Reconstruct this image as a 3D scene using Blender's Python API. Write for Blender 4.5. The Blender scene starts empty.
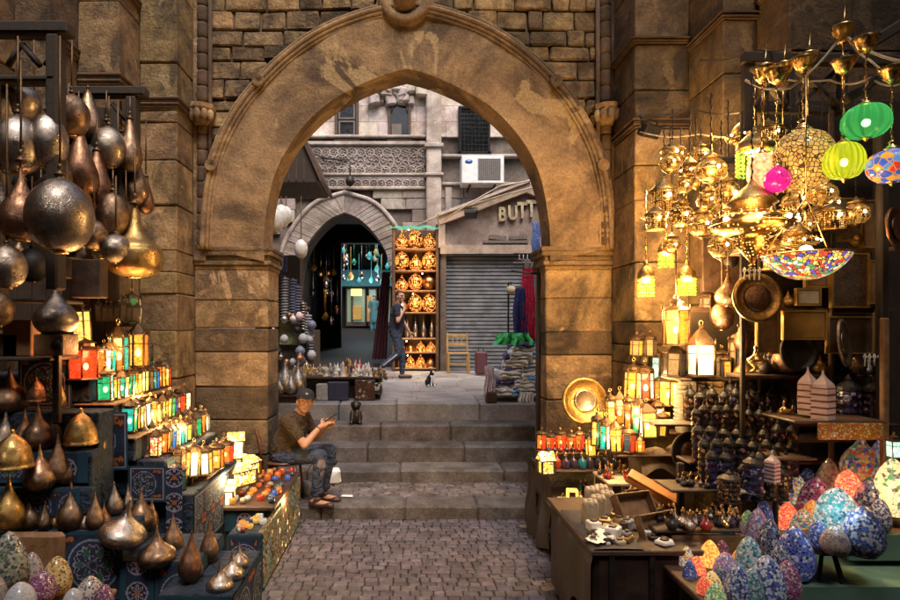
import bpy, bmesh, math, random
from mathutils import Vector, Matrix
from mathutils import noise as mnoise
R = random.Random(11)
PI = math.pi
C = bpy.context.scene.collection
SC = bpy.context.scene

# ------------------------------------------------------------ camera, world, sun, exposure
EYE = 1.87
cam = bpy.data.cameras.new('camera')
cam.sensor_width = 36; cam.lens = 24.0
cam.shift_x = 45/900.0; cam.shift_y = 28/900.0
cam.clip_start = 0.05; cam.clip_end = 800
camo = bpy.data.objects.new('camera', cam); C.objects.link(camo)
camo.location = (0, 0, EYE); camo.rotation_euler = (PI/2, 0, 0)
SC.camera = camo

w = bpy.data.worlds.new('World'); SC.world = w; w.use_nodes = True
nt = w.node_tree
for n in list(nt.nodes): nt.nodes.remove(n)
wo = nt.nodes.new('ShaderNodeOutputWorld'); bg = nt.nodes.new('ShaderNodeBackground')
sky = nt.nodes.new('ShaderNodeTexSky'); sky.sky_type = 'NISHITA'; sky.sun_disc = False
SUN_EL, SUN_AZ = math.radians(58), math.radians(165)
sky.sun_elevation = SUN_EL; sky.sun_rotation = SUN_AZ
sky.air_density = 1.0; sky.dust_density = 5.0; sky.ozone_density = 0.6
nt.links.new(sky.outputs[0], bg.inputs[0]); nt.links.new(bg.outputs[0], wo.inputs[0])
bg.inputs[1].default_value = 0.15
sl = bpy.data.lights.new('sun', 'SUN'); sl.energy = 1.5; sl.angle = math.radians(25); sl.color = (1, .93, .86)
so = bpy.data.objects.new('sun', sl); C.objects.link(so)
# sun azimuth measured from +Y towards +X, same as the sky's rotation
sd = Vector((math.sin(SUN_AZ)*math.cos(SUN_EL), math.cos(SUN_AZ)*math.cos(SUN_EL), math.sin(SUN_EL)))
so.rotation_euler = sd.to_track_quat('Z', 'Y').to_euler()
vs = SC.view_settings
vs.view_transform = 'Standard'; vs.look = 'None'; vs.gamma = 1.0; vs.use_curve_mapping = False
vs.exposure = 1.0
SC.render.engine = 'CYCLES'
cy = SC.cycles
cy.use_denoising = True
cy.max_bounces = 6; cy.diffuse_bounces = 3; cy.glossy_bounces = 3; cy.transparent_max_bounces = 8; cy.transmission_bounces = 4
cy.sample_clamp_indirect = 4.0
cy.caustics_reflective = False; cy.caustics_refractive = False

# ------------------------------------------------------------ helpers
def PX(px, Y): return (px-405)*Y/600.0
def PZ(py, Y): return EYE-(py-328)*Y/600.0
def srgb(h):
    h = h.lstrip('#'); c = [int(h[i:i+2], 16)/255 for i in (0, 2, 4)]
    return tuple(x/12.92 if x <= .04045 else ((x+.055)/1.055)**2.4 for x in c)

class MB:
    """collects faces for ONE mesh object"""
    def __init__(s): s.v = []; s.f = []; s.m = []; s.c = []; s.s = []
    def add(s, vs, fs, m=0, c=None, sm=False):
        o = len(s.v); s.v += [tuple(p) for p in vs]
        for f in fs:
            s.f.append(tuple(i+o for i in f)); s.m.append(m); s.c.append(c); s.s.append(sm)
    def box(s, x0, x1, y0, y1, z0, z1, m=0, c=None):
        if x0 > x1: x0, x1 = x1, x0
        v = [(x0,y0,z0),(x1,y0,z0),(x1,y1,z0),(x0,y1,z0),(x0,y0,z1),(x1,y0,z1),(x1,y1,z1),(x0,y1,z1)]
        s.add(v, [(0,3,2,1),(4,5,6,7),(0,1,5,4),(1,2,6,5),(2,3,7,6),(3,0,4,7)], m, c)
    def bbox(s, x0, x1, y0, y1, z0, z1, b=.01, m=0, c=None, j=0):
        """chamfered box"""
        if x0 > x1: x0, x1 = x1, x0
        b = min(b, (x1-x0)*.4, (y1-y0)*.4, (z1-z0)*.4)
        bm = bmesh.new()
        X_=(x0,x1); Y_=(y0,y1); Z_=(z0,z1)
        vs=[]; idx={}
        for i in (0,1):
            for k in (0,1):
                for l in (0,1):
                    p=[X_[i],Y_[k],Z_[l]]
                    jj=[R.uniform(-j,j) for _ in range(3)] if j else (0,0,0)
                    sx,sy,sz=(1 if i==0 else -1),(1 if k==0 else -1),(1 if l==0 else -1)
                    for a in range(3):
                        q=[p[0]+sx*b+jj[0],p[1]+sy*b+jj[1],p[2]+sz*b+jj[2]]
                        q[a]=p[a]+jj[a]
                        idx[(i,k,l,a)]=len(vs); vs.append(q)
        f=[]
        g=lambda i,k,l,a: idx[(i,k,l,a)]
        for a in range(3):
            o=[x for x in range(3) if x!=a]
            for e in (0,1):
                def key(u,v):
                    t=[0,0,0]; t[a]=e; t[o[0]]=u; t[o[1]]=v; return g(*t,a)
                f.append((key(0,0),key(1,0),key(1,1),key(0,1)))
        for a in range(3):       # edges along axis a
            o=[x for x in range(3) if x!=a]
            for u in (0,1):
                for v in (0,1):
                    def key(e,ax):
                        t=[0,0,0]; t[a]=e; t[o[0]]=u; t[o[1]]=v; return g(*t,ax)
                    f.append((key(0,o[0]),key(1,o[0]),key(1,o[1]),key(0,o[1])))
        for i in (0,1):
            for k in (0,1):
                for l in (0,1): f.append((g(i,k,l,0),g(i,k,l,1),g(i,k,l,2)))
        bm.free()
        s.add(vs,f,m,c)
    def lathe(s, prof, n=20, o=(0,0,0), m=0, c=None, sm=True, ph=0, M=None, sq=1.0):
        vs=[]; fs=[]
        for (r,z) in prof:
            for i in range(n):
                a=2*PI*i/n+ph
                p=Vector((r*math.cos(a), r*math.sin(a)*sq, z))
                if M: p=M@p
                vs.append((p.x+o[0],p.y+o[1],p.z+o[2]))
        for k in range(len(prof)-1):
            for i in range(n):
                j=(i+1)%n
                fs.append((k*n+i,k*n+j,(k+1)*n+j,(k+1)*n+i))
        if prof[0][0]>1e-4: fs.append(tuple(range(n-1,-1,-1)))
        if prof[-1][0]>1e-4: fs.append(tuple((len(prof)-1)*n+i for i in range(n)))
        s.add(vs,fs,m,c,sm)
    def tube(s, pts, r, n=6, m=0, c=None, caps=True):
        pts=[Vector(p) for p in pts]; vs=[]; fs=[]
        rr = r if isinstance(r,(list,tuple)) else [r]*len(pts)
        up=None
        for i,p in enumerate(pts):
            if i==0: d=pts[1]-pts[0]
            elif i==len(pts)-1: d=pts[-1]-pts[-2]
            else: d=(pts[i+1]-pts[i-1])
            d=d.normalized() if d.length>1e-9 else Vector((0,0,1))
            if up is None: up=d.orthogonal().normalized()
            a=(up-d*up.dot(d)); a=a.normalized() if a.length>1e-6 else d.orthogonal().normalized()
            up=a; b=d.cross(a)
            for k in range(n):
                t=2*PI*k/n; vs.append(p+(a*math.cos(t)+b*math.sin(t))*rr[i])
        for i in range(len(pts)-1):
            for k in range(n):
                j=(k+1)%n; fs.append((i*n+k,i*n+j,(i+1)*n+j,(i+1)*n+k))
        if caps:
            fs.append(tuple(range(n-1,-1,-1))); fs.append(tuple((len(pts)-1)*n+i for i in range(n)))
        s.add(vs,fs,m,c,True)
    def ball(s, c0, r, n=14, m=0, c=None, M=None):
        rx,ry,rz = r if isinstance(r,(tuple,list)) else (r,r,r)
        h=max(5,n//2); vs=[]; fs=[]
        for k in range(h+1):
            t=PI*k/h
            for i in range(n):
                a=2*PI*i/n
                p=Vector((rx*math.sin(t)*math.cos(a), ry*math.sin(t)*math.sin(a), -rz*math.cos(t)))
                if M: p=M@p
                vs.append(p+Vector(c0))
        for k in range(h):
            for i in range(n):
                j=(i+1)%n; fs.append((k*n+i,k*n+j,(k+1)*n+j,(k+1)*n+i))
        s.add(vs,fs,m,c,True)
    def cap(s, p0, p1, r0, r1, n=12, m=0):
        """tapered capsule"""
        p0=Vector(p0); p1=Vector(p1); d=(p1-p0); L=d.length; d.normalize()
        q=Vector((0,0,1)).rotation_difference(d).to_matrix()
        prof=[(r0*math.cos(t),r0*math.sin(t)) for t in [-PI/2*x for x in (1,.66,.33)]]+[(r0,0),(r1,L)]+[(r1*math.cos(t),L+r1*math.sin(t)) for t in [PI/2*x for x in (.33,.66,1)]]
        prof=[(max(r,1e-5),z) for r,z in prof]
        s.lathe(prof,n,tuple(p0),m,None,True,0,q)
    def prism(s, pts, y0, y1, m=0, c=None, axis='y'):
        n=len(pts)
        if axis=='y': vs=[(x,y0,z) for x,z in pts]+[(x,y1,z) for x,z in pts]
        elif axis=='x': vs=[(y0,x,z) for x,z in pts]+[(y1,x,z) for x,z in pts]
        else: vs=[(x,z,y0) for x,z in pts]+[(x,z,y1) for x,z in pts]
        fs=[tuple(range(n)),tuple(range(2*n-1,n-1,-1))]+[(i,(i+1)%n,(i+1)%n+n,i+n) for i in range(n)]
        s.add(vs,fs,m,c)
    def xform(s, M):
        s.v=[tuple(M@Vector(p)) for p in s.v]; return s
    def mesh(s, name, mats):
        me=bpy.data.meshes.new(name); me.from_pydata(s.v,[],s.f)
        if not isinstance(mats,(list,tuple)): mats=[mats]
        for mt in mats: me.materials.append(mt)
        me.polygons.foreach_set('material_index',s.m)
        me.polygons.foreach_set('use_smooth',s.s)
        if any(c is not None for c in s.c):
            at=me.color_attributes.new('tint','FLOAT_COLOR','CORNER'); buf=[]
            for p,c in zip(me.polygons,s.c):
                c=c or (1,1,1)
                buf += list((*c,1.0))*p.loop_total
            at.data.foreach_set('color',buf)
        me.update()
        bm=bmesh.new(); bm.from_mesh(me); bmesh.ops.recalc_face_normals(bm,faces=bm.faces); bm.to_mesh(me); bm.free()
        return me
    def build(s, name, mats, parent=None, loc=None):
        return put(name, s.mesh(name,mats), parent, loc)

def put(name, me, parent=None, loc=None):
    o=bpy.data.objects.new(name,me); C.objects.link(o)
    if parent: o.parent=parent
    if loc: o.location=loc
    return o
def tag(o,label,cat,group=None):
    o['label']=label; o['category']=cat
    if group: o['group']=group
    return o
def thing(name,label,cat,loc=(0,0,0),rz=0,group=None,sc=1):
    o=bpy.data.objects.new(name,None); C.objects.link(o); o.empty_display_size=.1
    o.location=loc; o.rotation_euler=(0,0,rz)
    o.scale=(sc,)*3 if not isinstance(sc,tuple) else sc
    return tag(o,label,cat,group)
def struct(name,mb,mats,parent=None):
    o=mb.build(name,mats,parent); o['kind']='structure'; return o

# ------------------------------------------------------------ materials
def newmat(name):
    m=bpy.data.materials.new(name); m.use_nodes=True; t=m.node_tree
    b=t.nodes['Principled BSDF']; return m,t,b
def nd(t,kind,**k):
    n=t.nodes.new(kind)
    for a,v in k.items():
        if a.startswith('i_'):
            key=a[2:]; key=int(key) if key.isdigit() else key.replace('_',' ')
            n.inputs[key].default_value=v
        else: setattr(n,a,v)
    return n
def ramp(t,stops,interp='LINEAR'):
    r=t.nodes.new('ShaderNodeValToRGB'); cr=r.color_ramp; cr.interpolation=interp
    while len(cr.elements)<len(stops): cr.elements.new(.5)
    for e,(p,c) in zip(cr.elements,stops): e.position=p; e.color=(*c,1) if len(c)==3 else c
    return r
def mul(t,a,b,f=1.0,mode='MULTIPLY'):
    m=t.nodes.new('ShaderNodeMix'); m.data_type='RGBA'; m.blend_type=mode; m.inputs[0].default_value=f
    if a is not None:
        t.links.new(a,m.inputs[6])
    if b is not None:
        if isinstance(b,tuple): m.inputs[7].default_value=(*b,1)
        else: t.links.new(b,m.inputs[7])
    return m
def stone(name, c1, c2, scale=3.0, bump=.5, rough=.9, tint=True, stain=(.35,.28,.2), fine=40, grain=.02, stain_amt=.7,patch=None,pthr=.56):
    m,t,b=newmat(name); L=t.links.new
    tc=nd(t,'ShaderNodeTexCoord')
    n1=nd(t,'ShaderNodeTexNoise',i_Scale=scale,i_Detail=9.0,i_Roughness=.62); L(tc.outputs['Object'],n1.inputs['Vector'])
    r1=ramp(t,[(.32,c2),(.66,c1)]); L(n1.outputs[0],r1.inputs[0])
    n2=nd(t,'ShaderNodeTexNoise',i_Scale=scale*.35,i_Detail=5.0,i_Roughness=.7,i_Distortion=.6); L(tc.outputs['Object'],n2.inputs['Vector'])
    r2=ramp(t,[(.40,stain),(.56,(1,1,1))]); L(n2.outputs[0],r2.inputs[0])
    x=mul(t,r1.outputs[0],r2.outputs[0],stain_amt)
    n3=nd(t,'ShaderNodeTexNoise',i_Scale=fine,i_Detail=6.0,i_Roughness=.7); L(tc.outputs['Object'],n3.inputs['Vector'])
    r3=ramp(t,[(.35,(.6,.6,.6)),(.6,(1.08,1.08,1.08))]); L(n3.outputs[0],r3.inputs[0])
    y=mul(t,x.outputs[2],r3.outputs[0],.8); out=y.outputs[2]
    if patch:
        n4=nd(t,'ShaderNodeTexNoise',i_Scale=scale*.55,i_Detail=8.0,i_Roughness=.6,i_Distortion=1.2); mp=nd(t,'ShaderNodeMapping'); mp.inputs['Location'].default_value=(5,3,7); L(tc.outputs['Object'],mp.inputs[0]); L(mp.outputs[0],n4.inputs['Vector'])
        r4=ramp(t,[(pthr,(0,0,0)),(pthr+.025,(1,1,1))]); L(n4.outputs[0],r4.inputs[0])
        pm=nd(t,'ShaderNodeMix',data_type='RGBA'); pf=nd(t,'ShaderNodeMath',operation='MULTIPLY'); L(r4.outputs[0],pf.inputs[0]); pf.inputs[1].default_value=.55; L(pf.outputs[0],pm.inputs[0]); L(out,pm.inputs[6])
        pc=mul(t,r3.outputs[0],patch); L(pc.outputs[2],pm.inputs[7]); out=pm.outputs[2]
    if tint:
        at=nd(t,'ShaderNodeAttribute',attribute_name='tint'); z=mul(t,out,at.outputs[0],1.0); out=z.outputs[2]
    L(out,b.inputs['Base Color']); b.inputs['Roughness'].default_value=rough
    ad=nd(t,'ShaderNodeMath',operation='MULTIPLY_ADD'); L(n3.outputs[0],ad.inputs[0]); ad.inputs[1].default_value=.35; L(n1.outputs[0],ad.inputs[2])
    bp=nd(t,'ShaderNodeBump',i_Strength=bump,i_Distance=grain); L(ad.outputs[0],bp.inputs['Height']); L(bp.outputs[0],b.inputs['Normal'])
    return m
def plain(name,c,rough=.6,metal=0,bump=0,bs=60,var=.25,spec=None,tint=False,coat=0):
    m,t,b=newmat(name); L=t.links.new
    tc=nd(t,'ShaderNodeTexCoord'); n=nd(t,'ShaderNodeTexNoise',i_Scale=bs*.3,i_Detail=6.0); L(tc.outputs['Object'],n.inputs['Vector'])
    r=ramp(t,[(.3,tuple(x*(1-var) for x in c)),(.7,tuple(min(1,x*(1+var)) for x in c))]); L(n.outputs[0],r.inputs[0])
    out=r.outputs[0]
    if tint:
        at=nd(t,'ShaderNodeAttribute',attribute_name='tint'); out=mul(t,out,at.outputs[0]).outputs[2]
    L(out,b.inputs['Base Color'])
    rr=nd(t,'ShaderNodeMapRange'); L(n.outputs[0],rr.inputs[0]); rr.inputs[1].default_value=.3; rr.inputs[2].default_value=.7
    rr.inputs[3].default_value=max(.02,rough-.1); rr.inputs[4].default_value=min(1,rough+.12); L(rr.outputs[0],b.inputs['Roughness'])
    b.inputs['Metallic'].default_value=metal
    if coat: b.inputs['Coat Weight'].default_value=coat
    if bump:
        n2=nd(t,'ShaderNodeTexNoise',i_Scale=bs,i_Detail=4.0); L(tc.outputs['Object'],n2.inputs['Vector'])
        bp=nd(t,'ShaderNodeBump',i_Strength=bump,i_Distance=.01); L(n2.outputs[0],bp.inputs['Height']); L(bp.outputs[0],b.inputs['Normal'])
    return m
def engraved(name,c,rough=.28,scale=60,bump=.35,dark=.45):
    """worn metal covered with fine hammered / engraved ornament"""
    m,t,b=newmat(name); L=t.links.new
    tc=nd(t,'ShaderNodeTexCoord'); v=nd(t,'ShaderNodeTexVoronoi',feature='DISTANCE_TO_EDGE',i_Scale=scale); L(tc.outputs['Object'],v.inputs['Vector'])
    r=ramp(t,[(0,(0,0,0)),(.12,(1,1,1))]); L(v.outputs['Distance'],r.inputs[0])
    n=nd(t,'ShaderNodeTexNoise',i_Scale=7.0,i_Detail=7.0); L(tc.outputs['Object'],n.inputs['Vector'])
    r2=ramp(t,[(.34,tuple(x*dark for x in c)),(.62,c)]); L(n.outputs[0],r2.inputs[0])
    x=mul(t,r2.outputs[0],r.outputs[0],.55); L(x.outputs[2],b.inputs['Base Color'])
    b.inputs['Metallic'].default_value=1
    rr=nd(t,'ShaderNodeMapRange'); L(n.outputs[0],rr.inputs[0]); rr.inputs[1].default_value=.3; rr.inputs[2].default_value=.7
    rr.inputs[3].default_value=rough+.22; rr.inputs[4].default_value=rough; L(rr.outputs[0],b.inputs['Roughness'])
    bp=nd(t,'ShaderNodeBump',i_Strength=bump*.6,i_Distance=.002); L(r.outputs[0],bp.inputs['Height']); L(bp.outputs[0],b.inputs['Normal'])
    return m
def emit(name,c,s):
    m,t,b=newmat(name); b.inputs['Base Color'].default_value=(*[x*.5 for x in c],1)
    b.inputs['Emission Color'].default_value=(*c,1); b.inputs['Emission Strength'].default_value=s
    b.inputs['Roughness'].default_value=.3; return m
def litglass(name,c,s,tr=.35,scale=25):
    """coloured glass lit from inside: glows unevenly and lets the bulb show"""
    m,t,b=newmat(name); L=t.links.new; out=t.nodes['Material Output']
    tc=nd(t,'ShaderNodeTexCoord'); n=nd(t,'ShaderNodeTexNoise',i_Scale=scale,i_Detail=3.0); L(tc.outputs['Object'],n.inputs['Vector'])
    rr=nd(t,'ShaderNodeMapRange'); L(n.outputs[0],rr.inputs[0]); rr.inputs[1].default_value=.35; rr.inputs[2].default_value=.65
    rr.inputs[3].default_value=s*.35; rr.inputs[4].default_value=s*1.3
    b.inputs['Base Color'].default_value=(*[x*.4 for x in c],1); b.inputs['Roughness'].default_value=.12
    b.inputs['Emission Color'].default_value=(*c,1); L(rr.outputs[0],b.inputs['Emission Strength'])
    tp=nd(t,'ShaderNodeBsdfTransparent'); tp.inputs[0].default_value=(*[min(1,.15+x*.85) for x in c],1)
    mx=nd(t,'ShaderNodeMixShader',i_0=tr); L(b.outputs[0],mx.inputs[1]); L(tp.outputs[0],mx.inputs[2]); L(mx.outputs[0],out.inputs[0])
    return m
def mosaic(name,pal,scale=55,grout=(.55,.53,.48),em=0,gw=.07,ecol=None):
    m,t,b=newmat(name); L=t.links.new
    tc=nd(t,'ShaderNodeTexCoord')
    v=nd(t,'ShaderNodeTexVoronoi',i_Scale=scale); v.inputs['Randomness'].default_value=.85; L(tc.outputs['Object'],v.inputs['Vector'])
    e=nd(t,'ShaderNodeTexVoronoi',feature='DISTANCE_TO_EDGE',i_Scale=scale); e.inputs['Randomness'].default_value=.85; L(tc.outputs['Object'],e.inputs['Vector'])
    sp=nd(t,'ShaderNodeSeparateColor'); L(v.outputs['Color'],sp.inputs[0])
    st=[(i/len(pal),c) for i,c in enumerate(pal)]
    r=ramp(t,st,'CONSTANT'); L(sp.outputs[0],r.inputs[0])
    g=ramp(t,[(gw,(0,0,0)),(gw+.03,(1,1,1))]); L(e.outputs['Distance'],g.inputs[0])
    mx=nd(t,'ShaderNodeMix',data_type='RGBA'); L(g.outputs[0],mx.inputs[0]); mx.inputs[6].default_value=(*grout,1); L(r.outputs[0],mx.inputs[7])
    L(mx.outputs[2],b.inputs['Base Color'])
    rr=nd(t,'ShaderNodeMapRange'); L(g.outputs[0],rr.inputs[0]); rr.inputs[3].default_value=.75; rr.inputs[4].default_value=.14; L(rr.outputs[0],b.inputs['Roughness'])
    bp=nd(t,'ShaderNodeBump',i_Strength=.5,i_Distance=.003); L(g.outputs[0],bp.inputs['Height']); L(bp.outputs[0],b.inputs['Normal'])
    if em:
        L(mx.outputs[2],b.inputs['Emission Color']); b.inputs['Emission Strength'].default_value=em
    return m
def pierced(name,c,hole,s,scale=70,thr=.3,rough=.3):
    """brass sheet pierced with small holes, lamp light coming out of the holes"""
    m,t,b=newmat(name); L=t.links.new
    tc=nd(t,'ShaderNodeTexCoord'); v=nd(t,'ShaderNodeTexVoronoi',i_Scale=scale); v.inputs['Randomness'].default_value=.35; L(tc.outputs['Object'],v.inputs['Vector'])
    g=ramp(t,[(thr,(1,1,1)),(thr+.05,(0,0,0))]); L(v.outputs['Distance'],g.inputs[0])
    n=nd(t,'ShaderNodeTexNoise',i_Scale=9.0,i_Detail=5.0); L(tc.outputs['Object'],n.inputs['Vector'])
    r2=ramp(t,[(.34,tuple(x*.4 for x in c)),(.62,c)]); L(n.outputs[0],r2.inputs[0]); L(r2.outputs[0],b.inputs['Base Color'])
    iv=nd(t,'ShaderNodeMath',operation='SUBTRACT'); iv.inputs[0].default_value=1; L(g.outputs[0],iv.inputs[1]); L(iv.outputs[0],b.inputs['Metallic'])
    b.inputs['Roughness'].default_value=rough; b.inputs['Emission Color'].default_value=(*hole,1)
    q=nd(t,'ShaderNodeMath',operation='MULTIPLY'); L(g.outputs[0],q.inputs[0]); q.inputs[1].default_value=s; L(q.outputs[0],b.inputs['Emission Strength'])
    bp=nd(t,'ShaderNodeBump',i_Strength=.6,i_Distance=.004); L(iv.outputs[0],bp.inputs['Height']); L(bp.outputs[0],b.inputs['Normal'])
    return m
def colattr(name,rough=.85,bump=.2,bs=400):
    m,t,b=newmat(name); at=nd(t,'ShaderNodeAttribute',attribute_name='tint'); L=t.links.new
    tc=nd(t,'ShaderNodeTexCoord'); n=nd(t,'ShaderNodeTexNoise',i_Scale=bs,i_Detail=3.0); L(tc.outputs['Object'],n.inputs['Vector'])
    n5=nd(t,'ShaderNodeTexNoise',i_Scale=6.0,i_Detail=5.0); L(tc.outputs['Object'],n5.inputs['Vector'])
    r=ramp(t,[(.35,(.6,.6,.6)),(.6,(1,1,1))]); L(n5.outputs[0],r.inputs[0])
    L(mul(t,at.outputs[0],r.outputs[0],.8).outputs[2],b.inputs['Base Color']); b.inputs['Roughness'].default_value=rough
    bp=nd(t,'ShaderNodeBump',i_Strength=bump,i_Distance=.002); L(n.outputs[0],bp.inputs['Height']); L(bp.outputs[0],b.inputs['Normal'])
    return m

M={}
M['ashlar']=stone('ashlar',(.39,.265,.13),(.19,.122,.062),4.5,1.0,stain=(.30,.30,.33),stain_amt=.95,grain=.06,patch=(.46,.33,.18),pthr=.60)
M['rubble']=stone('rubble',(.34,.225,.11),(.13,.08,.04),8,1.0,stain=(.34,.34,.36),stain_amt=.9,grain=.06)
M['plaster']=stone('plaster',(.43,.275,.135),(.18,.108,.055),2.6,.9,stain=(.30,.29,.31),tint=False,grain=.04,stain_amt=1.0,patch=(.50,.35,.17),pthr=.58)
M['mortar']=stone('mortar',(.20,.145,.09),(.12,.085,.055),6,.8,tint=False)
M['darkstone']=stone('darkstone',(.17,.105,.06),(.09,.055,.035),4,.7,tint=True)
M['step']=stone('step',(.175,.148,.138),(.07,.058,.055),5,.6,tint=True,stain=(.5,.46,.44))
M['cobble']=stone('cobble',(.22,.185,.195),(.09,.075,.085),9,.6,rough=.62,tint=True,stain=(.6,.56,.54))
M['plaza']=stone('plaza',(.34,.32,.32),(.21,.195,.20),3,.4,rough=.75,tint=True,stain=(.6,.58,.56))
M['facade']=stone('facade',(.46,.40,.355),(.27,.23,.205),3.5,.6,stain=(.5,.44,.4))
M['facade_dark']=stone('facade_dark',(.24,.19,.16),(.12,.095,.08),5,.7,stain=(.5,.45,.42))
M['wood']=plain('wood',(.055,.028,.015),.6,0,.4,50,.5)
M['woodlight']=plain('woodlight',(.19,.10,.045),.55,0,.4,60,.35)
M['woodblack']=plain('woodblack',(.026,.016,.010),.78,0,.3,50,.4)
M['iron']=plain('iron',(.03,.026,.024),.5,.6,.2,80,.4)
M['brass']=engraved('brass',(.66,.43,.16),.25,46,.7,.4)
M['brassp']=plain('brass_plain',(.75,.5,.2),.25,1,0,30,.3)
M['pewter']=engraved('pewter',(.46,.38,.32),.24,48,.6,.4)
M['bronze']=engraved('bronze',(.40,.26,.17),.26,44,.7,.38)
M['copper']=engraved('copper',(.40,.21,.13),.27,46,.7,.38)
M['silver']=engraved('silver',(.60,.52,.46),.2,60,.5,.5)
M['black']=plain('black',(.012,.011,.012),.45,0,0)
M['void']=plain('void',(.006,.005,.005),.9)
M['turq']=plain('turquoise_paint',(.03,.14,.17),.5,0,.1,40,.3)
M['litshop']=emit('lit_window',(.25,.34,.22),.22)
M['signyellow']=emit('lit_sign',(.9,.8,.2),.8)
M['ochre']=plain('ochre_goods',(.45,.26,.06),.7)
M['tealgoods']=plain('teal_goods',(.05,.3,.3),.6)
M['greengoods']=plain('green_glass_dull',(.02,.3,.12),.3)
M['letter']=stone('letter',(.62,.52,.36),(.4,.32,.2),12,.3,tint=False)
M['shutter']=plain('shutter_metal',(.17,.18,.20),.5,.35,.1,20,.25)
M['ripdenim']=plain('worn_denim',(.32,.27,.25),.9,0,.5,40,.35)
M['darkwoodstat']=plain('dark_carving',(.014,.009,.007),.4,0,.3,40)
M['lips']=plain('lips',(.30,.11,.08),.5); M['greycloth']=plain('grey_cloth',(.28,.28,.3),.8)
M['woodred']=plain('varnished_wood',(.10,.035,.018),.35,0,.2,40,.4)
M['bluegrey_']=plain('blue_grey_cloth',(.04,.12,.14),.8)

def clothmat(name,c,fold=1.0,sc=7,var=.3):
    m,t,b=newmat(name); L=t.links.new; tc=nd(t,'ShaderNodeTexCoord')
    n=nd(t,'ShaderNodeTexNoise',i_Scale=sc*1.0,i_Detail=3.0,i_Distortion=1.5); L(tc.outputs['Object'],n.inputs['Vector'])
    n2=nd(t,'ShaderNodeTexNoise',i_Scale=18.0,i_Detail=6.0); L(tc.outputs['Object'],n2.inputs['Vector'])
    r=ramp(t,[(.3,tuple(x*(1-var) for x in c)),(.7,tuple(x*(1+var) for x in c))]); L(n2.outputs[0],r.inputs[0]); L(r.outputs[0],b.inputs['Base Color'])
    b.inputs['Roughness'].default_value=.92
    bp=nd(t,'ShaderNodeBump',i_Strength=fold,i_Distance=.06); L(n.outputs[0],bp.inputs['Height']); L(bp.outputs[0],b.inputs['Normal']); return m
M['shirt_brown']=clothmat('shirt_brown',(.05,.031,.014),1.0,9); M['jeans']=clothmat('jeans',(.035,.045,.075),1.0,11,.5); M['navy']=clothmat('navy_cloth',(.02,.018,.035),1.0,9)
M['darkcloth']=clothmat('dark_cloth',(.012,.022,.04),.8,9,.4)
M['ripdenim']=plain('worn_denim',(.16,.13,.13),.9,0,.5,40,.5)
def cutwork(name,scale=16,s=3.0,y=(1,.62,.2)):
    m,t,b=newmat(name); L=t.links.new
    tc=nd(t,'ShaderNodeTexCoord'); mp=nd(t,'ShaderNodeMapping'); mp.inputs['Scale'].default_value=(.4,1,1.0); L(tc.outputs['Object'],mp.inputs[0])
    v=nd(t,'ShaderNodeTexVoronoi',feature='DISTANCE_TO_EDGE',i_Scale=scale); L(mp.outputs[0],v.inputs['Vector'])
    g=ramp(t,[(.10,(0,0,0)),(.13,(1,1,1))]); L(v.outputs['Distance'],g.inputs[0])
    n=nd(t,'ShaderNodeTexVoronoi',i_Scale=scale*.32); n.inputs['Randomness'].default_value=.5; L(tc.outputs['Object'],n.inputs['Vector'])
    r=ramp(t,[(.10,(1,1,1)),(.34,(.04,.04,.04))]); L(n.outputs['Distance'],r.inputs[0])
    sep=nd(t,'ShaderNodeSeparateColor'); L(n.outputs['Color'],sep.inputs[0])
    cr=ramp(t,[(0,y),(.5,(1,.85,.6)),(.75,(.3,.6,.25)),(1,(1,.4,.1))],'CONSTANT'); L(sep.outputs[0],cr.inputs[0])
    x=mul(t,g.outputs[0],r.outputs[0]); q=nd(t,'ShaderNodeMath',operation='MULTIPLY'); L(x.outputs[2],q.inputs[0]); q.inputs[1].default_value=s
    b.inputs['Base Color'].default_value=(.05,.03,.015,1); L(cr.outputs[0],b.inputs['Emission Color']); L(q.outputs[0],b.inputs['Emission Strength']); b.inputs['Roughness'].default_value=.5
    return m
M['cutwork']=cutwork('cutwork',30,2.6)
# ============================================================ SETTING
PZZ = 0.88          # level of the upper plaza
def tj(c, a=.25):   # jittered tint
    k = 1+R.uniform(-a, a); return (c[0]*k, c[1]*k*(1+R.uniform(-.04,.04)), c[2]*k*(1+R.uniform(-.08,.08)))
mb=MB(); mb.box(-150,150,-60,5.9,-.5,-.008)
struct('ground',mb,M['cobble'])
mb=MB(); z=0
y=.9
while y<5.86:
    d=R.uniform(.075,.098); x=-1.75-R.uniform(0,.1); d*=.92
    if y+d>5.87: d=5.872-y
    if d<.04: break
    while x<1.75:
        l=R.uniform(.07,.125); h=R.uniform(-.0035,.0035)
        mb.bbox(x+.0025,x+l-.0025,y+.0025,y+d-.0025,-.09,h,R.uniform(.005,.009),0,tj((.78,.77,.81),.30),j=.002)
        x+=l
    y+=d
struct('alley_paving',mb,M['cobble'])
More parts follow.
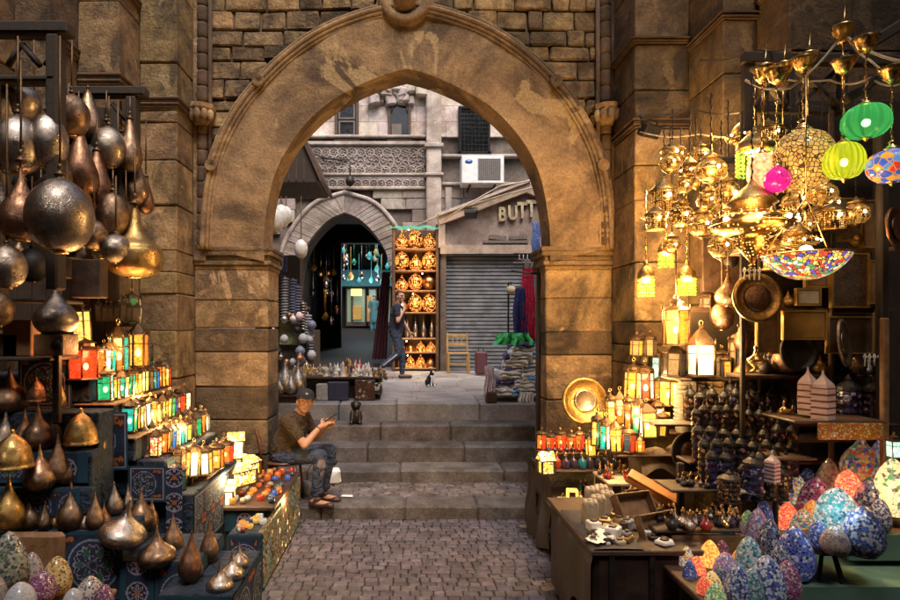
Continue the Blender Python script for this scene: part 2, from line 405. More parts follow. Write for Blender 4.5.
# landing and steps
mb=MB()
def slab_row(mb,y0,y1,z0,z1,x0=-1.9,x1=2.0,lens=(.7,1.2),b=.02,t=(1,1,1)):
    x=x0
    while x<x1:
        l=min(R.uniform(*lens),x1-x)
        if x1-x-l<.25: l=x1-x
        mb.bbox(x+.003,x+l-.003,y0+R.uniform(-.006,.006),y1,z0,z1+R.uniform(-.006,.006),b,0,tj(t,.18),j=.003); x+=l
slab_row(mb,5.88,6.25,-.1,.12)
x=-1.9
yy=6.25
while yy<6.84:
    d=R.uniform(.09,.12); x=-1.9
    while x<2.0:
        l=R.uniform(.1,.2); mb.bbox(x+.004,x+l-.004,yy+.004,yy+d-.004,-.1,.118+R.uniform(-.006,.006),.01,0,tj((1.25,1.2,1.2),.3),j=.003); x+=l
    yy+=d
mb.box(-1.9,2,5.95,8,-.4,.1)
struct('landing',mb,M['step'])
mb=MB()
slab_row(mb,6.80,7.30,.02,.26,b=.022); slab_row(mb,7.20,7.62,.2,.45,b=.022); slab_row(mb,7.53,7.95,.4,.65,b=.022)
struct('steps',mb,M['step'])
mb=MB()
slab_row(mb,7.91,8.3,.6,PZZ,b=.02)
mb.box(-9,9,8.25,15.2,-.4,PZZ-.012)
yy=8.302
while yy<15.2:
    d=R.uniform(.45,.6)
    slab_row(mb,yy+.003,yy+d-.003,PZZ-.05,PZZ,-6,6,(.5,.9),.006); yy+=d
mb.box(-9,-1.9,6.3,8.25,-.4,PZZ-.005); mb.box(2.0,9,6.3,8.25,-.4,PZZ-.005)
struct('plaza_floor',mb,M['plaza'])

def smooth_curve(pts,k=6):
    out=[]
    n=len(pts)
    for i in range(n-1):
        p0=pts[max(0,i-1)];p1=pts[i];p2=pts[i+1];p3=pts[min(n-1,i+2)]
        for j in range(k):
            t=j/k
            out.append(tuple(.5*((2*p1[a])+(-p0[a]+p2[a])*t+(2*p0[a]-5*p1[a]+4*p2[a]-p3[a])*t*t+(-p0[a]+3*p1[a]-3*p2[a]+p3[a])*t**3) for a in (0,1)))
    out.append(pts[-1]); return out
def mirror_arch(half,cx):
    """half: (dx,z) from apex down to the foot -> points left foot .. apex .. right foot"""
    return [(cx-dx,z) for dx,z in reversed(half)]+[(cx+dx,z) for dx,z in half[1:]]
def over_arch(mb,curve,x0,x1,ztop,y0,y1,zbot,m=0,c=None):
    """solid wall with an arched opening"""
    a=curve
    for i in range(len(a)-1):
        (xa,za),(xb,zb)=a[i],a[i+1]
        if xb-xa<1e-5: 
            mb.add([(xa,y0,za),(xa,y1,za),(xb,y1,zb),(xb,y0,zb)],[(0,1,2,3)],m,c); continue
        mb.add([(xa,y0,za),(xb,y0,zb),(xb,y0,ztop),(xa,y0,ztop),(xa,y1,za),(xb,y1,zb),(xb,y1,ztop),(xa,y1,ztop)],[(0,1,2,3),(7,6,5,4),(0,4,5,1),(3,2,6,7)],m,c)
    mb.box(x0,a[0][0],y0,y1,zbot,ztop,m,c); mb.box(a[-1][0],x1,y0,y1,zbot,ztop,m,c)

# ---------------------------------------------------------------- stone gateway
S0=600/5.85
def gz(py): return EYE-(py-328)/S0
def gx(px): return (px-405)/S0
XC=gx(407)
inner=[(0,71),(24,77.5),(54,90.5),(86,111),(113,141),(132,178),(141,224),(142,262)]
inner=smooth_curve([(a/S0,gz(b)) for a,b in inner],5)
ic=mirror_arch(inner,XC)
outer=[(0,15),(42,25),(85,43),(126,74),(161,115),(183,160),(192,208),(194,250)]
outer=smooth_curve([(a/S0,gz(b)) for a,b in outer],5)
oc=mirror_arch(outer,XC)
gate=thing('stone_gateway','tall pointed stone archway across the alley with plastered arch band and rubble wall above','gateway',(0,0,0))
mb=MB(); GY0,GY1=5.90,6.12
over_arch(mb,ic,-2.05,2.02,6.0,GY0,GY1,gz(262)); mb.build('core_wall',M['mortar'],gate)
# plastered band : front face + soffit
mb=MB(); n=len(ic)
K=5
def bandpt(i,k):
    (ax,az),(bx,bz)=ic[i],oc[i]; t=k/K
    p=(ax+(bx-ax)*t, az+(bz-az)*t)
    nn=mnoise.noise(Vector((p[0]*2.2,p[1]*2.2,3)))*.03
    return (p[0],5.80+nn,p[1])
assert len(oc)==len(ic)
vs=[bandpt(i,k) for i in range(n) for k in range(K+1)]
fs=[(i*(K+1)+k,(i+1)*(K+1)+k,(i+1)*(K+1)+k+1,i*(K+1)+k+1) for i in range(n-1) for k in range(K)]
mb.add(vs,fs,0,None,True)
# soffit just inside the core's own opening
vs=[];
for i,(x_,z_) in enumerate(ic):
    f=bandpt(i,0); cx_=XC; d=Vector((cx_-x_,0,gz(262)-.2-z_)).normalized()*.012
    for y_ in (f[1],5.92,6.03,6.135): vs.append((f[0]+(d.x if y_>5.9 else 0),y_,f[2]+(d.z if y_>5.9 else 0)))
fs=[(i*4+k,i*4+k+1,(i+1)*4+k+1,(i+1)*4+k) for i in range(n-1) for k in range(3)]
mb.add(vs,fs,0,None,True)
mb.build('arch_band',M['plaster'],gate)
# roll moulding round the band : three ribs with little rosettes
mb=MB()
for off,r,yy in ((.010,.016,5.80),(.042,.020,5.79),(.082,.026,5.782),(.122,.016,5.80)):
    pts=[]
    for i,(x_,z_) in enumerate(oc):
        a=Vector(oc[max(0,i-1)]); b=Vector(oc[min(n-1,i+1)]); t=(b-a).normalized(); nn=Vector((-t.y,t.x))
        pts.append((x_+nn.x*off,yy,z_+nn.y*off))
    mb.tube(pts,r,8)
for i in (9,18,n-19,n-10):
    x_,z_=oc[i]; t=(Vector(oc[min(n-1,i+1)])-Vector(oc[max(0,i-1)])).normalized(); nn=Vector((-t.y,t.x))
    Mx=Matrix.Rotation(PI/2,3,'X')
    prof=[(.001,.0),(.02,.005),(.03,.02),(.042,.012),(.055,.028),(.062,.0)]
    mb.lathe([(r,-z) for r,z in prof],14,(x_+nn.x*.075,5.765,z_+nn.y*.075),0,None,True,0,Matrix.Rotation(PI/2,3,'X')@Matrix.Scale(-1,3,Vector((0,0,1))))
mb.build('roll_moulding',M['plaster'],gate)
# keystone rosette
mb=MB(); Mf=Matrix.Rotation(PI/2,3,'X')     # local z -> -y
mb.lathe([(.26,-.06),(.26,.03),(.22,.06),(.17,.05),(.15,.02),(.12,.03),(.10,.08),(.05,.12),(.001,.13)],28,(gx(405),5.80,gz(2)),0,None,True,0,Mf)
mb.build('keystone_rosette',M['plaster'],gate)
# rubble blocks
def inside(curve,x,z):
    if z<curve[0][1]: return curve[0][0]<x<curve[-1][0]
    for i in range(len(curve)-1):
        (xa,za),(xb,zb)=curve[i],curve[i+1]
        if xa<=x<=xb and xb>xa: return z<za+(zb-za)*(x-xa)/(xb-xa)
    return False
mid=[((a[0]+b[0]*2)/3,(a[1]+b[1]*2)/3) for a,b in zip(ic,oc)]
mb=MB(); z=gz(262)
while z<5.75:
    h=R.uniform(.12,.20); x=-1.92
    while x<1.88:
        l=R.uniform(.14,.42); x2=min(x+l,1.92)
        if not any(inside(mid,a,b) for a in (x,x2) for b in (z,z+h)) and not inside(mid,(x+x2)/2,z):
            k=R.random(); c=(1,1,1) if k<.55 else ((.6,.58,.56) if k<.8 else (1.35,1.3,1.15))
            mb.bbox(x+R.uniform(.004,.012),x2-R.uniform(.004,.012),5.85+R.uniform(-.012,.018),5.96,z+R.uniform(.003,.010),z+h-R.uniform(.004,.012),R.uniform(.008,.016),0,tj(c,.25),j=.010)
        x=x2
    z+=h
mb.build('rubble_wall',M['rubble'],gate)
def courses(mb,x0,x1,y0,y1,cs,mx=.6,b=.010,j=.005,base=(1,1,1)):
    """cs: list of (zbot,ztop,tint)"""
    for z0,z1,c in cs:
        nb=max(1,round((x1-x0)/mx)); off=R.uniform(-.08,.08)
        xs=[x0]+[x0+(x1-x0)*(i/nb)+off for i in range(1,nb)]+[x1]
        for a,b2 in zip(xs[:-1],xs[1:]):
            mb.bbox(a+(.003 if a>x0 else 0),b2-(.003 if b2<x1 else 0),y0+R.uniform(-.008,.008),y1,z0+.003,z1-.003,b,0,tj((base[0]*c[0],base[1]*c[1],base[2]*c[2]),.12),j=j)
LT=(1.15,1.12,1.05); MD=(.85,.82,.8); DK=(.45,.42,.42)
def autocourses(z0,z1,hs=(.28,.45),seq=((1,1,1),(.8,.78,.75),(1.1,1.08,1.0),(.6,.57,.55))):
    out=[];z=z0
    while z<z1-.05:
        h=R.uniform(*hs)
        if z1-z-h<.12: h=z1-z
        out.append((z,min(z+h,z1),R.choice(seq))); z+=h
    return out
lc=[(0,gz(455),DK),(gz(455),gz(420),MD),(gz(420),gz(387),DK),(gz(387),gz(352),LT),(gz(352),gz(328),DK),(gz(328),gz(300),LT),(gz(300),gz(268),LT)]
mb=MB(); courses(mb,-2.05,gx(268),5.85,6.34,lc,.75)
courses(mb,-2.05,-1.93,5.80,6.3,[(gz(262),6.0,(.9,.9,.9))])
mb.build('pier',M['ashlar'],gate)
rc=[(0,gz(470),MD),(gz(470),gz(400),(.9,.86,.82)),(gz(400),gz(355),LT),(gz(355),gz(332),DK),(gz(332),gz(298),(1.05,1,.95)),(gz(298),gz(268),LT)]
mb=MB(); courses(mb,gx(546),2.02,5.85,6.34,rc,.8)
mb.build('pier',M['ashlar'],gate)
def moulding(mb,x0,x1,yf,yb,z0,z1,steps,proj,side=0):
    """stacked fillets growing outward towards the top"""
    n=len(steps); h=(z1-z0)/n
    for i,s in enumerate(steps):
        p=proj*s
        mb.bbox(x0-(p if side<=0 else 0),x1+(p if side>=0 else 0),yf-p,yb,z0+h*i+(.001 if i else 0),z0+h*(i+1),.008,0,tj((.8,.78,.76),.12))
mb=MB(); moulding(mb,-2.05,gx(268),5.85,6.35,gz(270),gz(247),(.25,.6,.35,.9,1),.055,1)
mb.build('impost',M['ashlar'],gate)
mb=MB(); moulding(mb,gx(546),2.02,5.85,6.35,gz(270),gz(247),(.25,.6,.35,.9,1),.055,-1)
mb.build('impost',M['ashlar'],gate)
# dark stone course under the imposts and slim carved corner columns
for xa,xb,s in ((gx(196),gx(211),1),(gx(598),gx(611),-1)):
    mb=MB(); xm=(xa+xb)/2; zc=gz(118)
    for k in range(40):
        z0=gz(247)+k*.155
        if z0>5.85: break
        if abs(z0-zc)<.09: continue
        mb.lathe([(.048,z0+.002),(.056,z0+.02),(.058,z0+.07),(.052,z0+.1),(.056,z0+.13),(.049,z0+.153)],10,(xm,5.825,0),0,tj((.8,.78,.76),.2))
    mb.tube([(xm-.075,5.82,gz(247)),(xm-.075,5.82,6)],.022,6); mb.tube([(xm+.075,5.82,gz(247)),(xm+.075,5.82,6)],.022,6)
    col_=mb.build('corner_column',M['darkstone'],gate)
    mb=MB(); mb.lathe([(.06,-.09),(.09,-.05),(.10,0),(.135,.05),(.14,.09),(.08,.1)],8,(xm,5.78,zc),0,None,False,PI/8)
    for a in range(5):
        t=-PI*.15-PI*.7*a/4
        mb.ball((xm+.12*math.cos(t),5.78+.12*math.sin(t),zc-.02),(.035,.03,.06),8)
    mb.build('capital',M['plaster'],gate)
# raised panel frames on the right springer of the arch
mb=MB()
for xa,xb,ya,yb_ in ((549,593,180,246),):
    x0,x1,z0,z1=gx(xa),gx(xb),gz(yb_),gz(ya)
mb=None

# ---------------------------------------------------------------- stepped side piers (each a thing)
def pier(name,label,x0,x1,y0,y1,cs,mouldz=(),mx=.6,side=1,tint=(1,1,1),mat='ashlar'):
    t=thing(name,label,'stone pier',((x0+x1)/2,y0,0))
    def bl(nm,mb,m): 
        mb.xform(Matrix.Translation((-(x0+x1)/2,-y0,0))); return mb.build(nm,m,t)
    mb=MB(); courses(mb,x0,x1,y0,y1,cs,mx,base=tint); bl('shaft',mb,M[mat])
    for z0,z1,p in mouldz:
        mb=MB(); moulding(mb,x0,x1,y0,y1,z0,z1,(.3,.75,.5,1),p,side); bl('ledge',mb,M['darkstone'])
    return t
def yz(py,Y): return PZ(py,Y)
cB=autocourses(0,yz(272,5.4))+[(yz(272,5.4),yz(250,5.4),MD)]+[(yz(250,5.4),yz(205,5.4),LT),(yz(205,5.4),yz(160,5.4),LT),(yz(160,5.4),yz(122,5.4),(.9,.85,.8)),(yz(122,5.4),yz(110,5.4),MD)]+autocourses(yz(110,5.4),6.2,(.4,.7))
pier('stone_pier','ashlar pier with a dark ledge left of the archway, behind the hanging metal lamps',-2.39,-2.053,5.40,6.3,cB,((yz(108,5.4),yz(97,5.4),.03),),.5,1)
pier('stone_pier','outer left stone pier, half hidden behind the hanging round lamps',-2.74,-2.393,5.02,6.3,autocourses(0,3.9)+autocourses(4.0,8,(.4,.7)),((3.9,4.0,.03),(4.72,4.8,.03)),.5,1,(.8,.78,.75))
pier('stone_wall','rough side wall of the alley behind the left stall',-3.6,-3.0,-8,5.4,autocourses(0,15,(.3,.5)),(),1.1,1,(.6,.56,.52))  # carried far above the frame to shade the alley
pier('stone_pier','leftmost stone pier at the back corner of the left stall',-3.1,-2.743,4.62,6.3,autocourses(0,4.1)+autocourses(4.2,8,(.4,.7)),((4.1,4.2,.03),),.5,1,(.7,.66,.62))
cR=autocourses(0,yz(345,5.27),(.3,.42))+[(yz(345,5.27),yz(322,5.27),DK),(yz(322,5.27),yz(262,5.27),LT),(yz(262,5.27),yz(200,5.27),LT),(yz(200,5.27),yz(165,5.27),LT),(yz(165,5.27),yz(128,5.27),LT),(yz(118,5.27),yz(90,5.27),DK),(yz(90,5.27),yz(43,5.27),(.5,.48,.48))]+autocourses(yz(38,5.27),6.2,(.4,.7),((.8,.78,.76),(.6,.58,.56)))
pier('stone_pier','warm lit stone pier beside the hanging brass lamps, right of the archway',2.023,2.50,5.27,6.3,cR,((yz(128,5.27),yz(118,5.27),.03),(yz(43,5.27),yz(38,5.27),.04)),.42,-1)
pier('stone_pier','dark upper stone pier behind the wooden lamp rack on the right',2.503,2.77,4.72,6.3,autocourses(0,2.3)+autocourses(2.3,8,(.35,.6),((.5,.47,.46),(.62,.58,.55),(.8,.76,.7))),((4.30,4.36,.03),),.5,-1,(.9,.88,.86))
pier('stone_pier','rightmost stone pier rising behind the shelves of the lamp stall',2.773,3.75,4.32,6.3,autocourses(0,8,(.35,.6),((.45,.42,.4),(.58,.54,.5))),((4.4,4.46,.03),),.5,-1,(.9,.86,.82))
pier('stone_wall','rough side wall of the alley behind the right stall',3.6,4.2,-8,4.31,autocourses(0,15,(.3,.5)),(),1.1,-1,(.6,.56,.52))  # extra height out of view cuts skylight in the alley

pier('alley_shade_block','unseen tall block added behind the viewer to keep light off the alley',-4.5,5,-5.2,-4.4,[(0,13,(.6,.56,.52))],(),3,1,(1,1,1))  # unseen block, added to cut sky and sun light on the archway
# ---------------------------------------------------------------- old building behind the plaza
BY=15.0; SB=600/BY
def bx_(px): return PX(px,BY)
def bz(py): return PZ(py,BY)
bld=thing('old_building','pale carved stone building with a dark pointed passage across the upper plaza','building',(0,BY,PZZ))
def bput(nm,mb,m,par=None):
    if par is None: mb.xform(Matrix.Translation((0,-BY,-PZZ))); return mb.build(nm,m,bld)
    mb.xform(Matrix.Translation((0,-BY,-PZZ))); return mb.build(nm,m,par)
acx=bx_(345)
hi=[(0,213),(14,219),(28,232),(40,250),(46,272),(48,290),(48,352)]
hi=[(a/SB,bz(b)) for a,b in hi]; hi=smooth_curve(hi[:-1],4)+[(48/SB,PZZ-.1)]
ia=mirror_arch(hi,acx)
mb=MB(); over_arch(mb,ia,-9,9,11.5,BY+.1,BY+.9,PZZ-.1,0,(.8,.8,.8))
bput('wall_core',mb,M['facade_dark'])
mb=MB()
ho=[(a+20/SB,b+ (20/SB if i==0 else 15/SB*(1-i/len(hi)))) for i,(a,b) in enumerate(hi)]
oa=mirror_arch([(a if i else 0,b) for i,(a,b) in enumerate(ho)],acx)
z=bz(371)
while z<bz(190):                      # ashlar face below the frieze
    h=R.uniform(.26,.36); x=-5
    while x<5:
        l=R.uniform(.5,.9); x2=x+l
        if not any(inside(oa,a,b) for a in (x+.05,x2-.05) for b in (z+.02,z+h-.05)) and not inside(oa,(x+x2)/2,z):
            mb.bbox(x+.004,x2-.004,BY-.0+R.uniform(-.01,.01),BY+.12,z+.004,z+h-.004,.012,0,tj((.9,.88,.88),.18),j=.006)
        x=x2
    z+=h
bput('ashlar_face',mb,M['facade'])
mb=MB()
for i in range(len(ia)-1):            # voussoirs
    for k in range(2):
        t0=(k)/2;t1=(k+1)/2
        a=[ia[i],ia[i+1]]; b=[oa[i],oa[i+1]]
        q0=[(a[0][0]+(a[1][0]-a[0][0])*t0,a[0][1]+(a[1][1]-a[0][1])*t0),(a[0][0]+(a[1][0]-a[0][0])*t1,a[0][1]+(a[1][1]-a[0][1])*t1)]
        q1=[(b[0][0]+(b[1][0]-b[0][0])*t0,b[0][1]+(b[1][1]-b[0][1])*t0),(b[0][0]+(b[1][0]-b[0][0])*t1,b[0][1]+(b[1][1]-b[0][1])*t1)]
        if abs(q0[0][1]-q0[1][1])+abs(q0[0][0]-q0[1][0])>.6: continue
        g=.05
        mb.prism([(q0[0][0]+(q0[1][0]-q0[0][0])*g,q0[0][1]+(q0[1][1]-q0[0][1])*g),(q0[1][0],q0[1][1]),q1[1],(q1[0][0]+(q1[1][0]-q1[0][0])*g,q1[0][1]+(q1[1][1]-q1[0][1])*g)],BY-.07-R.uniform(0,.012)-.012*((2*i+k)%2),BY+.2,0,tj((.85,.82,.82),.14))
mb.tube([(x_,BY-.08,z_) for x_,z_ in oa],.06,8,0,(1.1,1.1,1.1))
bput('arch_surround',mb,M['facade'])
# frieze and plain upper wall
mb=MB()
mb.bbox(-5,bx_(425),BY-.02,BY+.1,bz(190),bz(143),.02,0,(.75,.72,.72)); 
for py,hh,p in ((190,.08,.07),(176,.07,.06),(146,.1,.1),(139,.07,.14)):
    mb.bbox(-5,bx_(426),BY-p,BY+.1,bz(py),bz(py)+hh,.02,0,(1.15,1.13,1.1))
for k in range(120):      # shallow carved relief between the string courses
    px=R.uniform(272,424); py=R.choice((R.uniform(150,173),R.uniform(179,188)))
    pass
for row_,(zc,rr_) in enumerate(((bz(162),.20),(bz(171),.11),(bz(153),.11),(bz(184),.10))):
    x=bx_(262)
    while x<bx_(424):
        rk_=rr_*R.uniform(.9,1.08)
        mb.tube([(x+rk_*math.cos(2*PI*q/16),BY-.03,zc+rk_*math.sin(2*PI*q/16)) for q in range(17)],.018,5,0,tj((.95,.92,.92),.12),False)
        for q in range(6):
            a=PI/3*q+R.uniform(-.1,.1); mb.tube([(x+.03*math.cos(a),BY-.025,zc+.03*math.sin(a)),(x+rk_*.6*math.cos(a+.35),BY-.035,zc+rk_*.6*math.sin(a+.35)),(x+rk_*.85*math.cos(a-.1),BY-.03,zc+rk_*.85*math.sin(a-.1))],[.022,.016,.006],5,0,tj((.85,.82,.82),.15),False)
        x+=rk_*2.02
bput('carved_frieze',mb,M['facade'])
mb=MB(); z=bz(137)
while z<11.4:
    h=R.uniform(.3,.42); x=-5
    while x<5:
        l=R.uniform(.7,1.2); mb.bbox(x+.002,x+l-.002,BY-.01+R.uniform(-.004,.004),BY+.1,z+.002,z+h-.002,.006,0,tj((1.6,1.55,1.52),.07)); x+=l
    z+=h
bput('upper_wall',mb,M['facade'])
mb=MB(); mb.bbox(bx_(426),bx_(441),BY-.22,BY+.1,PZZ,11.4,.03,0,(1.3,1.26,1.22)); mb.bbox(bx_(424),bx_(443),BY-.28,BY+.1,bz(150),bz(146),.02,0,(1.2,1.2,1.2)); mb.bbox(bx_(424),bx_(443),BY-.27,BY+.1,bz(178),bz(175),.02,0,(1.2,1.2,1.2))
bput('pilaster',mb,M['facade'])
def bwindow(xa,xb,ya,yb,kind):
    x0,x1,z0,z1=bx_(xa),bx_(xb),bz(yb),bz(ya)
    mb=MB(); f=.07
    for a,b,c,d in ((x0-f,x0,z0-f,z1+f),(x1,x1+f,z0-f,z1+f),(x0,x1,z1,z1+f),(x0-.1,x1+.1,z0-f-.05,z0)):
        mb.bbox(a,b,BY-.09,BY+.0,c,d,.01)
    fr=bput('window',mb,M['wood'] if kind<2 else M['facade_dark'])
    mb=MB(); mb.box(x0,x1,BY-.03,BY-.015,z0,z1); bput('dark_pane',mb,M['glassdark'],fr)
    mb=MB()
    if kind==0:
        zm=(z0+z1)/2
        for (c,d) in ((z0,zm-.02),(zm,z1)):
            for (a,b,e,g) in ((x0+.02,x0+.06,c+.02,d),(x1-.06,x1-.02,c+.02,d),(x0+.06,x1-.06,c+.02,c+.06),(x0+.06,x1-.06,d-.04,d)): mb.box(a,b,BY-.06,BY-.03,e,g)
        bput('sash',mb,M['woodgrey'],fr)
    elif kind==1:
        mb.box(x0+.02,(x0+x1)/2+.05,BY-.06,BY-.03,z0+.02,z0+(z1-z0)*.38); bput('shutter_board',mb,M['woodgrey'],fr)
        mb=MB(); pts=[]
        xm=(x0+x1)/2
        mb.tube([(x0,BY-.05,z0+.6),(x0+.05,BY-.05,z0+.78),(xm,BY-.05,z1-.02),(x1-.05,BY-.05,z0+.78),(x1,BY-.05,z0+.6)],.03,6); bput('arched_head',mb,M['woodgrey'],fr)
    else:
        for k in range(7): 
            xx=x0+(x1-x0)*(k+.5)/7; mb.tube([(xx,BY-.06,z0),(xx,BY-.06,z1)],.013,5)
        for k in range(10):
            zz=z0+(z1-z0)*(k+.5)/10; mb.tube([(x0,BY-.075,zz),(x1,BY-.075,zz)],.013,5)
        bput('lattice',mb,M['facade'],fr)
    return fr
M['glassdark']=plain('dark_glass',(.02,.022,.025),.12,0,0)
M['woodgrey']=plain('grey_wood',(.12,.095,.08),.7,0,.3,50,.3)
bwindow(338,356,104,137,0); bwindow(391,408,104,137,1); bwindow(461,487,110,152,2)
# broken stalactite hood above the middle window
mb=MB()
for k in range(34):
    px=R.uniform(368,424); d=abs(px-396)/28; py=R.uniform(90,112-6*d) 
    if 390<px<409 and py>104: continue
    s=R.uniform(.07,.15); x_,z_=bx_(px),bz(py)
    mb.bbox(x_-s,x_+s,BY-.12-R.uniform(0,.15),BY,z_-s,z_+s*1.2,.04,0,tj((1.2,1.17,1.15),.25),j=.03)
bput('broken_hood',mb,M['facade'])
# recess right of the pilaster
mb=MB(); 
for py in (186,158): mb.bbox(bx_(441),bx_(560),BY-.1,BY+.1,bz(py),bz(py)+.08,.02,0,(1,1,1))
mb.bbox(bx_(445),bx_(452),BY-.06,BY+.1,bz(250),bz(187),.02,0,(1.1,1.1,1.1))
bput('string_course',mb,M['facade'])

# dark vaulted passage behind the pointed arch, and the lane beyond
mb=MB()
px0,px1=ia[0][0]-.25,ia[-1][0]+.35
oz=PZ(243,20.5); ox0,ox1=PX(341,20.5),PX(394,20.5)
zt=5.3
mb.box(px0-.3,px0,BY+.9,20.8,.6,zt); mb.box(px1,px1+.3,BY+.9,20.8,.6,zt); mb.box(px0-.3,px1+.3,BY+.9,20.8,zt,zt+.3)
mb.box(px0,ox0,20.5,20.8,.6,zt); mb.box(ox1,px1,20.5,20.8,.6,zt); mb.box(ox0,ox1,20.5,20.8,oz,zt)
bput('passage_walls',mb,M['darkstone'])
mb=MB(); mb.add([(px0-.3,15.0,PZZ-.004),(px1+.3,15,PZZ-.004),(px1+.3,20.6,1.2),(px0-.3,20.6,1.2)],[(0,1,2,3)])
mb.add([(-7,20.6,1.2),(7,20.6,1.2),(7,25.5,1.86),(-7,25.5,1.86)],[(0,1,2,3)]); mb.add([(-30,25.5,1.86),(30,25.5,1.86),(30,60,1.86),(-30,60,1.86)],[(0,1,2,3)])
struct('lane',mb,M['plaza'])
# shop at the far end of the lane
FY=25.5
def fx(px): return PX(px,FY)
def fz(py): return PZ(py,FY)
fs_=thing('far_shop','small shop with turquoise fascia and lit yellow windows seen through the dark passage','shop',(0,FY,0))
def fput(nm,mb,m,par=None):
    mb.xform(Matrix.Translation((0,-FY,0))); return mb.build(nm,m,par or fs_)
mb=MB(); mb.box(-6,3,FY+.4,FY+1,1.5,10); fput('wall',mb,M['facade_dark'])
mb=MB(); mb.bbox(-4,1,FY-.2,FY+.4,fz(287),fz(270),.03); fput('fascia',mb,M['turq'])
mb=MB(); mb.bbox(-4,1,FY-1.2,FY+.4,fz(248),fz(244),.03); fput('awning',mb,M['iron'])
for xa,xb in ((346,352),(352,366),(368,377),(379,391)):
    mb=MB(); x0,x1=fx(xa),fx(xb)
    for a,b,c,d in ((x0,x0+.05,fz(326),fz(288)),(x1-.05,x1,fz(326),fz(288)),(x0+.05,x1-.05,fz(289.5),fz(288)),(x0+.05,x1-.05,fz(326),fz(322))): mb.box(a,b,FY,FY+.1,c,d)
    dd=fput('shop_door',mb,M['wood']); mb=MB(); mb.box(x0+.05,x1-.05,FY+.06,FY+.08,fz(322),fz(289.5)); fput('pane',mb,M['litshop'],dd)
for (xa,xb,ya,yb,mm) in ((351,362,289,296,'signyellow'),(353,362,306,320,'ochre'),(383,389,291,312,'tealgoods'),(367,371,296,322,'ochre'),(381,388,287,289,'signyellow')):
    mb=MB(); mb.bbox(fx(xa),fx(xb),FY-.12,FY-.02,fz(yb),fz(ya),.02); fput('shop_sign' if 'sign' in mm else 'display_goods',mb,M[mm])
# lamps hanging in the lane
for i in range(26):
    px=R.uniform(343,392); py=R.uniform(250,283); Y=R.uniform(21.5,24.5); s=R.uniform(.06,.12)
    h=thing('hanging_lamp','tiny unlit lamp hanging in the lane beyond the dark passage','lamp',(PX(px,Y),Y,PZ(py,Y)),0,'lamps hanging beyond the passage')
    mb=MB(); mb.lathe([(.001,-s*1.3),(s*.7,-s*.8),(s,0),(s*.5,s),(s*.2,s*1.4)],8); mb.tube([(0,0,s),(0,0,s+1.0)],.01,4)
    put('lamp_body',mb.mesh('lamp_body',[R.choice([M['tealgoods'],M['pewter'],M['silver'],M['ochre']])]),h)
mb=MB(); mb.lathe([(.001,-.35),(.16,-.2),(.22,.1),(.12,.32),(.03,.4)],12); mb.tube([(0,0,.35),(0,0,1.5)],.012,4)
for i in range(14):
    Y=R.uniform(15.8,19.5); px=R.uniform(312,338); py=R.uniform(262,325); s=R.uniform(.07,.12)
    h=thing('hanging_lamp','dim lamp hanging along the left wall inside the dark passage','lamp',(PX(px,Y),Y,PZ(py,Y)),0,'dim lamps inside the dark passage')
    mb=MB(); mb.lathe([(.001,-s*1.3),(s*.7,-s*.8),(s,0),(s*.5,s),(s*.2,s*1.4)],8); mb.tube([(0,0,s),(0,0,s+.8)],.01,4)
    put('lamp_body',mb.mesh('lamp_body',[R.choice([M['copper'],M['pewter'],M['silver'],M['ochre']])]),h)
h=thing('hanging_lamp','green glass lamp hanging in the lane beyond the dark passage','lamp',(PX(354,22),22,PZ(262,22))); mb.build('lamp_body',M['greengoods'],h)
def simple_person_far(px,Y,feetz,h,shirt,label):
    p=tag(MB_person(h,shirt),label,'person'); p.location=(PX(px,Y),Y,feetz); return p

# plaza side buildings (mostly hidden by the gateway, they shade the plaza)
for nm,lab,x0,x1 in (('side_building','plain stone house front closing the left side of the plaza',-6.5,-3.45),('side_building','plain stone house front closing the right side of the plaza',4.2,7)):
    t=thing(nm,lab,'building',((x0+x1)/2,11,PZZ)); mb=MB(); courses(mb,x0,x1,6.35,14.9,autocourses(.5,6.6,(.35,.5)),3); mb.xform(Matrix.Translation((-(x0+x1)/2,-11,-PZZ))); mb.build('wall',M['facade'],t)

# ---------------------------------------------------------------- shop with the gabled front
SY=13.8
def sx(px): return PX(px,SY)
def sz(py): return PZ(py,SY)
shop=thing('closed_shop','closed shop with grey roller shutter under a sloping gable with raised letters','shop',(sx(495),SY,PZZ))
def sput(nm,mb,m,par=None):
    mb.xform(Matrix.Translation((-sx(495),-SY,-PZZ))); return mb.build(nm,m,par or shop)
gp=[(sx(440),sz(249)),(sx(440),sz(220)),(sx(527),sz(187)),(sx(548),sz(196)),(sx(590),sz(215)),(sx(590),sz(249))]
mb=MB(); mb.prism(gp,SY+.02,SY+1.15,0,(.8,.72,.7)); sput('gable_wall',mb,M['facade'])
mb=MB()
def bar(mb,p,q,wd,y0,y1,c=None):
    p=Vector(p);q=Vector(q);d=(q-p).normalized();n=Vector((-d.y,d.x))*wd/2
    mb.prism([tuple(p-n),tuple(q-n),tuple(q+n),tuple(p+n)],y0,y1,0,c)
bar(mb,(sx(438),sz(221)),(sx(529),sz(187)),.22,SY-.14,SY+.1,(1.25,1.1,.95)); bar(mb,(sx(526),sz(188.5)),(sx(592),sz(215)),.22,SY-.135,SY+.1,(1.25,1.1,.95))
bar(mb,(sx(438),sz(216)),(sx(529),sz(182)),.06,SY-.2,SY+.1,(1.4,1.35,1.3))
bar(mb,(sx(440),sz(250)),(sx(590),sz(250)),.2,SY-.13,SY+.1,(1.0,.9,.8)); bar(mb,(sx(441.5),sz(222)),(sx(441.5),sz(248)),.15,SY-.12,SY+.1,(1.1,1,.9))
sput('gable_frame',mb,M['facade'])
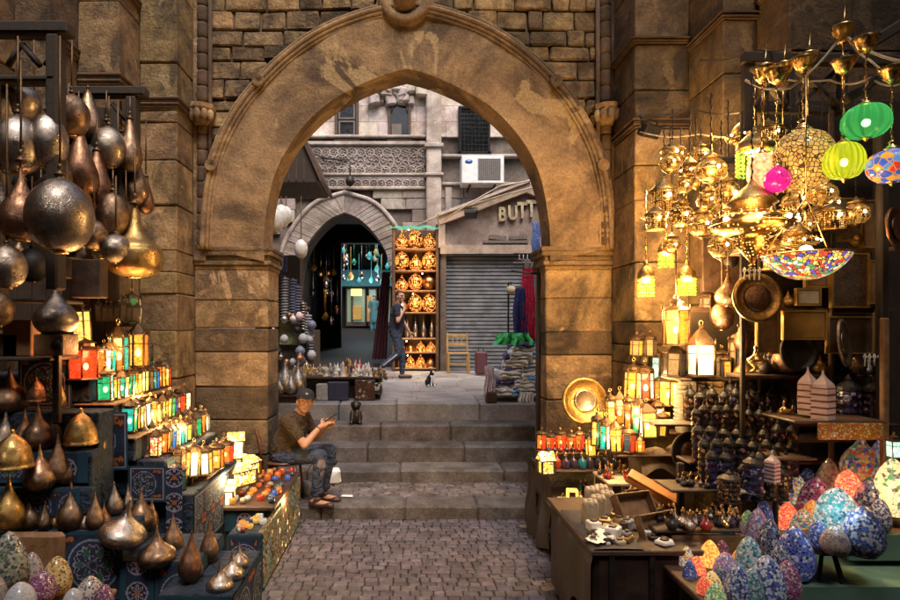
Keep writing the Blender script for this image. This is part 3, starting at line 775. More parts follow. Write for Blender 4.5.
mb=MB(); bar(mb,(sx(483),sz(242)),(sx(528),sz(242)),.06,SY-.07,SY+.02); bar(mb,(sx(489),sz(237)),(sx(506),sz(238.5)),.10,SY-.06,SY+.02); bar(mb,(sx(509),sz(238)),(sx(527),sz(237.5)),.08,SY-.05,SY+.02)
sput('worn_lettering',mb,M['woodgrey'])
def text(nm,s,size,ext,mat,parent,loc,rx=PI/2,rz=0,bevel=.004):
    cu=bpy.data.curves.new(nm,'FONT'); cu.body=s; cu.size=size; cu.extrude=ext; cu.bevel_depth=bevel; cu.offset=.008*size/.3
    o=bpy.data.objects.new(nm,cu); C.objects.link(o); o.data.materials.append(mat)
    dg=bpy.context.evaluated_depsgraph_get(); me=bpy.data.meshes.new_from_object(o.evaluated_get(dg)); bpy.data.objects.remove(o)
    o=put(nm,me,parent,loc); o.rotation_euler=(rx,0,rz); return o
for ch,px,sz_ in (('B',498,.44),('U',507.5,.44),('T',517,.5),('T',526,.52)):
    o=text('raised_letter',ch,sz_,.03,M['letter'],shop,(sx(px)-sx(495),-.04,sz(221)-PZZ+(px-498)*.0035)); o.scale=(.72,1,1)
mb=MB()
mb.box(sx(440),sx(446),SY-.05,SY+.6,PZZ,sz(252),0,(.5,.48,.5)); mb.box(sx(524),sx(590),SY-.05,SY+.6,PZZ,sz(252),0,(.5,.48,.5)); sput('door_post',mb,M['facade_dark'])
mb=MB(); z=PZZ
while z<sz(252)-.02:
    mb.prism([(SY+.12,z),(SY+.06,z+.015),(SY+.06,z+.07),(SY+.12,z+.085)],sx(446),sx(524),0,None,'x'); z+=.088
mb.box(sx(446),sx(524),SY+.1,SY+.16,PZZ,sz(252)); sput('roller_shutter',mb,M['shutter'])
mb=MB(); mb.bbox(sx(446),sx(524),SY-.12,SY+.12,sz(257),sz(251),.02); sput('shutter_box',mb,M['iron'])
# ============================================================ PEOPLE AND ANIMALS
M['skin']=plain('skin',(.42,.22,.13),.55,0,.1,90,.12)
M['hair']=plain('hair',(.012,.009,.008),.6)
M['capcloth']=plain('cap_cloth',(.012,.012,.016),.85)
M['shoe']=plain('shoe',(.05,.02,.015),.5)
M['white']=plain('white_paint',(.75,.73,.7),.5,0,.1,40,.1)
M['phone']=plain('phone',(.015,.015,.017),.2)
M['fur_black']=plain('fur_black',(.012,.011,.011),.9,0,.8,60)
M['fur_white']=plain('fur_white',(.6,.58,.55),.9,0,.8,60,.1)
def remesh(mb, voxel, mat, name, parent=None, smooth=4, matfn=None):
    me=mb.mesh(name,mat); o=bpy.data.objects.new(name,me); C.objects.link(o)
    r=o.modifiers.new('r','REMESH'); r.mode='VOXEL'; r.voxel_size=voxel; r.use_smooth_shade=True
    s=o.modifiers.new('s','SMOOTH'); s.iterations=smooth; s.factor=.5
    dg=bpy.context.evaluated_depsgraph_get(); m2=bpy.data.meshes.new_from_object(o.evaluated_get(dg)); bpy.data.objects.remove(o)
    m2.materials.clear()
    for q in (mat if isinstance(mat,list) else [mat]): m2.materials.append(q)
    if matfn:
        for p in m2.polygons: p.material_index=matfn(p.center)
    else:
        for p in m2.polygons: p.material_index=0
    for p in m2.polygons: p.use_smooth=True
    o=put(name,m2,parent); return o
def hand(mb, wrist, d, up, s=1.0, curl=.6, thumb=1):
    """palm and five bent fingers; d = direction of the fingers, up = back of the hand"""
    wrist=Vector(wrist); d=Vector(d).normalized(); up=Vector(up); up=(up-d*up.dot(d)).normalized(); side=d.cross(up)*thumb
    p=wrist+d*.05*s
    Mx=Matrix((side,d,up)).transposed()
    mb.ball(p+d*.0*s,(.040*s,.050*s,.016*s),12,0,None,Mx)
    lens=(.068,.078,.074,.058)
    for i,l in enumerate(lens):
        a=p+d*.042*s+side*(-.030+.020*i)*-1*s
        dd=d; c=curl*(.8+.1*i); pt=a
        for k in range(3):
            dd=(dd*math.cos(c*.6)-up*math.sin(c*.6)).normalized(); q=pt+dd*l*s*(.45,.32,.23)[k]
            mb.cap(pt,q,.0092*s*(1-.1*k),.0085*s*(1-.1*k),8); pt=q
    a=p+side*.036*s-d*.02*s; b=a+(side*.7+d*.6-up*.35).normalized()*.036*s; c_=b+(d*.8+side*.1-up*.5).normalized()*.03*s
    mb.cap(a,b,.012*s,.0105*s,8); mb.cap(b,c_,.0105*s,.009*s,8)
def head(c, fwd, up, s, parent, hairmat, cap=None, vox=.006):
    """separate details (eyes, brows, mouth, hair) laid on the head that belongs to the body mesh"""
    fwd=Vector(fwd).normalized(); up=Vector(up); up=(up-fwd*up.dot(fwd)).normalized(); side=fwd.cross(up)
    Mx=Matrix((side,fwd,up)).transposed(); c=Vector(c)
    W=lambda x,y,z: c+Mx@Vector((x*s,y*s,z*s))
    def face(mb):
        mb.ball(c,(.074*s,.094*s,.105*s),18,0,None,Mx)
        mb.ball(W(0,.022,-.055),(.056*s,.068*s,.062*s),14,0,None,Mx)
        mb.ball(W(0,.062,-.092),(.028*s,.028*s,.022*s),10,0,None,Mx)
        mb.cap(W(0,.088,.012),W(0,.112,-.028),.010*s,.0155*s,8)
        mb.ball(W(0,.094,-.0655),(.024*s,.012*s,.008*s),8,0,None,Mx)
        mb.cap(W(-.05,.080,.030),W(.05,.080,.030),.012*s,.012*s,8)
        for q in (-1,1):
            mb.ball(W(q*.076,-.005,-.012),(.010*s,.020*s,.032*s),8,0,None,Mx); mb.ball(W(q*.042,.062,-.022),(.024*s,.02*s,.02*s),8,0,None,Mx)
    def details():
        m_=MB()
        for q in (-1,1):
            m_.ball(W(q*.032,.0835,.006),(.0135*s,.007*s,.007*s),8,0,None,Mx)
        m_.build('eye',M['white'],parent); m_=MB()
        for q in (-1,1): m_.ball(W(q*.032,.0895,.006),(.006*s,.003*s,.006*s),8,0,None,Mx)
        m_.build('pupil',M['hair'],parent); m_=MB()
        for q in (-1,1): m_.tube([W(q*.014,.0935,.024),W(q*.034,.0925,.031),W(q*.054,.078,.022)],.0042*s,6)
        m_.build('eyebrow',M['hair'],parent)
        m_=MB(); m_.ball(W(0,.103,-.066),(.022*s,.005*s,.005*s),8,0,None,Mx); m_.build('lips',M['lips'],parent)
        m_=MB(); H=[]
        m_.ball(W(0,-.012,.022),(.080*s,.096*s,.098*s),18,0,None,Mx)
        o=m_.build('hair',hairmat,parent)
        me=o.data; bm=bmesh.new(); bm.from_mesh(me); inv=Mx.transposed()
        kill=[v for v in bm.verts if ((lambda p: (p.y>.045*s and p.z<.058*s) or p.z<-.055*s)(inv@(v.co-c)))]
        bmesh.ops.delete(bm,geom=kill,context='VERTS'); bm.to_mesh(me); bm.free()
        if cap:
            m_=MB(); 
            prof=[(.088*s,0),(.091*s,.02*s),(.088*s,.05*s),(.07*s,.085*s),(.035*s,.103*s),(.012*s,.108*s),(.001,.112*s)]
            m_.lathe(prof,20,tuple(W(0,-.006,.022)),0,None,True,0,Mx,1.16)
            vs=[];n=12
            for k in range(n+1):
                a=PI*(.13+.74*k/n); vs.append(W(.084*math.cos(a),.085*math.sin(a),.040)); vs.append(W(.092*math.cos(a),.075+.085*math.sin(a),.034))
            lo=[v-up*.006*s for v in vs]; f=[]
            for k in range(n): f.append((2*k,2*k+1,2*k+3,2*k+2)); f.append((2*k+26,2*k+28,2*k+29,2*k+27)); f.append((2*k+1,2*k+27,2*k+29,2*k+3))
            m_.add(vs+lo,f,0,None,True); m_.build('cap',cap,parent)
            m_=MB(); m_.ball(W(0,.095,.075),(.014*s,.004*s,.010*s),8,0,None,Mx); m_.build('cap_badge',M['greycloth'],parent)
    return face,details


# ---- seated man
def seated_man():
    Y=6.0; ox=PX(291,Y)
    t=thing('person','man in a dark cap and brown t-shirt sitting on a chair, holding a phone','person',(ox,Y,.12))
    # local coordinates : +x = towards his knees (image right), -y = towards the camera
    hip=Vector((-.07,0,.50)); hipR=hip+Vector((.02,-.09,0)); hipL=hip+Vector((.02,.09,0))
    chest=Vector((.03,-.0,.80)); neck=Vector((.085,-.015,.955)); hc=Vector((.155,-.05,1.075))
    shR=Vector((.0,-.19,.90)); shL=Vector((.11,.17,.885))
    elR=Vector((.185,-.25,.66)); wrR=Vector((.33,-.14,.83)); elL=Vector((.24,.15,.66)); wrL=Vector((.36,-.02,.80))
    knR=Vector((.33,-.12,.52)); anR=Vector((.285,-.13,.09)); knL=Vector((.40,.11,.53)); anL=Vector((.33,.08,.09))
    fwd=Vector((.26,-.93,.10)); up=Vector((.10,.05,1)); 
    face,details=head(hc,fwd,up,1.06,t,M['hair'],M['capcloth'])
    mb=MB(); face(mb)
    mb.cap(neck-Vector((0,0,.05)),hc-Vector((.02,.0,.06)),.058,.052)
    mb.cap(hip,chest,.11,.12); mb.cap(chest,neck,.11,.055)
    for s,e,w_,d in ((shR,elR,wrR,(.75,.1,.5)),(shL,elL,wrL,(.6,-.55,.5))):
        mb.cap(s,e,.05,.041); mb.cap(e,w_,.042,.027)
    hand(mb,wrR,(.8,.25,.5),(-.3,-.85,.3),1.0,.9,-1); hand(mb,wrL,(.8,-.2,.35),(-.2,.6,-.6),1.0,.8,1)
    for h,k,a in ((hipR,knR,anR),(hipL,knL,anL)):
        mb.cap(h,k,.078,.055); mb.cap(k,a,.055,.036); mb.cap(a-Vector((.03,0,.04)),a+Vector((.15,-.04,-.06)),.035,.028)
    remesh(mb,.0065,M['skin'],'body',t,3)
    details()
    mb=MB()
    mb.ball(hip+Vector((.0,0,.02)),(.145,.165,.12)); mb.cap(hip+Vector((-.02,0,.06)),chest,.145,.155); 
    mb.ball(chest+Vector((-.01,0,.02)),(.15,.19,.15)); mb.ball((chest+neck)/2,(.11,.15,.10)); mb.cap(shR,shL,.078,.078); mb.cap(neck-Vector((.02,0,.07)),neck-Vector((.0,0,.015)),.075,.062)
    mb.cap(shR,shR+(elR-shR)*.62,.074,.066); mb.cap(shL,shL+(elL-shL)*.62,.072,.064)
    mb.cap(hip+Vector((.05,-.1,.12)),chest+Vector((.06,-.1,-.1)),.05,.04); mb.cap(hip+Vector((-.1,-.05,.05)),hip+Vector((.08,-.13,.06)),.05,.04)
    remesh(mb,.010,M['shirt_brown'],'t_shirt',t,6)
    mb=MB()
    mb.ball(hip-Vector((0,0,.0)),(.15,.18,.11))
    for h,k,a in ((hipR,knR,anR),(hipL,knL,anL)):
        mb.cap(h,k,.098,.072); mb.cap(k,a+Vector((0,0,.05)),.072,.056); mb.cap(k+Vector((-.03,-.02,-.1)),k+Vector((.03,0,-.12)),.05,.05); mb.cap(a+Vector((-.02,0,.06)),a+Vector((.03,0,.07)),.05,.05)
    def patch(p): return 1 if ((Vector(p)-(knR+Vector((.02,-.06,-.07)))).length<.05 or (Vector(p)-(knR+Vector((.03,-.05,-.17)))).length<.03) else 0
    remesh(mb,.010,[M['jeans'],M['ripdenim']],'jeans',t,5,patch)
    for a in (anR,anL):
        mb=MB(); mb.cap(a+Vector((-.05,.01,-.065)),a+Vector((.16,-.045,-.068)),.034,.036); mb.ball(a+Vector((.14,-.04,-.062)),(.05,.045,.03)); mb.cap(a+Vector((-.04,0,-.06)),a+Vector((.02,-.01,-.015)),.037,.036)
        o=remesh(mb,.008,M['shoe'],'shoe',t,3)
    mb=MB(); mb.lathe([(.030,-.006),(.032,0),(.030,.006)],12,tuple(wrR-(wrR-elR).normalized()*.03),0,None,True,0,Vector((0,0,1)).rotation_difference(wrR-elR).to_matrix()); mb.build('bracelet',M['shoe'],t)
    t.scale=(.95,)*3
    # phone held in both hands
    ph=thing('phone','dark phone held up in the seated man\'s hands','phone',(ox+(wrR.x+.10)*.95,Y+(wrR.y+.045)*.95,.12+(wrR.z+.085)*.95))
    ph.rotation_euler=(math.radians(-12),math.radians(-28),math.radians(20))
    mb=MB(); mb.bbox(-.075,.075,-.037,.037,-.004,.004,.003); mb.build('phone_body',M['phone'],ph)
    mb=MB(); mb.box(-.068,.068,-.033,.033,.0042,.005); mb.build('screen',M['glassdark'],ph)
    return t

def chair_bent():
    Y=6.0; ox=PX(291,Y)
    t=thing('chair','brown bentwood chair the man in the cap sits on','chair',(ox-.08,Y,.12))
    mb=MB(); mb.lathe([(.001,.425),(.19,.425),(.205,.44),(.2,.455),(.001,.458)],24,(0,0,0),0,None,True,0,None,.95); mb.build('seat',M['woodred'],t)
    for sx_,sy_ in ((1,1),(1,-1),(-1,1),(-1,-1)):
        mb=MB(); mb.tube([(.15*sx_,.14*sy_,.43),(.19*sx_,.17*sy_,0)],[.016,.012],8); mb.build('leg',M['woodred'],t)
    mb=MB(); pts=[]
    for k in range(17):
        a=PI*k/16; pts.append((-.17-.14*math.sin(a),-.19*math.cos(a),.44+.50*math.sin(a)**.55))
    mb.tube(pts,.014,8); mb.tube([(-.19,-.10,.44),(-.28,-.09,.86)],.010,6); mb.tube([(-.19,.10,.44),(-.28,.09,.86)],.010,6); mb.build('backrest',M['woodred'],t)
    mb=MB(); mb.lathe([(.165,.2),(.175,.21),(.165,.22)],20); mb.build('stretcher_ring',M['woodred'],t); t.scale=(.95,)*3
M['woodred']=plain('varnished_wood',(.10,.035,.018),.35,0,.2,40,.4)
seated_man(); chair_bent()

# ---- walking man in the plaza
def walking_man():
    Y=11.6; ox=PX(397,Y)
    t=thing('person','man in dark t-shirt and jeans walking across the plaza, hand raised to face','person',(ox,Y,PZZ))
    hip=Vector((-.02,0,.90)); ch=Vector((.01,0,1.28)); neck=Vector((.02,0,1.46)); hc=Vector((.055,-.02,1.60))
    shR=Vector((-.0,-.18,1.40)); shL=Vector((.02,.18,1.40)); elR=Vector((.02,-.25,1.12)); wrR=Vector((.15,-.15,1.36))
    elL=Vector((.12,.22,1.12)); wrL=Vector((.24,.2,.92))
    knF=Vector((.10,.09,.48)); anF=Vector((.10,.09,.09)); knB=Vector((.03,-.09,.50)); anB=Vector((-.30,-.09,.24))
    face,details=head(hc,(.75,-.6,-.1),(0,0,1),1.0,t,M['hair'])
    mb=MB(); face(mb); mb.cap(neck-Vector((0,0,.05)),hc-Vector((.02,0,.06)),.055,.052); mb.cap(hip,ch,.12,.12); mb.cap(ch,neck,.1,.06)
    for s,e,w_ in ((shR,elR,wrR),(shL,elL,wrL)): mb.cap(s,e,.048,.04); mb.cap(e,w_,.04,.026)
    hand(mb,wrR,(-.1,.3,.9),(.7,-.6,0),1,.8,1); hand(mb,wrL,(.35,0,-.9),(.3,.9,0),1,.5,1)
    for h,k,a in ((hip+Vector((0,.09,0)),knF,anF),(hip+Vector((0,-.09,0)),knB,anB)): mb.cap(h,k,.08,.056); mb.cap(k,a,.055,.036)
    mb.cap(anF-Vector((.03,0,.04)),anF+Vector((.15,0,-.06)),.035,.028); mb.cap(anB,anB+Vector((.10,0,-.13)),.035,.028)
    remesh(mb,.010,M['skin'],'body',t,3); details()
    mb=MB(); mb.cap(hip+Vector((0,0,.03)),ch,.145,.15); mb.ball(ch+Vector((0,0,.02)),(.13,.18,.16)); mb.cap(shR,shL,.07,.07); mb.ball((ch+neck)/2,(.1,.14,.09)); mb.cap(shR,shR+(elR-shR)*.6,.07,.062); mb.cap(shL,shL+(elL-shL)*.6,.07,.062); mb.ball(hip+Vector((0,0,.03)),(.14,.17,.1))
    remesh(mb,.012,M['navy'],'t_shirt',t,5)
    text('shirt_number','17',.13,.002,M['white'],t,(.05,-.165,1.27),bevel=0).rotation_euler=(PI/2,0,.35)
    mb=MB(); mb.ball(hip-Vector((0,0,.02)),(.135,.17,.11))
    for h,k,a in ((hip+Vector((0,.09,0)),knF,anF),(hip+Vector((0,-.09,0)),knB,anB)): mb.cap(h,k,.095,.07); mb.cap(k,a+(k-a).normalized()*.04,.07,.055)
    remesh(mb,.012,M['jeans'],'jeans',t,5)
    mb=MB(); mb.cap(knB+(anB-knB)*.1-Vector((0,.062,0)),knB+(anB-knB)*.85-Vector((0,.055,0)),.018,.016); mb.build('trouser_stripe',M['greycloth'],t)
    for a,d in ((anF,Vector((.2,0,-.0))),(anB,Vector((.13,0,-.17)))):
        mb=MB(); b=a+Vector((-.04,0,-.045)); mb.cap(b,b+d,.042,.04); remesh(mb,.012,M['shoe'],'shoe',t,3)
walking_man()
def MB_person(h,shirt):
    """small standing figure for the distance: body, clothing and hair"""
    t=bpy.data.objects.new('person',None); C.objects.link(t); s=h/1.7
    mb=MB(); mb.ball((0,0,1.58),(.075,.09,.11)); mb.cap((0,0,1.3),(0,0,1.5),.06,.05); mb.cap((0,0,.9),(0,0,1.3),.12,.13)
    for q in (-1,1): mb.cap((q*.19,0,1.38),(q*.25,0,1.1),.045,.04); mb.cap((q*.25,0,1.1),(q*.24,-.08,.85),.04,.03); mb.cap((q*.09,0,.9),(q*.1,0,.06),.08,.045); mb.cap((q*.1,0,.04),(q*.1,-.14,.03),.04,.03)
    remesh(mb,.02,M['skin'],'body',t,2)
    mb=MB(); mb.cap((0,0,.5),(0,0,1.32),.17,.15); mb.cap((-.17,0,1.38),(.17,0,1.38),.08,.08)
    for q in (-1,1): mb.cap((q*.18,0,1.38),(q*.24,0,1.15),.065,.06); mb.cap((q*.09,0,.9),(q*.1,0,.12),.11,.09)
    remesh(mb,.02,shirt,'clothes',t,3)
    mb=MB(); mb.ball((0,.02,1.62),(.085,.095,.095)); mb.build('hair',M['hair'],t)
    t.scale=(s,)*3; return t
simple_person_far(374,24.9,1.72,1.5,M['bluegrey_'],'distant figure in bluish clothes in front of the far shop')

# ---- cat in the plaza, seen from the front right
def cat():
    Y=10.2; t=thing('cat','small black and white cat sitting on the plaza paving','cat',(PX(431,Y),Y,PZZ),math.radians(25))
    mb=MB()
    mb.ball((0,.03,.10),(.062,.085,.095)); mb.ball((0,-.015,.15),(.048,.055,.085)); mb.cap((0,-.02,.18),(0,-.035,.235),.04,.034)
    mb.ball((0,-.05,.258),(.043,.042,.038)); mb.ball((0,-.085,.248),(.018,.018,.015))
    for q in (-1,1):
        mb.cap((q*.026,-.04,.28),(q*.030,-.04,.315),.014,.003,6)
        mb.cap((q*.028,-.055,.15),(q*.028,-.065,.015),.019,.013); mb.cap((q*.028,-.065,.012),(q*.028,-.085,.012),.014,.013)
        mb.ball((q*.055,.04,.065),(.03,.06,.06)); mb.cap((q*.06,.0,.015),(q*.06,-.045,.014),.018,.015)
    mb.tube([(0,.1,.03),(.06,.14,.02),(.11,.08,.02),(.11,.0,.02)],[.014,.013,.012,.008],8)
    def mf(p):
        x,y,z=p
        if y<-.02 and .03<z<.19 and abs(x)<.035: return 1
        if z<.05 and y<-.02: return 1
        if z<.265 and y<-.07 and abs(x)<.02: return 1
        return 0
    remesh(mb,.006,[M['fur_black'],M['fur_white']],'body',t,2,mf)
cat()
# dark seated statuette on the steps
def statuette():
    Y=7.66; t=thing('statuette','small dark carved figure with a round head sitting on the second step from the top','statuette',(PX(356,Y),Y,.65))
    mb=MB(); mb.ball((0,0,.08),(.088,.07,.09)); mb.cap((0,0,.1),(0,0,.17),.07,.05); mb.ball((0,-.01,.235),(.066,.06,.062)); mb.ball((.05,-.01,.25),(.02,.02,.025)); mb.ball((-.05,-.01,.25),(.02,.02,.025))
    for q in (-1,1): mb.cap((q*.05,-.03,.15),(q*.05,-.07,.03),.024,.02); mb.ball((q*.055,-.06,.02),(.03,.045,.02))
    mb.cap((0,-.05,.225),(0,-.08,.22),.022,.015)
    remesh(mb,.008,M['darkwoodstat'],'body',t,2)

statuette()
# ============================================================ LAMP KINDS
M['paneframe']=plain('lantern_metal',(.10,.06,.03),.45,.7,.2,90,.4)
GL={}
for k,c,s in (('amber',(1,.42,.05),1.1),('yellow',(1,.60,.10),1.2),('red',(1,.06,.015),1.0),('orange',(1,.20,.025),1.05),('green',(.03,.50,.18),.7),('teal',(.03,.55,.42),.75),('white',(1,.78,.42),2.0),('blue',(.06,.18,.65),.6),('ice',(.50,.80,.62),1.0)):
    GL[k]=litglass('glass_'+k,c,s)
for k,c in (('darkblue',(.03,.05,.10)),('darkgrey',(.10,.09,.08)),('darkteal',(.03,.10,.10)),('dull',(.28,.22,.14)),('dred',(.22,.04,.02))):
    GL[k]=plain('unlit_'+k,c,.15,0,0)
M['bulb']=emit('bulb',(1,.74,.38),14)
M['bulbw']=emit('bulb_white',(1,.84,.58),22)
cache={}
def inst(parts,name,label,cat,loc,rz=0,group=None,sc=1):
    """parts: list of (part name, mesh, [sub-parts])"""
    t=thing(name,label,cat,loc,rz,group,sc)
    def rec(ps,par):
        for p in ps:
            o=put(p[0],p[1],par)
            if len(p)>2 and p[2]: rec(p[2],o)
    rec(parts,t); return t
def prof_mesh(key,prof,mat,n=24,sq=1,smooth=True):
    if key not in cache:
        mb=MB(); mb.lathe(prof,n,(0,0,0),0,None,smooth,0,None,sq); cache[key]=mb.mesh(key.split('|')[0],mat)
    return cache[key]
def interp(prof,k=4): return [(max(.0008,r),z) for r,z in smooth_curve(prof,k)]

# --- pear / ball / long lamps of beaten metal. unit height, base at z=0
PEAR={'fat':[(.001,0),(.20,.0),(.36,.05),(.47,.17),(.49,.28),(.42,.42),(.27,.55),(.14,.68),(.075,.80),(.04,.90),(.018,.97),(.001,1)],
      'slim':[(.001,0),(.17,.0),(.26,.05),(.34,.18),(.34,.30),(.27,.46),(.16,.62),(.085,.76),(.05,.87),(.02,.96),(.001,1)],
      'onion':[(.001,0),(.25,.0),(.42,.05),(.56,.17),(.58,.27),(.50,.38),(.33,.48),(.18,.58),(.10,.70),(.055,.82),(.025,.94),(.001,1)],
      'long':[(.001,0),(.12,.02),(.24,.10),(.29,.24),(.27,.42),(.19,.62),(.12,.80),(.08,.92),(.06,1)],
      'ball':[(.001,0),(.13,.005),(.30,.06),(.44,.18),(.52,.36),(.53,.50),(.48,.66),(.36,.80),(.20,.90),(.085,.935),(.07,.955),(.08,.965),(.055,1)],
      'dish':[(.001,.03),(.12,.0),(.30,.03),(.42,.10),(.455,.20),(.46,.34),(.43,.36),(.40,.42),(.26,.50),(.16,.60),(.10,.74),(.06,.88),(.03,1)],
      'dome':[(.50,0),(.53,.02),(.52,.07),(.49,.10),(.50,.14),(.48,.30),(.42,.50),(.30,.68),(.17,.79),(.08,.85),(.05,.89),(.07,.93),(.02,1)]}
def metal_lamp(style,mat,px,ytop,ybot,Y,label,group=None,chain=None,name=None,tilt=0,wf=1.0,rz=None):
    H=(ybot-ytop)*Y/600.0; z0=PZ(ybot,Y)
    key='body|%s|%s|%.2f'%(style,mat,wf)
    pr=interp([(r*wf,z) for r,z in PEAR[style]],3)
    if style=='dome': pr=[(r*wf,z) for r,z in PEAR[style]]
    me=prof_mesh(key,pr,M[mat],28)
    sub=[]
    nk='neck_ring|'+mat
    if nk not in cache:
        mb=MB(); mb.lathe([(.05,.0),(.065,.012),(.05,.024)],14); cache[nk]=mb.mesh('neck_ring',M['brassp'])
    parts=[('body',me)]
    t=inst(parts,name or ('hanging_lamp' if chain is not None else 'metal_lamp'),label,'lamp',(PX(px,Y),Y,z0),R.uniform(0,6) if rz is None else rz,group,H)
    if chain is not None:
        mb=MB(); L=(PZ(chain,Y)-z0)/H
        mb.tube([(0,0,.98),(0,0,L)],.006/H,5)
        mb.lathe([(.05,.97),(.075,.985),(.075,1.0),(.03,1.03),(.02,1.06),(.035,1.08),(.03,1.12),(.008,1.14)],12)
        mb.build('chain',M['paneframe'],t)
        mb=MB(); mb.lathe([(.10,.02),(.115,.0),(.10,-.02)],14); 
        if style in('ball','fat','dish'): mb.build('bottom_ring',M['brassp'],t)
    else:
        mb=MB(); mb.lathe([(.16*wf,.0),(.19*wf,.006),(.17*wf,.02)],18); mb.build('foot_ring',M['brassp'],t)
    if tilt: t.rotation_euler=(0,tilt,0)
    return t

# --- lantern with coloured glass panes. unit height incl. ring, base at z=0
def pane_lantern(n,w,cols,lit,roof='cone',body=.58,bulge=0):
    key=('pl',n,w,tuple(cols),lit,roof,body,bulge)
    if key in cache: return cache[key]
    zb=.05; zt=zb+body; r=w/2; ph=PI/n if n==4 else PI/n
    def ringp(rr,z): return [(rr*math.cos(2*PI*i/n+ph),rr*math.sin(2*PI*i/n+ph),z) for i in range(n)]
    fb=MB()
    fb.lathe([(r*1.02,0),(r*1.10,.015),(r*1.05,zb)],n,(0,0,0),0,None,False,ph)
    fb.lathe([(r*1.06,zt),(r*1.14,zt+.02),(r*1.08,zt+.04)],n,(0,0,0),0,None,False,ph)
    b0=ringp(r,zb); b1=ringp(r*(1+bulge*.3),(zb+zt)/2) if bulge else None; b2=ringp(r,zt)
    for i in range(n):
        fb.tube([b0[i],b1[i],b2[i]] if bulge else [b0[i],b2[i]],.022 if w>.3 else .018,5)
    zm=zb+body*.72
    rr=r*(1+bulge*.3*.55)
    m_=ringp(rr*1.005,zm)
    for i in range(n): fb.tube([m_[i],m_[(i+1)%n]],.013,4)
    fr=fb.mesh('frame',M['paneframe'])
    gb=MB(); mats=[]; 
    for c in cols:
        if c not in mats: mats.append(c)
    f=.97
    for i in range(n):
        j=(i+1)%n; c=mats.index(cols[i%len(cols)])
        if bulge:
            for q0,q1 in ((b0,b1),(b1,b2)): gb.add([(q0[i][0]*f,q0[i][1]*f,q0[i][2]),(q0[j][0]*f,q0[j][1]*f,q0[j][2]),(q1[j][0]*f,q1[j][1]*f,q1[j][2]),(q1[i][0]*f,q1[i][1]*f,q1[i][2])],[(0,1,2,3)],c)
        else: gb.add([(b0[i][0]*f,b0[i][1]*f,zb),(b0[j][0]*f,b0[j][1]*f,zb),(b2[j][0]*f,b2[j][1]*f,zt),(b2[i][0]*f,b2[i][1]*f,zt)],[(0,1,2,3)],c)
    g=gb.mesh('glass',[GL[c] for c in mats])
    rb=MB(); z=zt+.04; top=.9
    if roof=='cone': pr=[(r*1.1,z),(r*.75,z+(top-z)*.35),(r*.35,z+(top-z)*.7),(r*.12,z+(top-z)*.85),(r*.2,top),(.015,top+.02)]
    elif roof=='onion': pr=[(r*.95,z),(r*1.1,z+(top-z)*.2),(r*.9,z+(top-z)*.45),(r*.4,z+(top-z)*.65),(r*.15,z+(top-z)*.8),(r*.22,z+(top-z)*.9),(.015,top)]
    else: pr=[(r*1.1,z),(r*.6,z+.05),(r*.45,z+.06),(r*.45,z+.12),(r*.6,z+.13),(r*.2,z+.2),(.015,top)]
    rb.lathe(pr,n if roof!='onion' else 12,(0,0,0),0,None,False,ph)
    for i in range(n):
        a=2*PI*i/n+ph
        rb.lathe([(.018,zt+.03),(.024,zt+.06),(.003,zt+.12)],5,(r*1.08*math.cos(a),r*1.08*math.sin(a),0))
    ro=rb.mesh('roof',M['paneframe'])
    kb=MB(); pts=[(.035*math.cos(2*PI*k/10),0,top+.045+.045*math.sin(2*PI*k/10)) for k in range(11)]
    kb.tube(pts,.008,5,0,None,False); kr=kb.mesh('ring',M['brassp'])
    parts=[('frame',fr),('glass',g),('roof',ro),('ring',kr)]
    if lit:
        bb=MB(); bb.ball((0,0,zb+body*.42),(min(.055,r*.4),)*2+(.08,),8); parts.append(('bulb',bb.mesh('bulb',M['bulb' if lit==1 else 'bulbw'])))
    cache[key]=parts; return parts
def lantern(px,ytop,ybot,Y,n,w,cols,lit,label,group=None,roof='cone',chain=None,cat='lantern',body=.58,bulge=0,rz=None,name='lantern'):
    H=(ybot-ytop)*Y/600.0; z0=PZ(ybot,Y)
    wn=round(w/(ybot-ytop),2)
    t=inst(pane_lantern(n,wn,cols,lit,roof,body,bulge),name,label,cat,(PX(px,Y),Y,z0),R.uniform(-.25,.25) if rz is None else rz,group,H)
    if chain is not None:
        mb=MB(); mb.tube([(0,0,.98),(0,0,(PZ(chain,Y)-z0)/H)],.005/H,5); mb.build('chain',M['paneframe'],t)
    else: t.rotation_euler=(R.uniform(-.04,.04),R.uniform(-.05,.05),t.rotation_euler.z)
    return t
def point(px,py,Y,e,c=(1,.62,.28),r=.05,parent=None,loc=None):
    l=bpy.data.lights.new('lamp_or_fill_light','POINT'); l.energy=e; l.color=c; l.shadow_soft_size=r
    o=bpy.data.objects.new('lamp_or_fill_light',l); C.objects.link(o)
    o.location=loc or (PX(px,Y),Y,PZ(py,Y)); return o
def solid(name,label,cat,shapes,group=None,loc=(0,0,0),rz=0):
    """thing from parts: shapes = [(part name, MB in world coords relative to loc, material)]"""
    t=thing(name,label,cat,loc,rz,group)
    for nm,mb,m in shapes: mb.build(nm,m if not isinstance(m,str) else M[m],t)
    return t

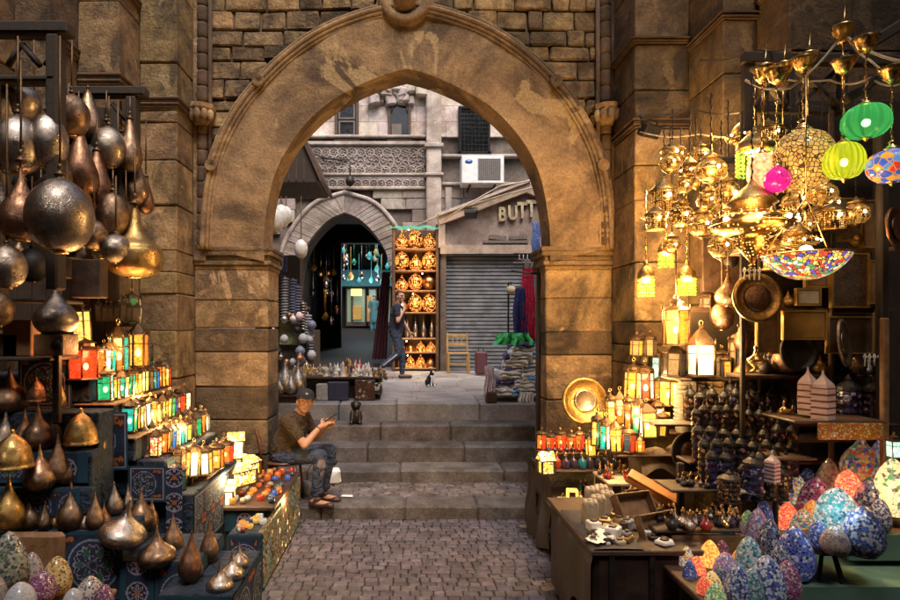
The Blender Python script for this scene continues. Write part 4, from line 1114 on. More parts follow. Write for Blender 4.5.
# ============================================================ FABRICS
M['khaya']=colattr('applique_cloth')
NAVY=(.008,.015,.045); TEAL=(.006,.045,.075); LIL=(.26,.24,.33); ORG=(.34,.09,.015); GRN=(.02,.09,.05); BLK=(.008,.007,.012)
def khaya(u,v,W,H,mode,pitch):
    """tent-maker applique pattern; u,v in metres from the lower left corner"""
    e=min(u,v,W-u,H-v)
    b=.03
    if mode!='band' and e<b: return TEAL if e<b*.55 else (LIL if e<b*.68 else NAVY)
    if mode=='band':
        k=(v%.16)/.16-.5; x=(u/W-.5)*W/.16; r=math.hypot(x,k); a=math.atan2(k,x)
        if abs(x)>.42: return TEAL
        if abs(r-.36)<.03: return LIL
        if r<.33: return LIL if abs(r-.2-.08*math.cos(8*a))<.035 else (BLK if r>.1 else ORG)
        return NAVY
    # medallions on a grid
    cx=(math.floor(u/pitch)+.5)*pitch; cy_=H/2 if H<pitch*1.6 else (math.floor(v/pitch)+.5)*pitch
    x,y=(u-cx)/pitch*2,(v-cy_)/pitch*2; r=math.hypot(x,y); a=math.atan2(y,x)
    if r<.80:
        if r>.75: return LIL
        if r>.70: return TEAL
        q=.42+.17*math.cos(6*a); q2=.40-.20*math.cos(6*a); q3=.20+.07*math.cos(12*a)
        if abs(r-q)<.016 or abs(r-q2)<.014 or abs(r-q3)<.014: return LIL
        if abs(r-.60-.035*math.cos(18*a))<.014: return LIL
        if r<.07: return BLK
        if r<q and r>q2: return GRN
        return (.016,.018,.04)
    if abs(x)>.5 and abs(y)>.5:
        q=math.hypot(abs(x)-1,abs(y)-1); t=math.atan2(abs(y)-1,abs(x)-1)
        if q<.46+.09*math.cos(7*t): return ORG if abs(q-.28-.09*math.cos(5*t))<.09 else BLK
    if abs(r-.90)<.018: return TEAL
    return NAVY
def cloth_panel(name,label,x0,x1,z0,z1,Y,mode='med',pitch=None,wave=.006,parent=None,axis='y',res=.006):
    W=abs(x1-x0);H=z1-z0; nu=max(8,int(W/res)); nv=max(8,int(H/res)); pitch=pitch or H*.95
    mb=MB(); vs=[];fs=[]
    for j in range(nv+1):
        for i in range(nu+1):
            u=W*i/nu; v=H*j/nv; d=wave*mnoise.noise(Vector((u*6,v*3,Y)))*2+wave*math.sin(u*9+v*2)*.6
            if axis=='y': vs.append((x0+u,Y+d,z0+v))
            else: vs.append((Y+d,x0+u,z0+v))
    o=0; mb.v=[tuple(p) for p in vs]
    for j in range(nv):
        for i in range(nu):
            mb.f.append((j*(nu+1)+i,j*(nu+1)+i+1,(j+1)*(nu+1)+i+1,(j+1)*(nu+1)+i)); mb.m.append(0); mb.s.append(True)
            mb.c.append(khaya(W*(i+.5)/nu,H*(j+.5)/nv,W,H,mode,pitch))
    ob=mb.build(name,M['khaya'],parent)
    if label: tag(ob,label,'cloth')
    return ob

# ============================================================ LEFT STALL
# stepped display stand
t=thing('display_stand','tall stepped stall stand draped in dark applique cloth, carrying rows of lit lanterns','stand',(-2.2,4.4,0))
def tb(nm,x0,x1,y0,y1,z0,z1,m='woodblack',ox=-2.2,oy=4.4,par=None):
    mb=MB(); mb.bbox(x0-ox,x1-ox,y0-oy,y1-oy,z0,z1,.008); return mb.build(nm,M[m],par or t)
for x1,z0,z1,y0 in ((-2.03,1.39,1.55,3.86),(-1.87,1.17,1.38,3.86),(-1.74,1.01,1.165,3.86),(-1.56,.78,1.005,3.9)):
    tb('step_box',-2.95,x1,y0,4.98,z0,z1,'darkcloth')
tb('base_box',-2.95,-1.4,3.95,5.0,0,.775,'darkcloth')
for x,c in ((-2.03,1.55),(-1.87,1.38),(-1.74,1.165)): tb('shelf_edge',x-.25,x+.012,3.84,4.99,c-.012,c+.004,'woodlight')
for (a,b,c,d,Y,md,pt) in ((PX(18,3.83),PX(72,3.83),PZ(410,3.83),PZ(357,3.83),3.83,'med',.34),(PX(74,3.84),PX(128,3.84),PZ(470,3.84),PZ(412,3.84),3.84,'med',.3),
      (PX(128,3.86),PX(166,3.86),PZ(502,3.86),PZ(466,3.86),3.86,'med',.2),(PX(166,3.87),PX(182,3.87),PZ(540,3.87),PZ(468,3.87),3.87,'band',.2)):
    cloth_panel('applique_panel',None,a+2.2,b+2.2,c,d,Y-4.4,md,pt,.003,t,res=.007)
for a_,b_,c_,d_,xx,md in ((3.96,4.98,.36,.765,-1.392,'med'),(3.92,4.97,.79,.99,-1.553,'med')): cloth_panel('applique_panel',None,a_-4.4,b_-4.4,c_,d_,xx+2.2,md,.2,.002,t,'x',.008)
# front tiers for the metal lamps
t=thing('display_tiers','low stepped tiers draped in navy applique cloth with pale round medallions','stand',(-2,3.6,0))
for x0,x1,y0,y1,z0,z1 in ((-3,-1.85,3.62,3.82,0,1.36),(-3,-1.83,3.50,3.615,0,1.15),(-3,-1.80,3.44,3.495,0,.95),(-3,-1.60,3.40,3.82,0,.72),(-1.595,-1.16,3.36,3.83,0,.56),(-1.29,-.90,3.12,3.355,0,.48),(-1.155,-.90,3.36,3.75,0,.48)):
    tb('tier_box',x0,x1,y0,y1,z0,z1,'darkcloth',-2,3.6)
def cp(xa,xb,z0,z1,Y,md='med',pt=None,axis='y'): cloth_panel('applique_panel',None,xa+2,xb+2,z0,z1,Y-3.6,md,pt,.004,t)
cp(-2.25,-1.95,.30,.72,3.385,'band'); cp(-1.945,-1.60,.34,.72,3.385,'med',.37); cp(-1.59,-1.40,.15,.56,3.345,'band'); cp(-1.395,-1.16,.2,.56,3.345,'med',.3)
cp(-1.28,-.91,.10,.48,3.105,'med',.36); cloth_panel('applique_panel',None,3.13-3.6,3.74-3.6,.08,.47,-.893+2,'med',.38,.003,t,'x'); cloth_panel('applique_panel',None,3.37-3.6,3.82-3.6,.485,.555,-1.153+2,'band',.2,.001,t,'x'); cp(-2.6,-2.12,.97,1.15,3.485,'med',.2); cp(-2.6,-1.86,.74,.95,3.43,'med',.2); cp(-2.10,-1.84,.97,1.14,3.485,'band')
# candle table
t=thing('candle_table','low lane-side table with cutwork side panels lit from inside, covered in small candle holders','table',(-1.4,5.1,0))
mb=MB(); mb.bbox(-2.05,-1.0,4.6,5.74,.46,.50,.01); mb.xform(Matrix.Translation((1.4,-5.1,0))); mb.build('table_top',M['wood'],t)
mb=MB(); mb.bbox(-2.0,-1.03,4.64,5.72,.0,.46,.01); mb.xform(Matrix.Translation((1.4,-5.1,0))); mb.build('table_box',M['woodblack'],t)
cloth_panel('applique_panel',None,-2.02+1.4,-1.40+1.4,.08,.49,4.625-5.1,'med',.40,.003,t); cloth_panel('applique_panel',None,-1.39+1.4,-1.08+1.4,.30,.49,4.625-5.1,'band',.2,.003,t)
for k in range(5):       # side panels with pierced tracery, lamps behind
    y0=4.24+k*.30; h=.43 if k<2 else .46
    mb=MB(); mb.bbox(.36,.40,y0-5.1+.004,y0+.296-5.1,0.02,h,.006); mb.build('cutwork_panel',M['cutwork'],t)
mb=MB(); mb.bbox(-1.25,-1.005,4.22,4.6,0,.42,.01); mb.xform(Matrix.Translation((1.4,-5.1,0))); mb.build('end_box',M['darkcloth'],t)
cloth_panel('applique_panel',None,-1.25+1.4,-1.01+1.4,.1,.415,4.205-5.1,'med',.24,.002,t)
GL_extra=1
M['boxwhite']=litglass('lit_paper_white',(1,.74,.34),1.9,0.0,12)
M['boxyellow']=mosaic('lit_leaded_yellow',[(.95,.55,.08),(.95,.62,.18),(.9,.42,.05),(.95,.7,.35)],34,(.06,.03,.01),1.25,.05)
WH=(.62,.60,.56)
PAL={'blue':[(.03,.06,.36),(.06,.12,.58),(.5,.55,.75),(.02,.03,.2),(.05,.12,.5)],
 'bluew':[(.6,.64,.72),(.04,.07,.35),(.05,.12,.42),(.5,.56,.66),(.03,.04,.14),(.06,.14,.5)],
 'dkblue':[(.02,.03,.10),(.05,.08,.22),(.35,.38,.45),(.015,.02,.05)],
 'teal':[(.05,.3,.35),(.5,.6,.6),(.03,.12,.2),(.1,.4,.42),(.6,.6,.55)],
 'green':[(.08,.3,.08),(.5,.5,.1),(.05,.2,.12),(.6,.6,.4)],
 'grgrey':[(.12,.16,.09),(.4,.42,.32),(.06,.08,.07),(.5,.36,.30),(.25,.3,.2)],
 'maroon':[(.22,.02,.08),(.35,.05,.15),(.5,.4,.45),(.12,.01,.06),(.28,.04,.2)],
 'red':[(.7,.03,.03),(.8,.08,.05),(.5,.01,.04),(.8,.25,.1)],
 'orange':[(.8,.25,.03),(.75,.4,.05),(.7,.12,.03),(.8,.5,.15)],
 'yellow':[(.75,.5,.08),(.7,.35,.05),(.15,.12,.05),(.75,.6,.3)],
 'multi':[(.7,.55,.15),(.65,.1,.05),(.1,.3,.15),(.7,.65,.5),(.08,.1,.35),(.75,.3,.05)],
 'tan':[(.45,.38,.34),(.35,.28,.26),(.5,.42,.4),(.2,.15,.16)],
 'pink':[(.45,.12,.22),(.5,.45,.5),(.12,.14,.35),(.4,.2,.3)],
 'white':[(.65,.64,.66),(.6,.6,.64),(.7,.68,.66),(.5,.5,.56)],
 'speck':[(.65,.62,.58),(.6,.58,.55),(.04,.04,.05),(.45,.15,.1),(.65,.6,.55)]}
EG={}
def eggmat(k,lit=0,sc=1.0):
    kk=(k,lit,sc)
    if kk not in EG: EG[kk]=mosaic('mosaic_'+k,[tuple(x*(.72 if k not in('red','orange','yellow2') else .9) for x in c) for c in PAL[k]],14*sc,(.17,.16,.17) if k not in('red','orange') else (.5,.22,.05),lit*.8,.035)
    return EG[kk]
GL['redmos']=mosaic('lit_mosaic_red',[(.9,.12,.03),(.9,.8,.5),(.8,.06,.02),(.9,.3,.05)],18,(.1,.05,.02),1.6)
GL['greenp']=plain('green_paper',(.08,.35,.16),.6); GL['whitep']=plain('white_paper',(.62,.66,.5),.6)
GL['paper']=litglass('lit_paper',(1,.56,.12),.9,0,8)
def egg(px,ya,yb,Y,w,pal,lit,label,group='mosaic egg lamps',sc=1.0,style='egg',tilt=0):
    """mosaic lamp; unit height, colour tiles from a procedural mosaic"""
    H=(yb-ya)*Y/600; wf=round(w/(yb-ya),2)
    if style=='egg': pr=[(.001,.02),(.30,.02),(.40,.08),(.49,.22),(.50,.36),(.46,.54),(.37,.72),(.25,.86),(.13,.95),(.05,.985),(.001,1)]
    elif style=='drop': pr=[(.001,.02),(.28,.02),(.45,.12),(.50,.28),(.45,.44),(.30,.58),(.16,.68),(.09,.78),(.07,.9),(.075,1)]
    elif style=='cone': pr=[(.001,.02),(.45,.02),(.50,.10),(.44,.3),(.30,.6),(.15,.84),(.05,.96),(.001,1)]
    else: pr=[(.001,.02),(.3,.02),(.44,.14),(.5,.36),(.5,.52),(.42,.74),(.28,.9),(.15,.96),(.12,1)]
    key=('egg',wf,pal,lit,sc,style)
    if key not in cache:
        mb=MB(); mb.lathe([(r*wf*1.0,z) for r,z in smooth_curve(pr,3)],26); mb.v=[(x,y,max(z,0.005)) for x,y,z in mb.v]
        sh=mb.mesh('mosaic_shell',eggmat(pal,lit,sc)); mb=MB(); mb.lathe([(.27*wf,0),(.32*wf,.0),(.32*wf,.035),(.27*wf,.04)],18); cache[key]=[('mosaic_shell',sh),('base_ring',mb.mesh('base_ring',M['paneframe']))]
    t=inst(cache[key],'egg_lamp' if style in('egg','cone') else 'mosaic_lamp',label,'lamp',(PX(px,Y),Y,PZ(yb,Y)),R.uniform(0,6),group,H)
    if tilt: t.rotation_euler=(0,tilt,R.uniform(-.3,.3))
    return t
M['brassx']=M['brass']
PAL['yellow2']=[(.8,.6,.2),(.8,.55,.18),(.82,.62,.25),(.78,.6,.25),(.06,.2,.06),(.8,.6,.2),(.85,.65,.3),(.8,.58,.2),(.1,.07,.03)]
M['orangecloth']=mosaic('printed_cloth',[(.5,.2,.03),(.55,.35,.05),(.4,.1,.02),(.5,.4,.2)],60,(.2,.08,.02),0,.1)
M['silverpanel']=engraved('embossed_panel',(.5,.42,.3),.4,45,.9); M['silverpanel2']=engraved('embossed_panel_dark',(.3,.22,.16),.45,38,.9)
M['brassdull']=plain('dull_gilt',(.42,.25,.07),.4,.6,.2,20,.4)
GL['bluepat']=mosaic('blue_pattern',[(.1,.2,.5),(.5,.55,.6),(.05,.1,.35),(.6,.6,.6)],14,(.4,.4,.4),.1); GL['whitebig']=litglass('frosted_lit',(1,.68,.34),1.9,.05,4)
M['greenplastic']=plain('green_plastic',(.08,.30,.20),.4); M['yellowwood']=plain('yellow_wood',(.34,.20,.06),.5,0,.2,40,.3)
M['acwhite']=plain('ac_white',(.62,.64,.63),.45,0,.05,20,.12); M['badgeblue']=plain('badge_blue',(.05,.12,.35),.3)
M['whiteglass']=plain('white_glass',(.62,.60,.58),.25,0,0,20,.1); M['boxnavy']=plain('navy_box',(.02,.025,.06),.6); M['boxnavy2']=plain('enamel_blue',(.03,.035,.13),.35)
M['boxpat']=mosaic('patterned_box',[(.08,.03,.02),(.12,.05,.03),(.3,.25,.22),(.05,.02,.02)],22,(.03,.015,.01),0,.08); M['printwhite']=mosaic('print_white',[(.5,.5,.5),(.02,.02,.03),(.03,.03,.03),(.45,.45,.45)],30,(.02,.02,.02),0,.08)
M['whitestone']=plain('white_stone',(.62,.58,.55),.5,0,.1,40,.12); M['bone']=plain('bone',(.40,.31,.20),.6,0,.1,40,.3); M['dullgreen']=plain('dull_green',(.12,.13,.05),.6,0,.2,30,.6); M['bluegrey']=plain('blue_grey',(.12,.13,.20),.5,0,.1,40,.3)
# x, y of the lit lamp or added fill in the picture, its distance, watts, colour, radius
WA=(1,.58,.20)
LAMPS=[
 (700,150,4.3,15,WA,.08),(728,120,4.25,12,WA,.08),(655,190,4.7,17,WA,.06),(867,118,3.25,1.0,(1,.85,.6),.04),(845,161,3.3,1.6,(1,.85,.6),.04),(803,160,3.5,10,(1,.7,.35),.05),  # first three added to gild the pier wall behind the brass cluster
 (701,345,4.2,26,(1,.66,.32),.06),(646,300,4.6,34,WA,.05),(687,300,4.45,30,WA,.05),(668,215,4.7,30,WA,.05),(676,318,4.35,14,WA,.05),
 (752,215,3.3,14,WA,.12),(712,175,3.8,9,WA,.08),(806,250,3.2,8,WA,.08),(830,215,3.9,12,WA,.08),
 (640,378,4.8,12,WA,.06),(668,385,4.7,10,WA,.06),(632,410,4.6,12,WA,.06),(612,430,4.5,9,WA,.06),(582,428,5.3,4,WA,.04),(548,470,5.1,4,WA,.04),
 (848,480,3.5,1,(1,.2,.1),.05),(837,505,3.0,1,(.6,.9,1),.05),(893,480,3.2,2,WA,.05),
 (90,352,3.7,8,(1,.35,.12),.06),(119,345,4.05,8,WA,.06),(140,395,4.3,12,WA,.06),(155,415,4.3,12,WA,.06),(185,425,4.4,12,WA,.06),(198,455,4.05,10,WA,.06),
 (224,480,4.6,14,(1,.72,.36),.06),(240,465,5.1,14,WA,.06),(290,500,5.0,6,WA,.05),(205,420,4.9,10,WA,.05),
 (405,235,13.5,10,WA,.1),(425,262,13.5,10,WA,.1),(415,300,13.4,10,WA,.1),(415,345,13.3,10,WA,.1),
 (322,285,17.5,5,WA,.1),(365,290,22.5,55,(.85,.95,1),.3)]  # added fills: dim passage glow, then cool stand-in for skylight in the lane
M['signyel']=emit('lit_box',(1,.5,.08),1.2); M['dulcream']=plain('dull_cream',(.35,.29,.2),.7)

LAMPS=[(a,b,c,e*(.6 if a>560 else .6) if c<8 else e,f,g) for a,b,c,e,f,g in LAMPS]

for _k in ('amber','orange','red','yellow','blue','ice'):
    GL['v_'+_k]=litglass('votive_'+_k,{'amber':(.8,.36,.06),'orange':(.8,.2,.03),'red':(.6,.05,.02),'yellow':(.8,.5,.1),'blue':(.08,.15,.45),'ice':(.6,.6,.5)}[_k],.32,.25,60)
M['orangewood']=plain('orange_wood',(.45,.17,.03),.5,0,.2,40,.25)
# ---- wooden racks the metal lamps hang from
def rack(name,label,Y,bars,mat='woodblack'):
    t=thing(name,label,'rack',(PX(bars[0][0],Y),Y,0)); ox=PX(bars[0][0],Y)
    for i,(xa,xb,ya,yb,kind) in enumerate(bars):
        mb=MB(); mb.bbox(PX(xa,Y)-ox,PX(xb,Y)-ox,-.05,.05,PZ(yb,Y),PZ(ya,Y),.01); mb.build(kind,M[mat],t)
    return t
r1=rack('wooden_rack','dark wooden beam rack holding the largest round metal lamps at the top left',3.3,[(-60,72,24,36,'beam'),(50,62,37,290,'post'),(-60,60,78,84,'rail')])
r2=rack('wooden_rack','smaller dark wooden rack against the left pier holding long narrow lamps',4.3,[(68,147,88,97,'beam'),(128,138,98,152,'post'),(60,128,170,178,'rail')])
for r_,pts in ((r1,((8,66,20,44),(22,44,40,66),(45,66,60,44))),(r2,((100,120,112,138),(112,104,126,120)))):
    Y=r_.location.y
    for a,b,c,d in pts:
        mb=MB(); mb.tube([(PX(a,Y)-r_.location.x,0,PZ(b,Y)),(PX(c,Y)-r_.location.x,0,PZ(d,Y))],.018,5); mb.build('brace',M['woodblack'],r_)
G='metal lamps hanging from the left racks'
for st,mt,px,ya,yb,Y,wf,ch,lab in (
 ('ball','pewter',19,80,122,3.45,.92,36,'small round silvery lamp, upper one hanging just under the top left beam'),
 ('ball','pewter',-2,84,124,3.4,1,36,'round lamp cut by the left frame edge, beside the upper silvery ball'),
 ('ball','silver',18,112,174,3.25,.70,36,'large round silvery lamp, front one of the pair under the top left beam'),
 ('ball','silver',48,110,168,3.3,.60,36,'tall oval silvery lamp hanging beside the large ball, right under the beam end'),
 ('ball','bronze',72,92,136,3.6,.72,40,'bronze round lamp tucked behind the end of the top left beam'),
 ('long','bronze',88,92,142,4.1,1.1,90,'warm brown bulging lamp at the left end of the smaller rack'),
 ('ball','pewter',109,124,168,4.1,.70,96,'round pewter lamp hanging alone in the middle of the smaller rack'),
 ('long','copper',80,132,202,3.9,.9,120,'long reddish copper drop lamp, left one of the two copper drops'),
 ('long','copper',97,150,210,4.0,.85,120,'long reddish copper drop lamp, right one of the two copper drops'),
 ('long','bronze',130,118,172,4.2,.75,97,'dark narrow drop lamp in front of the small rack post'),
 ('long','bronze',137,160,204,4.3,.9,97,'narrow drop lamp with a golden sheen hanging rightmost, below the small rack post'),
 ('long','iron',118,166,206,4.25,.9,100,'blackened narrow drop lamp behind the other drop lamps'),
 ('ball','pewter',60,174,252,3.0,.76,36,'biggest round pewter lamp with engraved surface, lowest under the top left beam'),
 ('fat','copper',21,160,240,3.05,.52,60,'dark red-brown teardrop lamp hanging left of the biggest round lamp'),
 ('ball','bronze',113,190,238,3.95,.62,170,'mid-sized bronze ball lamp hanging right of the biggest round lamp'),
 ('ball','bronze',94,218,250,3.8,.78,176,'small bronze ball lamp between the biggest ball and the wide dish lamp'),
 ('ball','pewter',116,232,263,3.85,.9,176,'small grey ball lamp hanging directly in front of the wide dish lamp'),
 ('dish','brass',135,203,277,4.0,.78,152,'wide dish lamp with tall conical neck and a gleaming brass bowl'),
 ('ball','pewter',7,242,288,3.0,.75,84,'grey ball lamp low at the left frame edge with a warm glint'),
 ('ball','bronze',-1,290,326,3.2,.75,84,'lowest small ball lamp hanging at the left frame edge')):
    metal_lamp(st,mt,px,ya,yb,Y,lab,G,ch,None,0,wf)
# clutter filling the rack between the lamps
t=thing('dark_backing_screen','dark board screen added behind the hanging metal lamps to darken the gaps','screen',(PX(50,4.55),4.55,0));  # made-up boards that keep the background between the lamps dark
for k in range(9):
    xa=-12+k*14.5; mb=MB(); mb.bbox(PX(xa,4.55)-t.location.x,PX(xa+14,4.55)-t.location.x,0,.03,PZ(345,4.55),PZ(104+R.uniform(-3,6),4.55),.006); mb.build('plank',M['woodblack'],t)
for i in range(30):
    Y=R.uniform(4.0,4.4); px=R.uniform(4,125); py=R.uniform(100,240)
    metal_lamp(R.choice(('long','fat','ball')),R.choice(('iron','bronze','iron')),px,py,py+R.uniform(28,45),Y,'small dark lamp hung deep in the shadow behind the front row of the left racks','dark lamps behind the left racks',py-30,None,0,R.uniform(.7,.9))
G='metal lamps standing on the left tiers'
for st,mt,px,ya,yb,Y,wf,tl,lab in (
 ('fat','bronze',10,366,413,3.68,.80,0,'bronze teardrop lamp standing on the topmost tier at the left frame edge'),
 ('fat','bronze',38,402,451,3.56,.62,0,'bronze teardrop lamp with a pale streak, standing left of the engraved dome'),
 ('slim','pewter',6,410,452,3.60,.9,0,'pale slender teardrop lamp behind the lower engraved dome'),
 ('dome','brass',81,408,444,3.58,.86,0,'engraved golden dome shade with knob, standing highest among the metal lamps'),
 ('dome','brass',13,429,468,3.30,.92,0,'engraved golden dome shade at the left frame edge above the ornate teardrop'),
 ('fat','bronze',40,444,490,3.42,.68,0,'wide bronze teardrop lamp standing below the lower dome shade'),
 ('slim','bronze',58,433,482,3.48,.66,0,'slim bronze teardrop lamp between the two dome shades'),
 ('slim','copper',88,472,506,3.62,.45,0,'thin copper teardrop lamp standing behind the brown front pair'),
 ('fat','brass',9,472,530,3.30,.50,0,'ornate engraved brass teardrop lamp above the mottled egg lamp'),
 ('fat','bronze',71,481,530,3.44,.56,0,'tall brown teardrop lamp on the cloth-covered edge, left of the twin tips'),
 ('slim','bronze',95,492,530,3.44,.68,0,'small brown teardrop lamp right beside the taller brown one'),
 ('onion','silver',120,497,546,3.37,.80,.22,'shiny silvery onion lamp with a leaning tip above the big round medallion'),
 ('slim','pewter',114,481,514,3.68,.75,0,'pewter teardrop lamp behind the leaning onion lamp'),
 ('fat','bronze',141,487,530,3.75,.64,0,'bronze teardrop lamp with two glints, behind and right of the leaning onion lamp'),
 ('onion','bronze',157,524,566,3.38,.76,0,'squat chocolate brown onion lamp at the front of the middle tier'),
 ('slim','bronze',173,513,552,3.58,.75,0,'bronze teardrop lamp directly behind the squat onion lamp'),
 ('slim','copper',189,529,580,3.27,.66,.06,'coppery teardrop lamp leaning on the edge of the low front box'),
 ('slim','bronze',209,518,562,3.55,.60,0,'dark teardrop lamp standing just left of the small silvery trio'),
 ('onion','silver',220,560,594,3.2,.68,0,'small silvery onion lamp, lowest of the trio on the front box'),
 ('onion','silver',232,549,582,3.33,.62,0,'small silvery onion lamp, middle of the trio on the front box'),
 ('onion','pewter',239,541,570,3.48,.60,0,'small silvery onion lamp, farthest of the trio on the front box')):
    metal_lamp(st,mt,px,ya,yb,Y,lab,G,None,None,tl,wf)
metal_lamp('fat','pewter',56,279,334,3.5,'dark pewter teardrop lamp standing on a pale wooden box',None,None,None,0,.76)
t=solid('wooden_box','pale wooden box with a round dark hole, under a pewter teardrop lamp','box',[],None,(PX(56,3.5),3.5,PZ(355,3.5)))
mb=MB(); mb.bbox(-.085,.085,-.08,.09,0,.122,.006); mb.build('box_body',M['woodlight'],t)
mb=MB(); mb.lathe([(.03,0),(.032,.004),(.001,.005)],14,(.05,-.081,.06),0,None,True,0,Mf); mb.build('round_hole',M['black'],t)
t=solid('shelf','dark shelf at the left edge holding odd boxes in shadow','shelf',[],None,(-2.35,3.75,0))
for z in (PZ(357,3.6),PZ(300,3.7)):
    mb=MB(); mb.bbox(-.6,.28,-.25,.12,z-.02,z,.005); mb.build('board',M['woodblack'],t)
for x in (-.6,.26): 
    mb=MB(); mb.bbox(x,x+.04,-.2,-.16,1.3,2.3,.005); mb.build('upright',M['woodblack'],t)
for px,ya,yb,m,lab in ((22,320,356,'woodlight','brown carton standing in the dark shelf at the left edge'),(8,334,356,'wood','dark small carton beside the brown one on the left shelf'),(90,260,298,'wood','dark crate hanging behind the ball lamps at the left'),(62,258,278,'woodlight','painted tile board leaning behind the biggest ball lamp')):
    Y=3.72; mb=MB(); mb.bbox(-.09,.09,-.05,.05,0,(yb-ya)*Y/600,.006); o=mb.build('carton',M[m]); o.location=(PX(px,Y),Y,PZ(yb,Y)); tag(o,lab,'box')

# ---- rows of lit coloured lanterns on the stepped stand (running away from the camera)
G='lit coloured glass lanterns in rows on the stepped stand'
hl=[]
L1=[(86,334,380,3.92,8,36,('red','orange','red'),1,'wide octagonal red and orange lantern at the near end of the top row'),
    (108,336,374,4.1,6,14,('teal','ice','teal'),1,'slim teal lantern between the red octagon and the tall orange one'),
    (119,318,372,4.25,6,19,('orange','teal','orange','teal'),1,'tall lantern with orange middle pane framed in teal, top row'),
    (138,316,368,4.5,6,19,('yellow','amber','orange'),1,'tall yellow and amber lantern at the far end of the top row')]
for px,ya,yb,Y,n,w,c,l,lab in L1: lantern(px,ya,yb,Y,n,w,c,l,lab,G,'cone' if w<30 else 'flat')
def row(xr,z,Y0,Y1,n,h,wpx,specs,rowname,seq):
    for i,(cols,desc) in enumerate(specs):
        Y=Y0+(Y1-Y0)*i/max(1,n-1); px=405+xr*600/Y; yb=328+(EYE-z)*600/Y; hp=h*600/Y*R.uniform(.84,1.1)
        lantern(px,yb-hp,yb,Y,4 if i%3!=1 else 6,wpx*hp*R.uniform(.85,1.1),cols,1 if cols[0]!='dull' else 0,'%s lantern, %s in the %s'%(desc,seq[i],rowname),G,R.choice(('cone','onion','flat')))
SQ=('nearest','second','third','fourth','fifth','sixth','seventh','eighth','ninth','tenth','last')
def mkrow(seed,cs): return [((a,b),{'green':'green','teal':'teal','ice':'icy white','yellow':'yellow','amber':'amber','orange':'orange','red':'red','white':'white','blue':'blue','redmos':'red dotted','darkteal':'unlit teal','dull':'unlit brown'}[a]+' and '+{'green':'green','teal':'teal','ice':'icy white','yellow':'yellow','amber':'amber','orange':'orange','red':'red','white':'white','blue':'blue','redmos':'white','darkteal':'dark','dull':'grey'}[b]) for a,b in cs]
row(-1.97,1.39,3.95,4.92,10,.24,.46,mkrow(1,[('green','ice'),('yellow','amber'),('teal','yellow'),('green','teal'),('orange','yellow'),('white','yellow'),('darkteal','dull'),('teal','blue'),('orange','amber'),('amber','red')]),'second row from the top',SQ)
row(-1.83,1.18,3.98,4.97,10,.23,.44,mkrow(2,[('teal','green'),('amber','yellow'),('white','ice'),('amber','orange'),('dull','darkteal'),('yellow','amber'),('yellow','green'),('blue','ice'),('orange','red'),('yellow','white')]),'third row from the top',SQ)
row(-1.67,1.01,4.02,5.02,10,.22,.44,mkrow(3,[('redmos','redmos'),('orange','amber'),('teal','blue'),('white','ice'),('teal','ice'),('amber','yellow'),('darkteal','dull'),('green','ice'),('orange','yellow'),('ice','teal')]) ,'fourth row from the top',SQ)
# small pointed lanterns packed behind each row
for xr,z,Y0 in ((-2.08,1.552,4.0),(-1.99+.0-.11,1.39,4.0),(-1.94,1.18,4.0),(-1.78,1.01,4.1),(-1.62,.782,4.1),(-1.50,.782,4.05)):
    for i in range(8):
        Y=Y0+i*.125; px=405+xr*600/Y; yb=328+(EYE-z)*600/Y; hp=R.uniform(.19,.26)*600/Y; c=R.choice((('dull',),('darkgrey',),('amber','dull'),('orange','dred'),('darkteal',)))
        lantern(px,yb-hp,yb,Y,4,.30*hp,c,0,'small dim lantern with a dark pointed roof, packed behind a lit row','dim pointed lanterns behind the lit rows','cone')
# black filigree lanterns beside the candle table
for px,ya,yb,Y,c,lab in ((164,438,478,4.15,('darkblue',),'unlit blue glass lantern standing below the mosaic one'),(178,440,480,4.1,('darkgrey',),'unlit grey glass lantern beside the blue unlit one'),(192,438,476,4.15,('white','yellow'),'black filigree lantern glowing white, left one of the pair'),(205,440,474,4.3,('white','amber'),'black filigree lantern glowing white and amber, right one of the pair'),(216,438,468,4.45,('amber','orange'),'small black filigree lantern glowing amber behind the bright boxes'),(147,446,478,4.05,('dull',),'plain brown unlit lantern at the lower end of the rows'),(225,436,462,4.7,('orange','red'),'small orange filigree lantern at the far end of the low shelf')):
    lantern(px,ya,yb,Y,6,15,c,0 if c[0] in('darkblue','darkgrey','dull') else 1,lab,'filigree lanterns by the candle table','onion')
t=solid('drawer_cabinet','small brown cabinet with two round pulls next to the brightest lantern box','cabinet',[],None,(PX(201,4.3),4.3,PZ(508,4.3)))
mb=MB(); mb.bbox(-.55,.045,0,.3,0,.22,.006); mb.build('cabinet_body',M['woodlight'],t)
for k in (0,1):
    mb=MB(); mb.bbox(-.04,.035,-.012,0,.02+.1*k,.11+.1*k,.004); dr=mb.build('drawer',M['wood'],t); mb=MB(); mb.ball((0,-.022,.065+.1*k),.012,8); mb.build('pull',M['brassp'],dr)
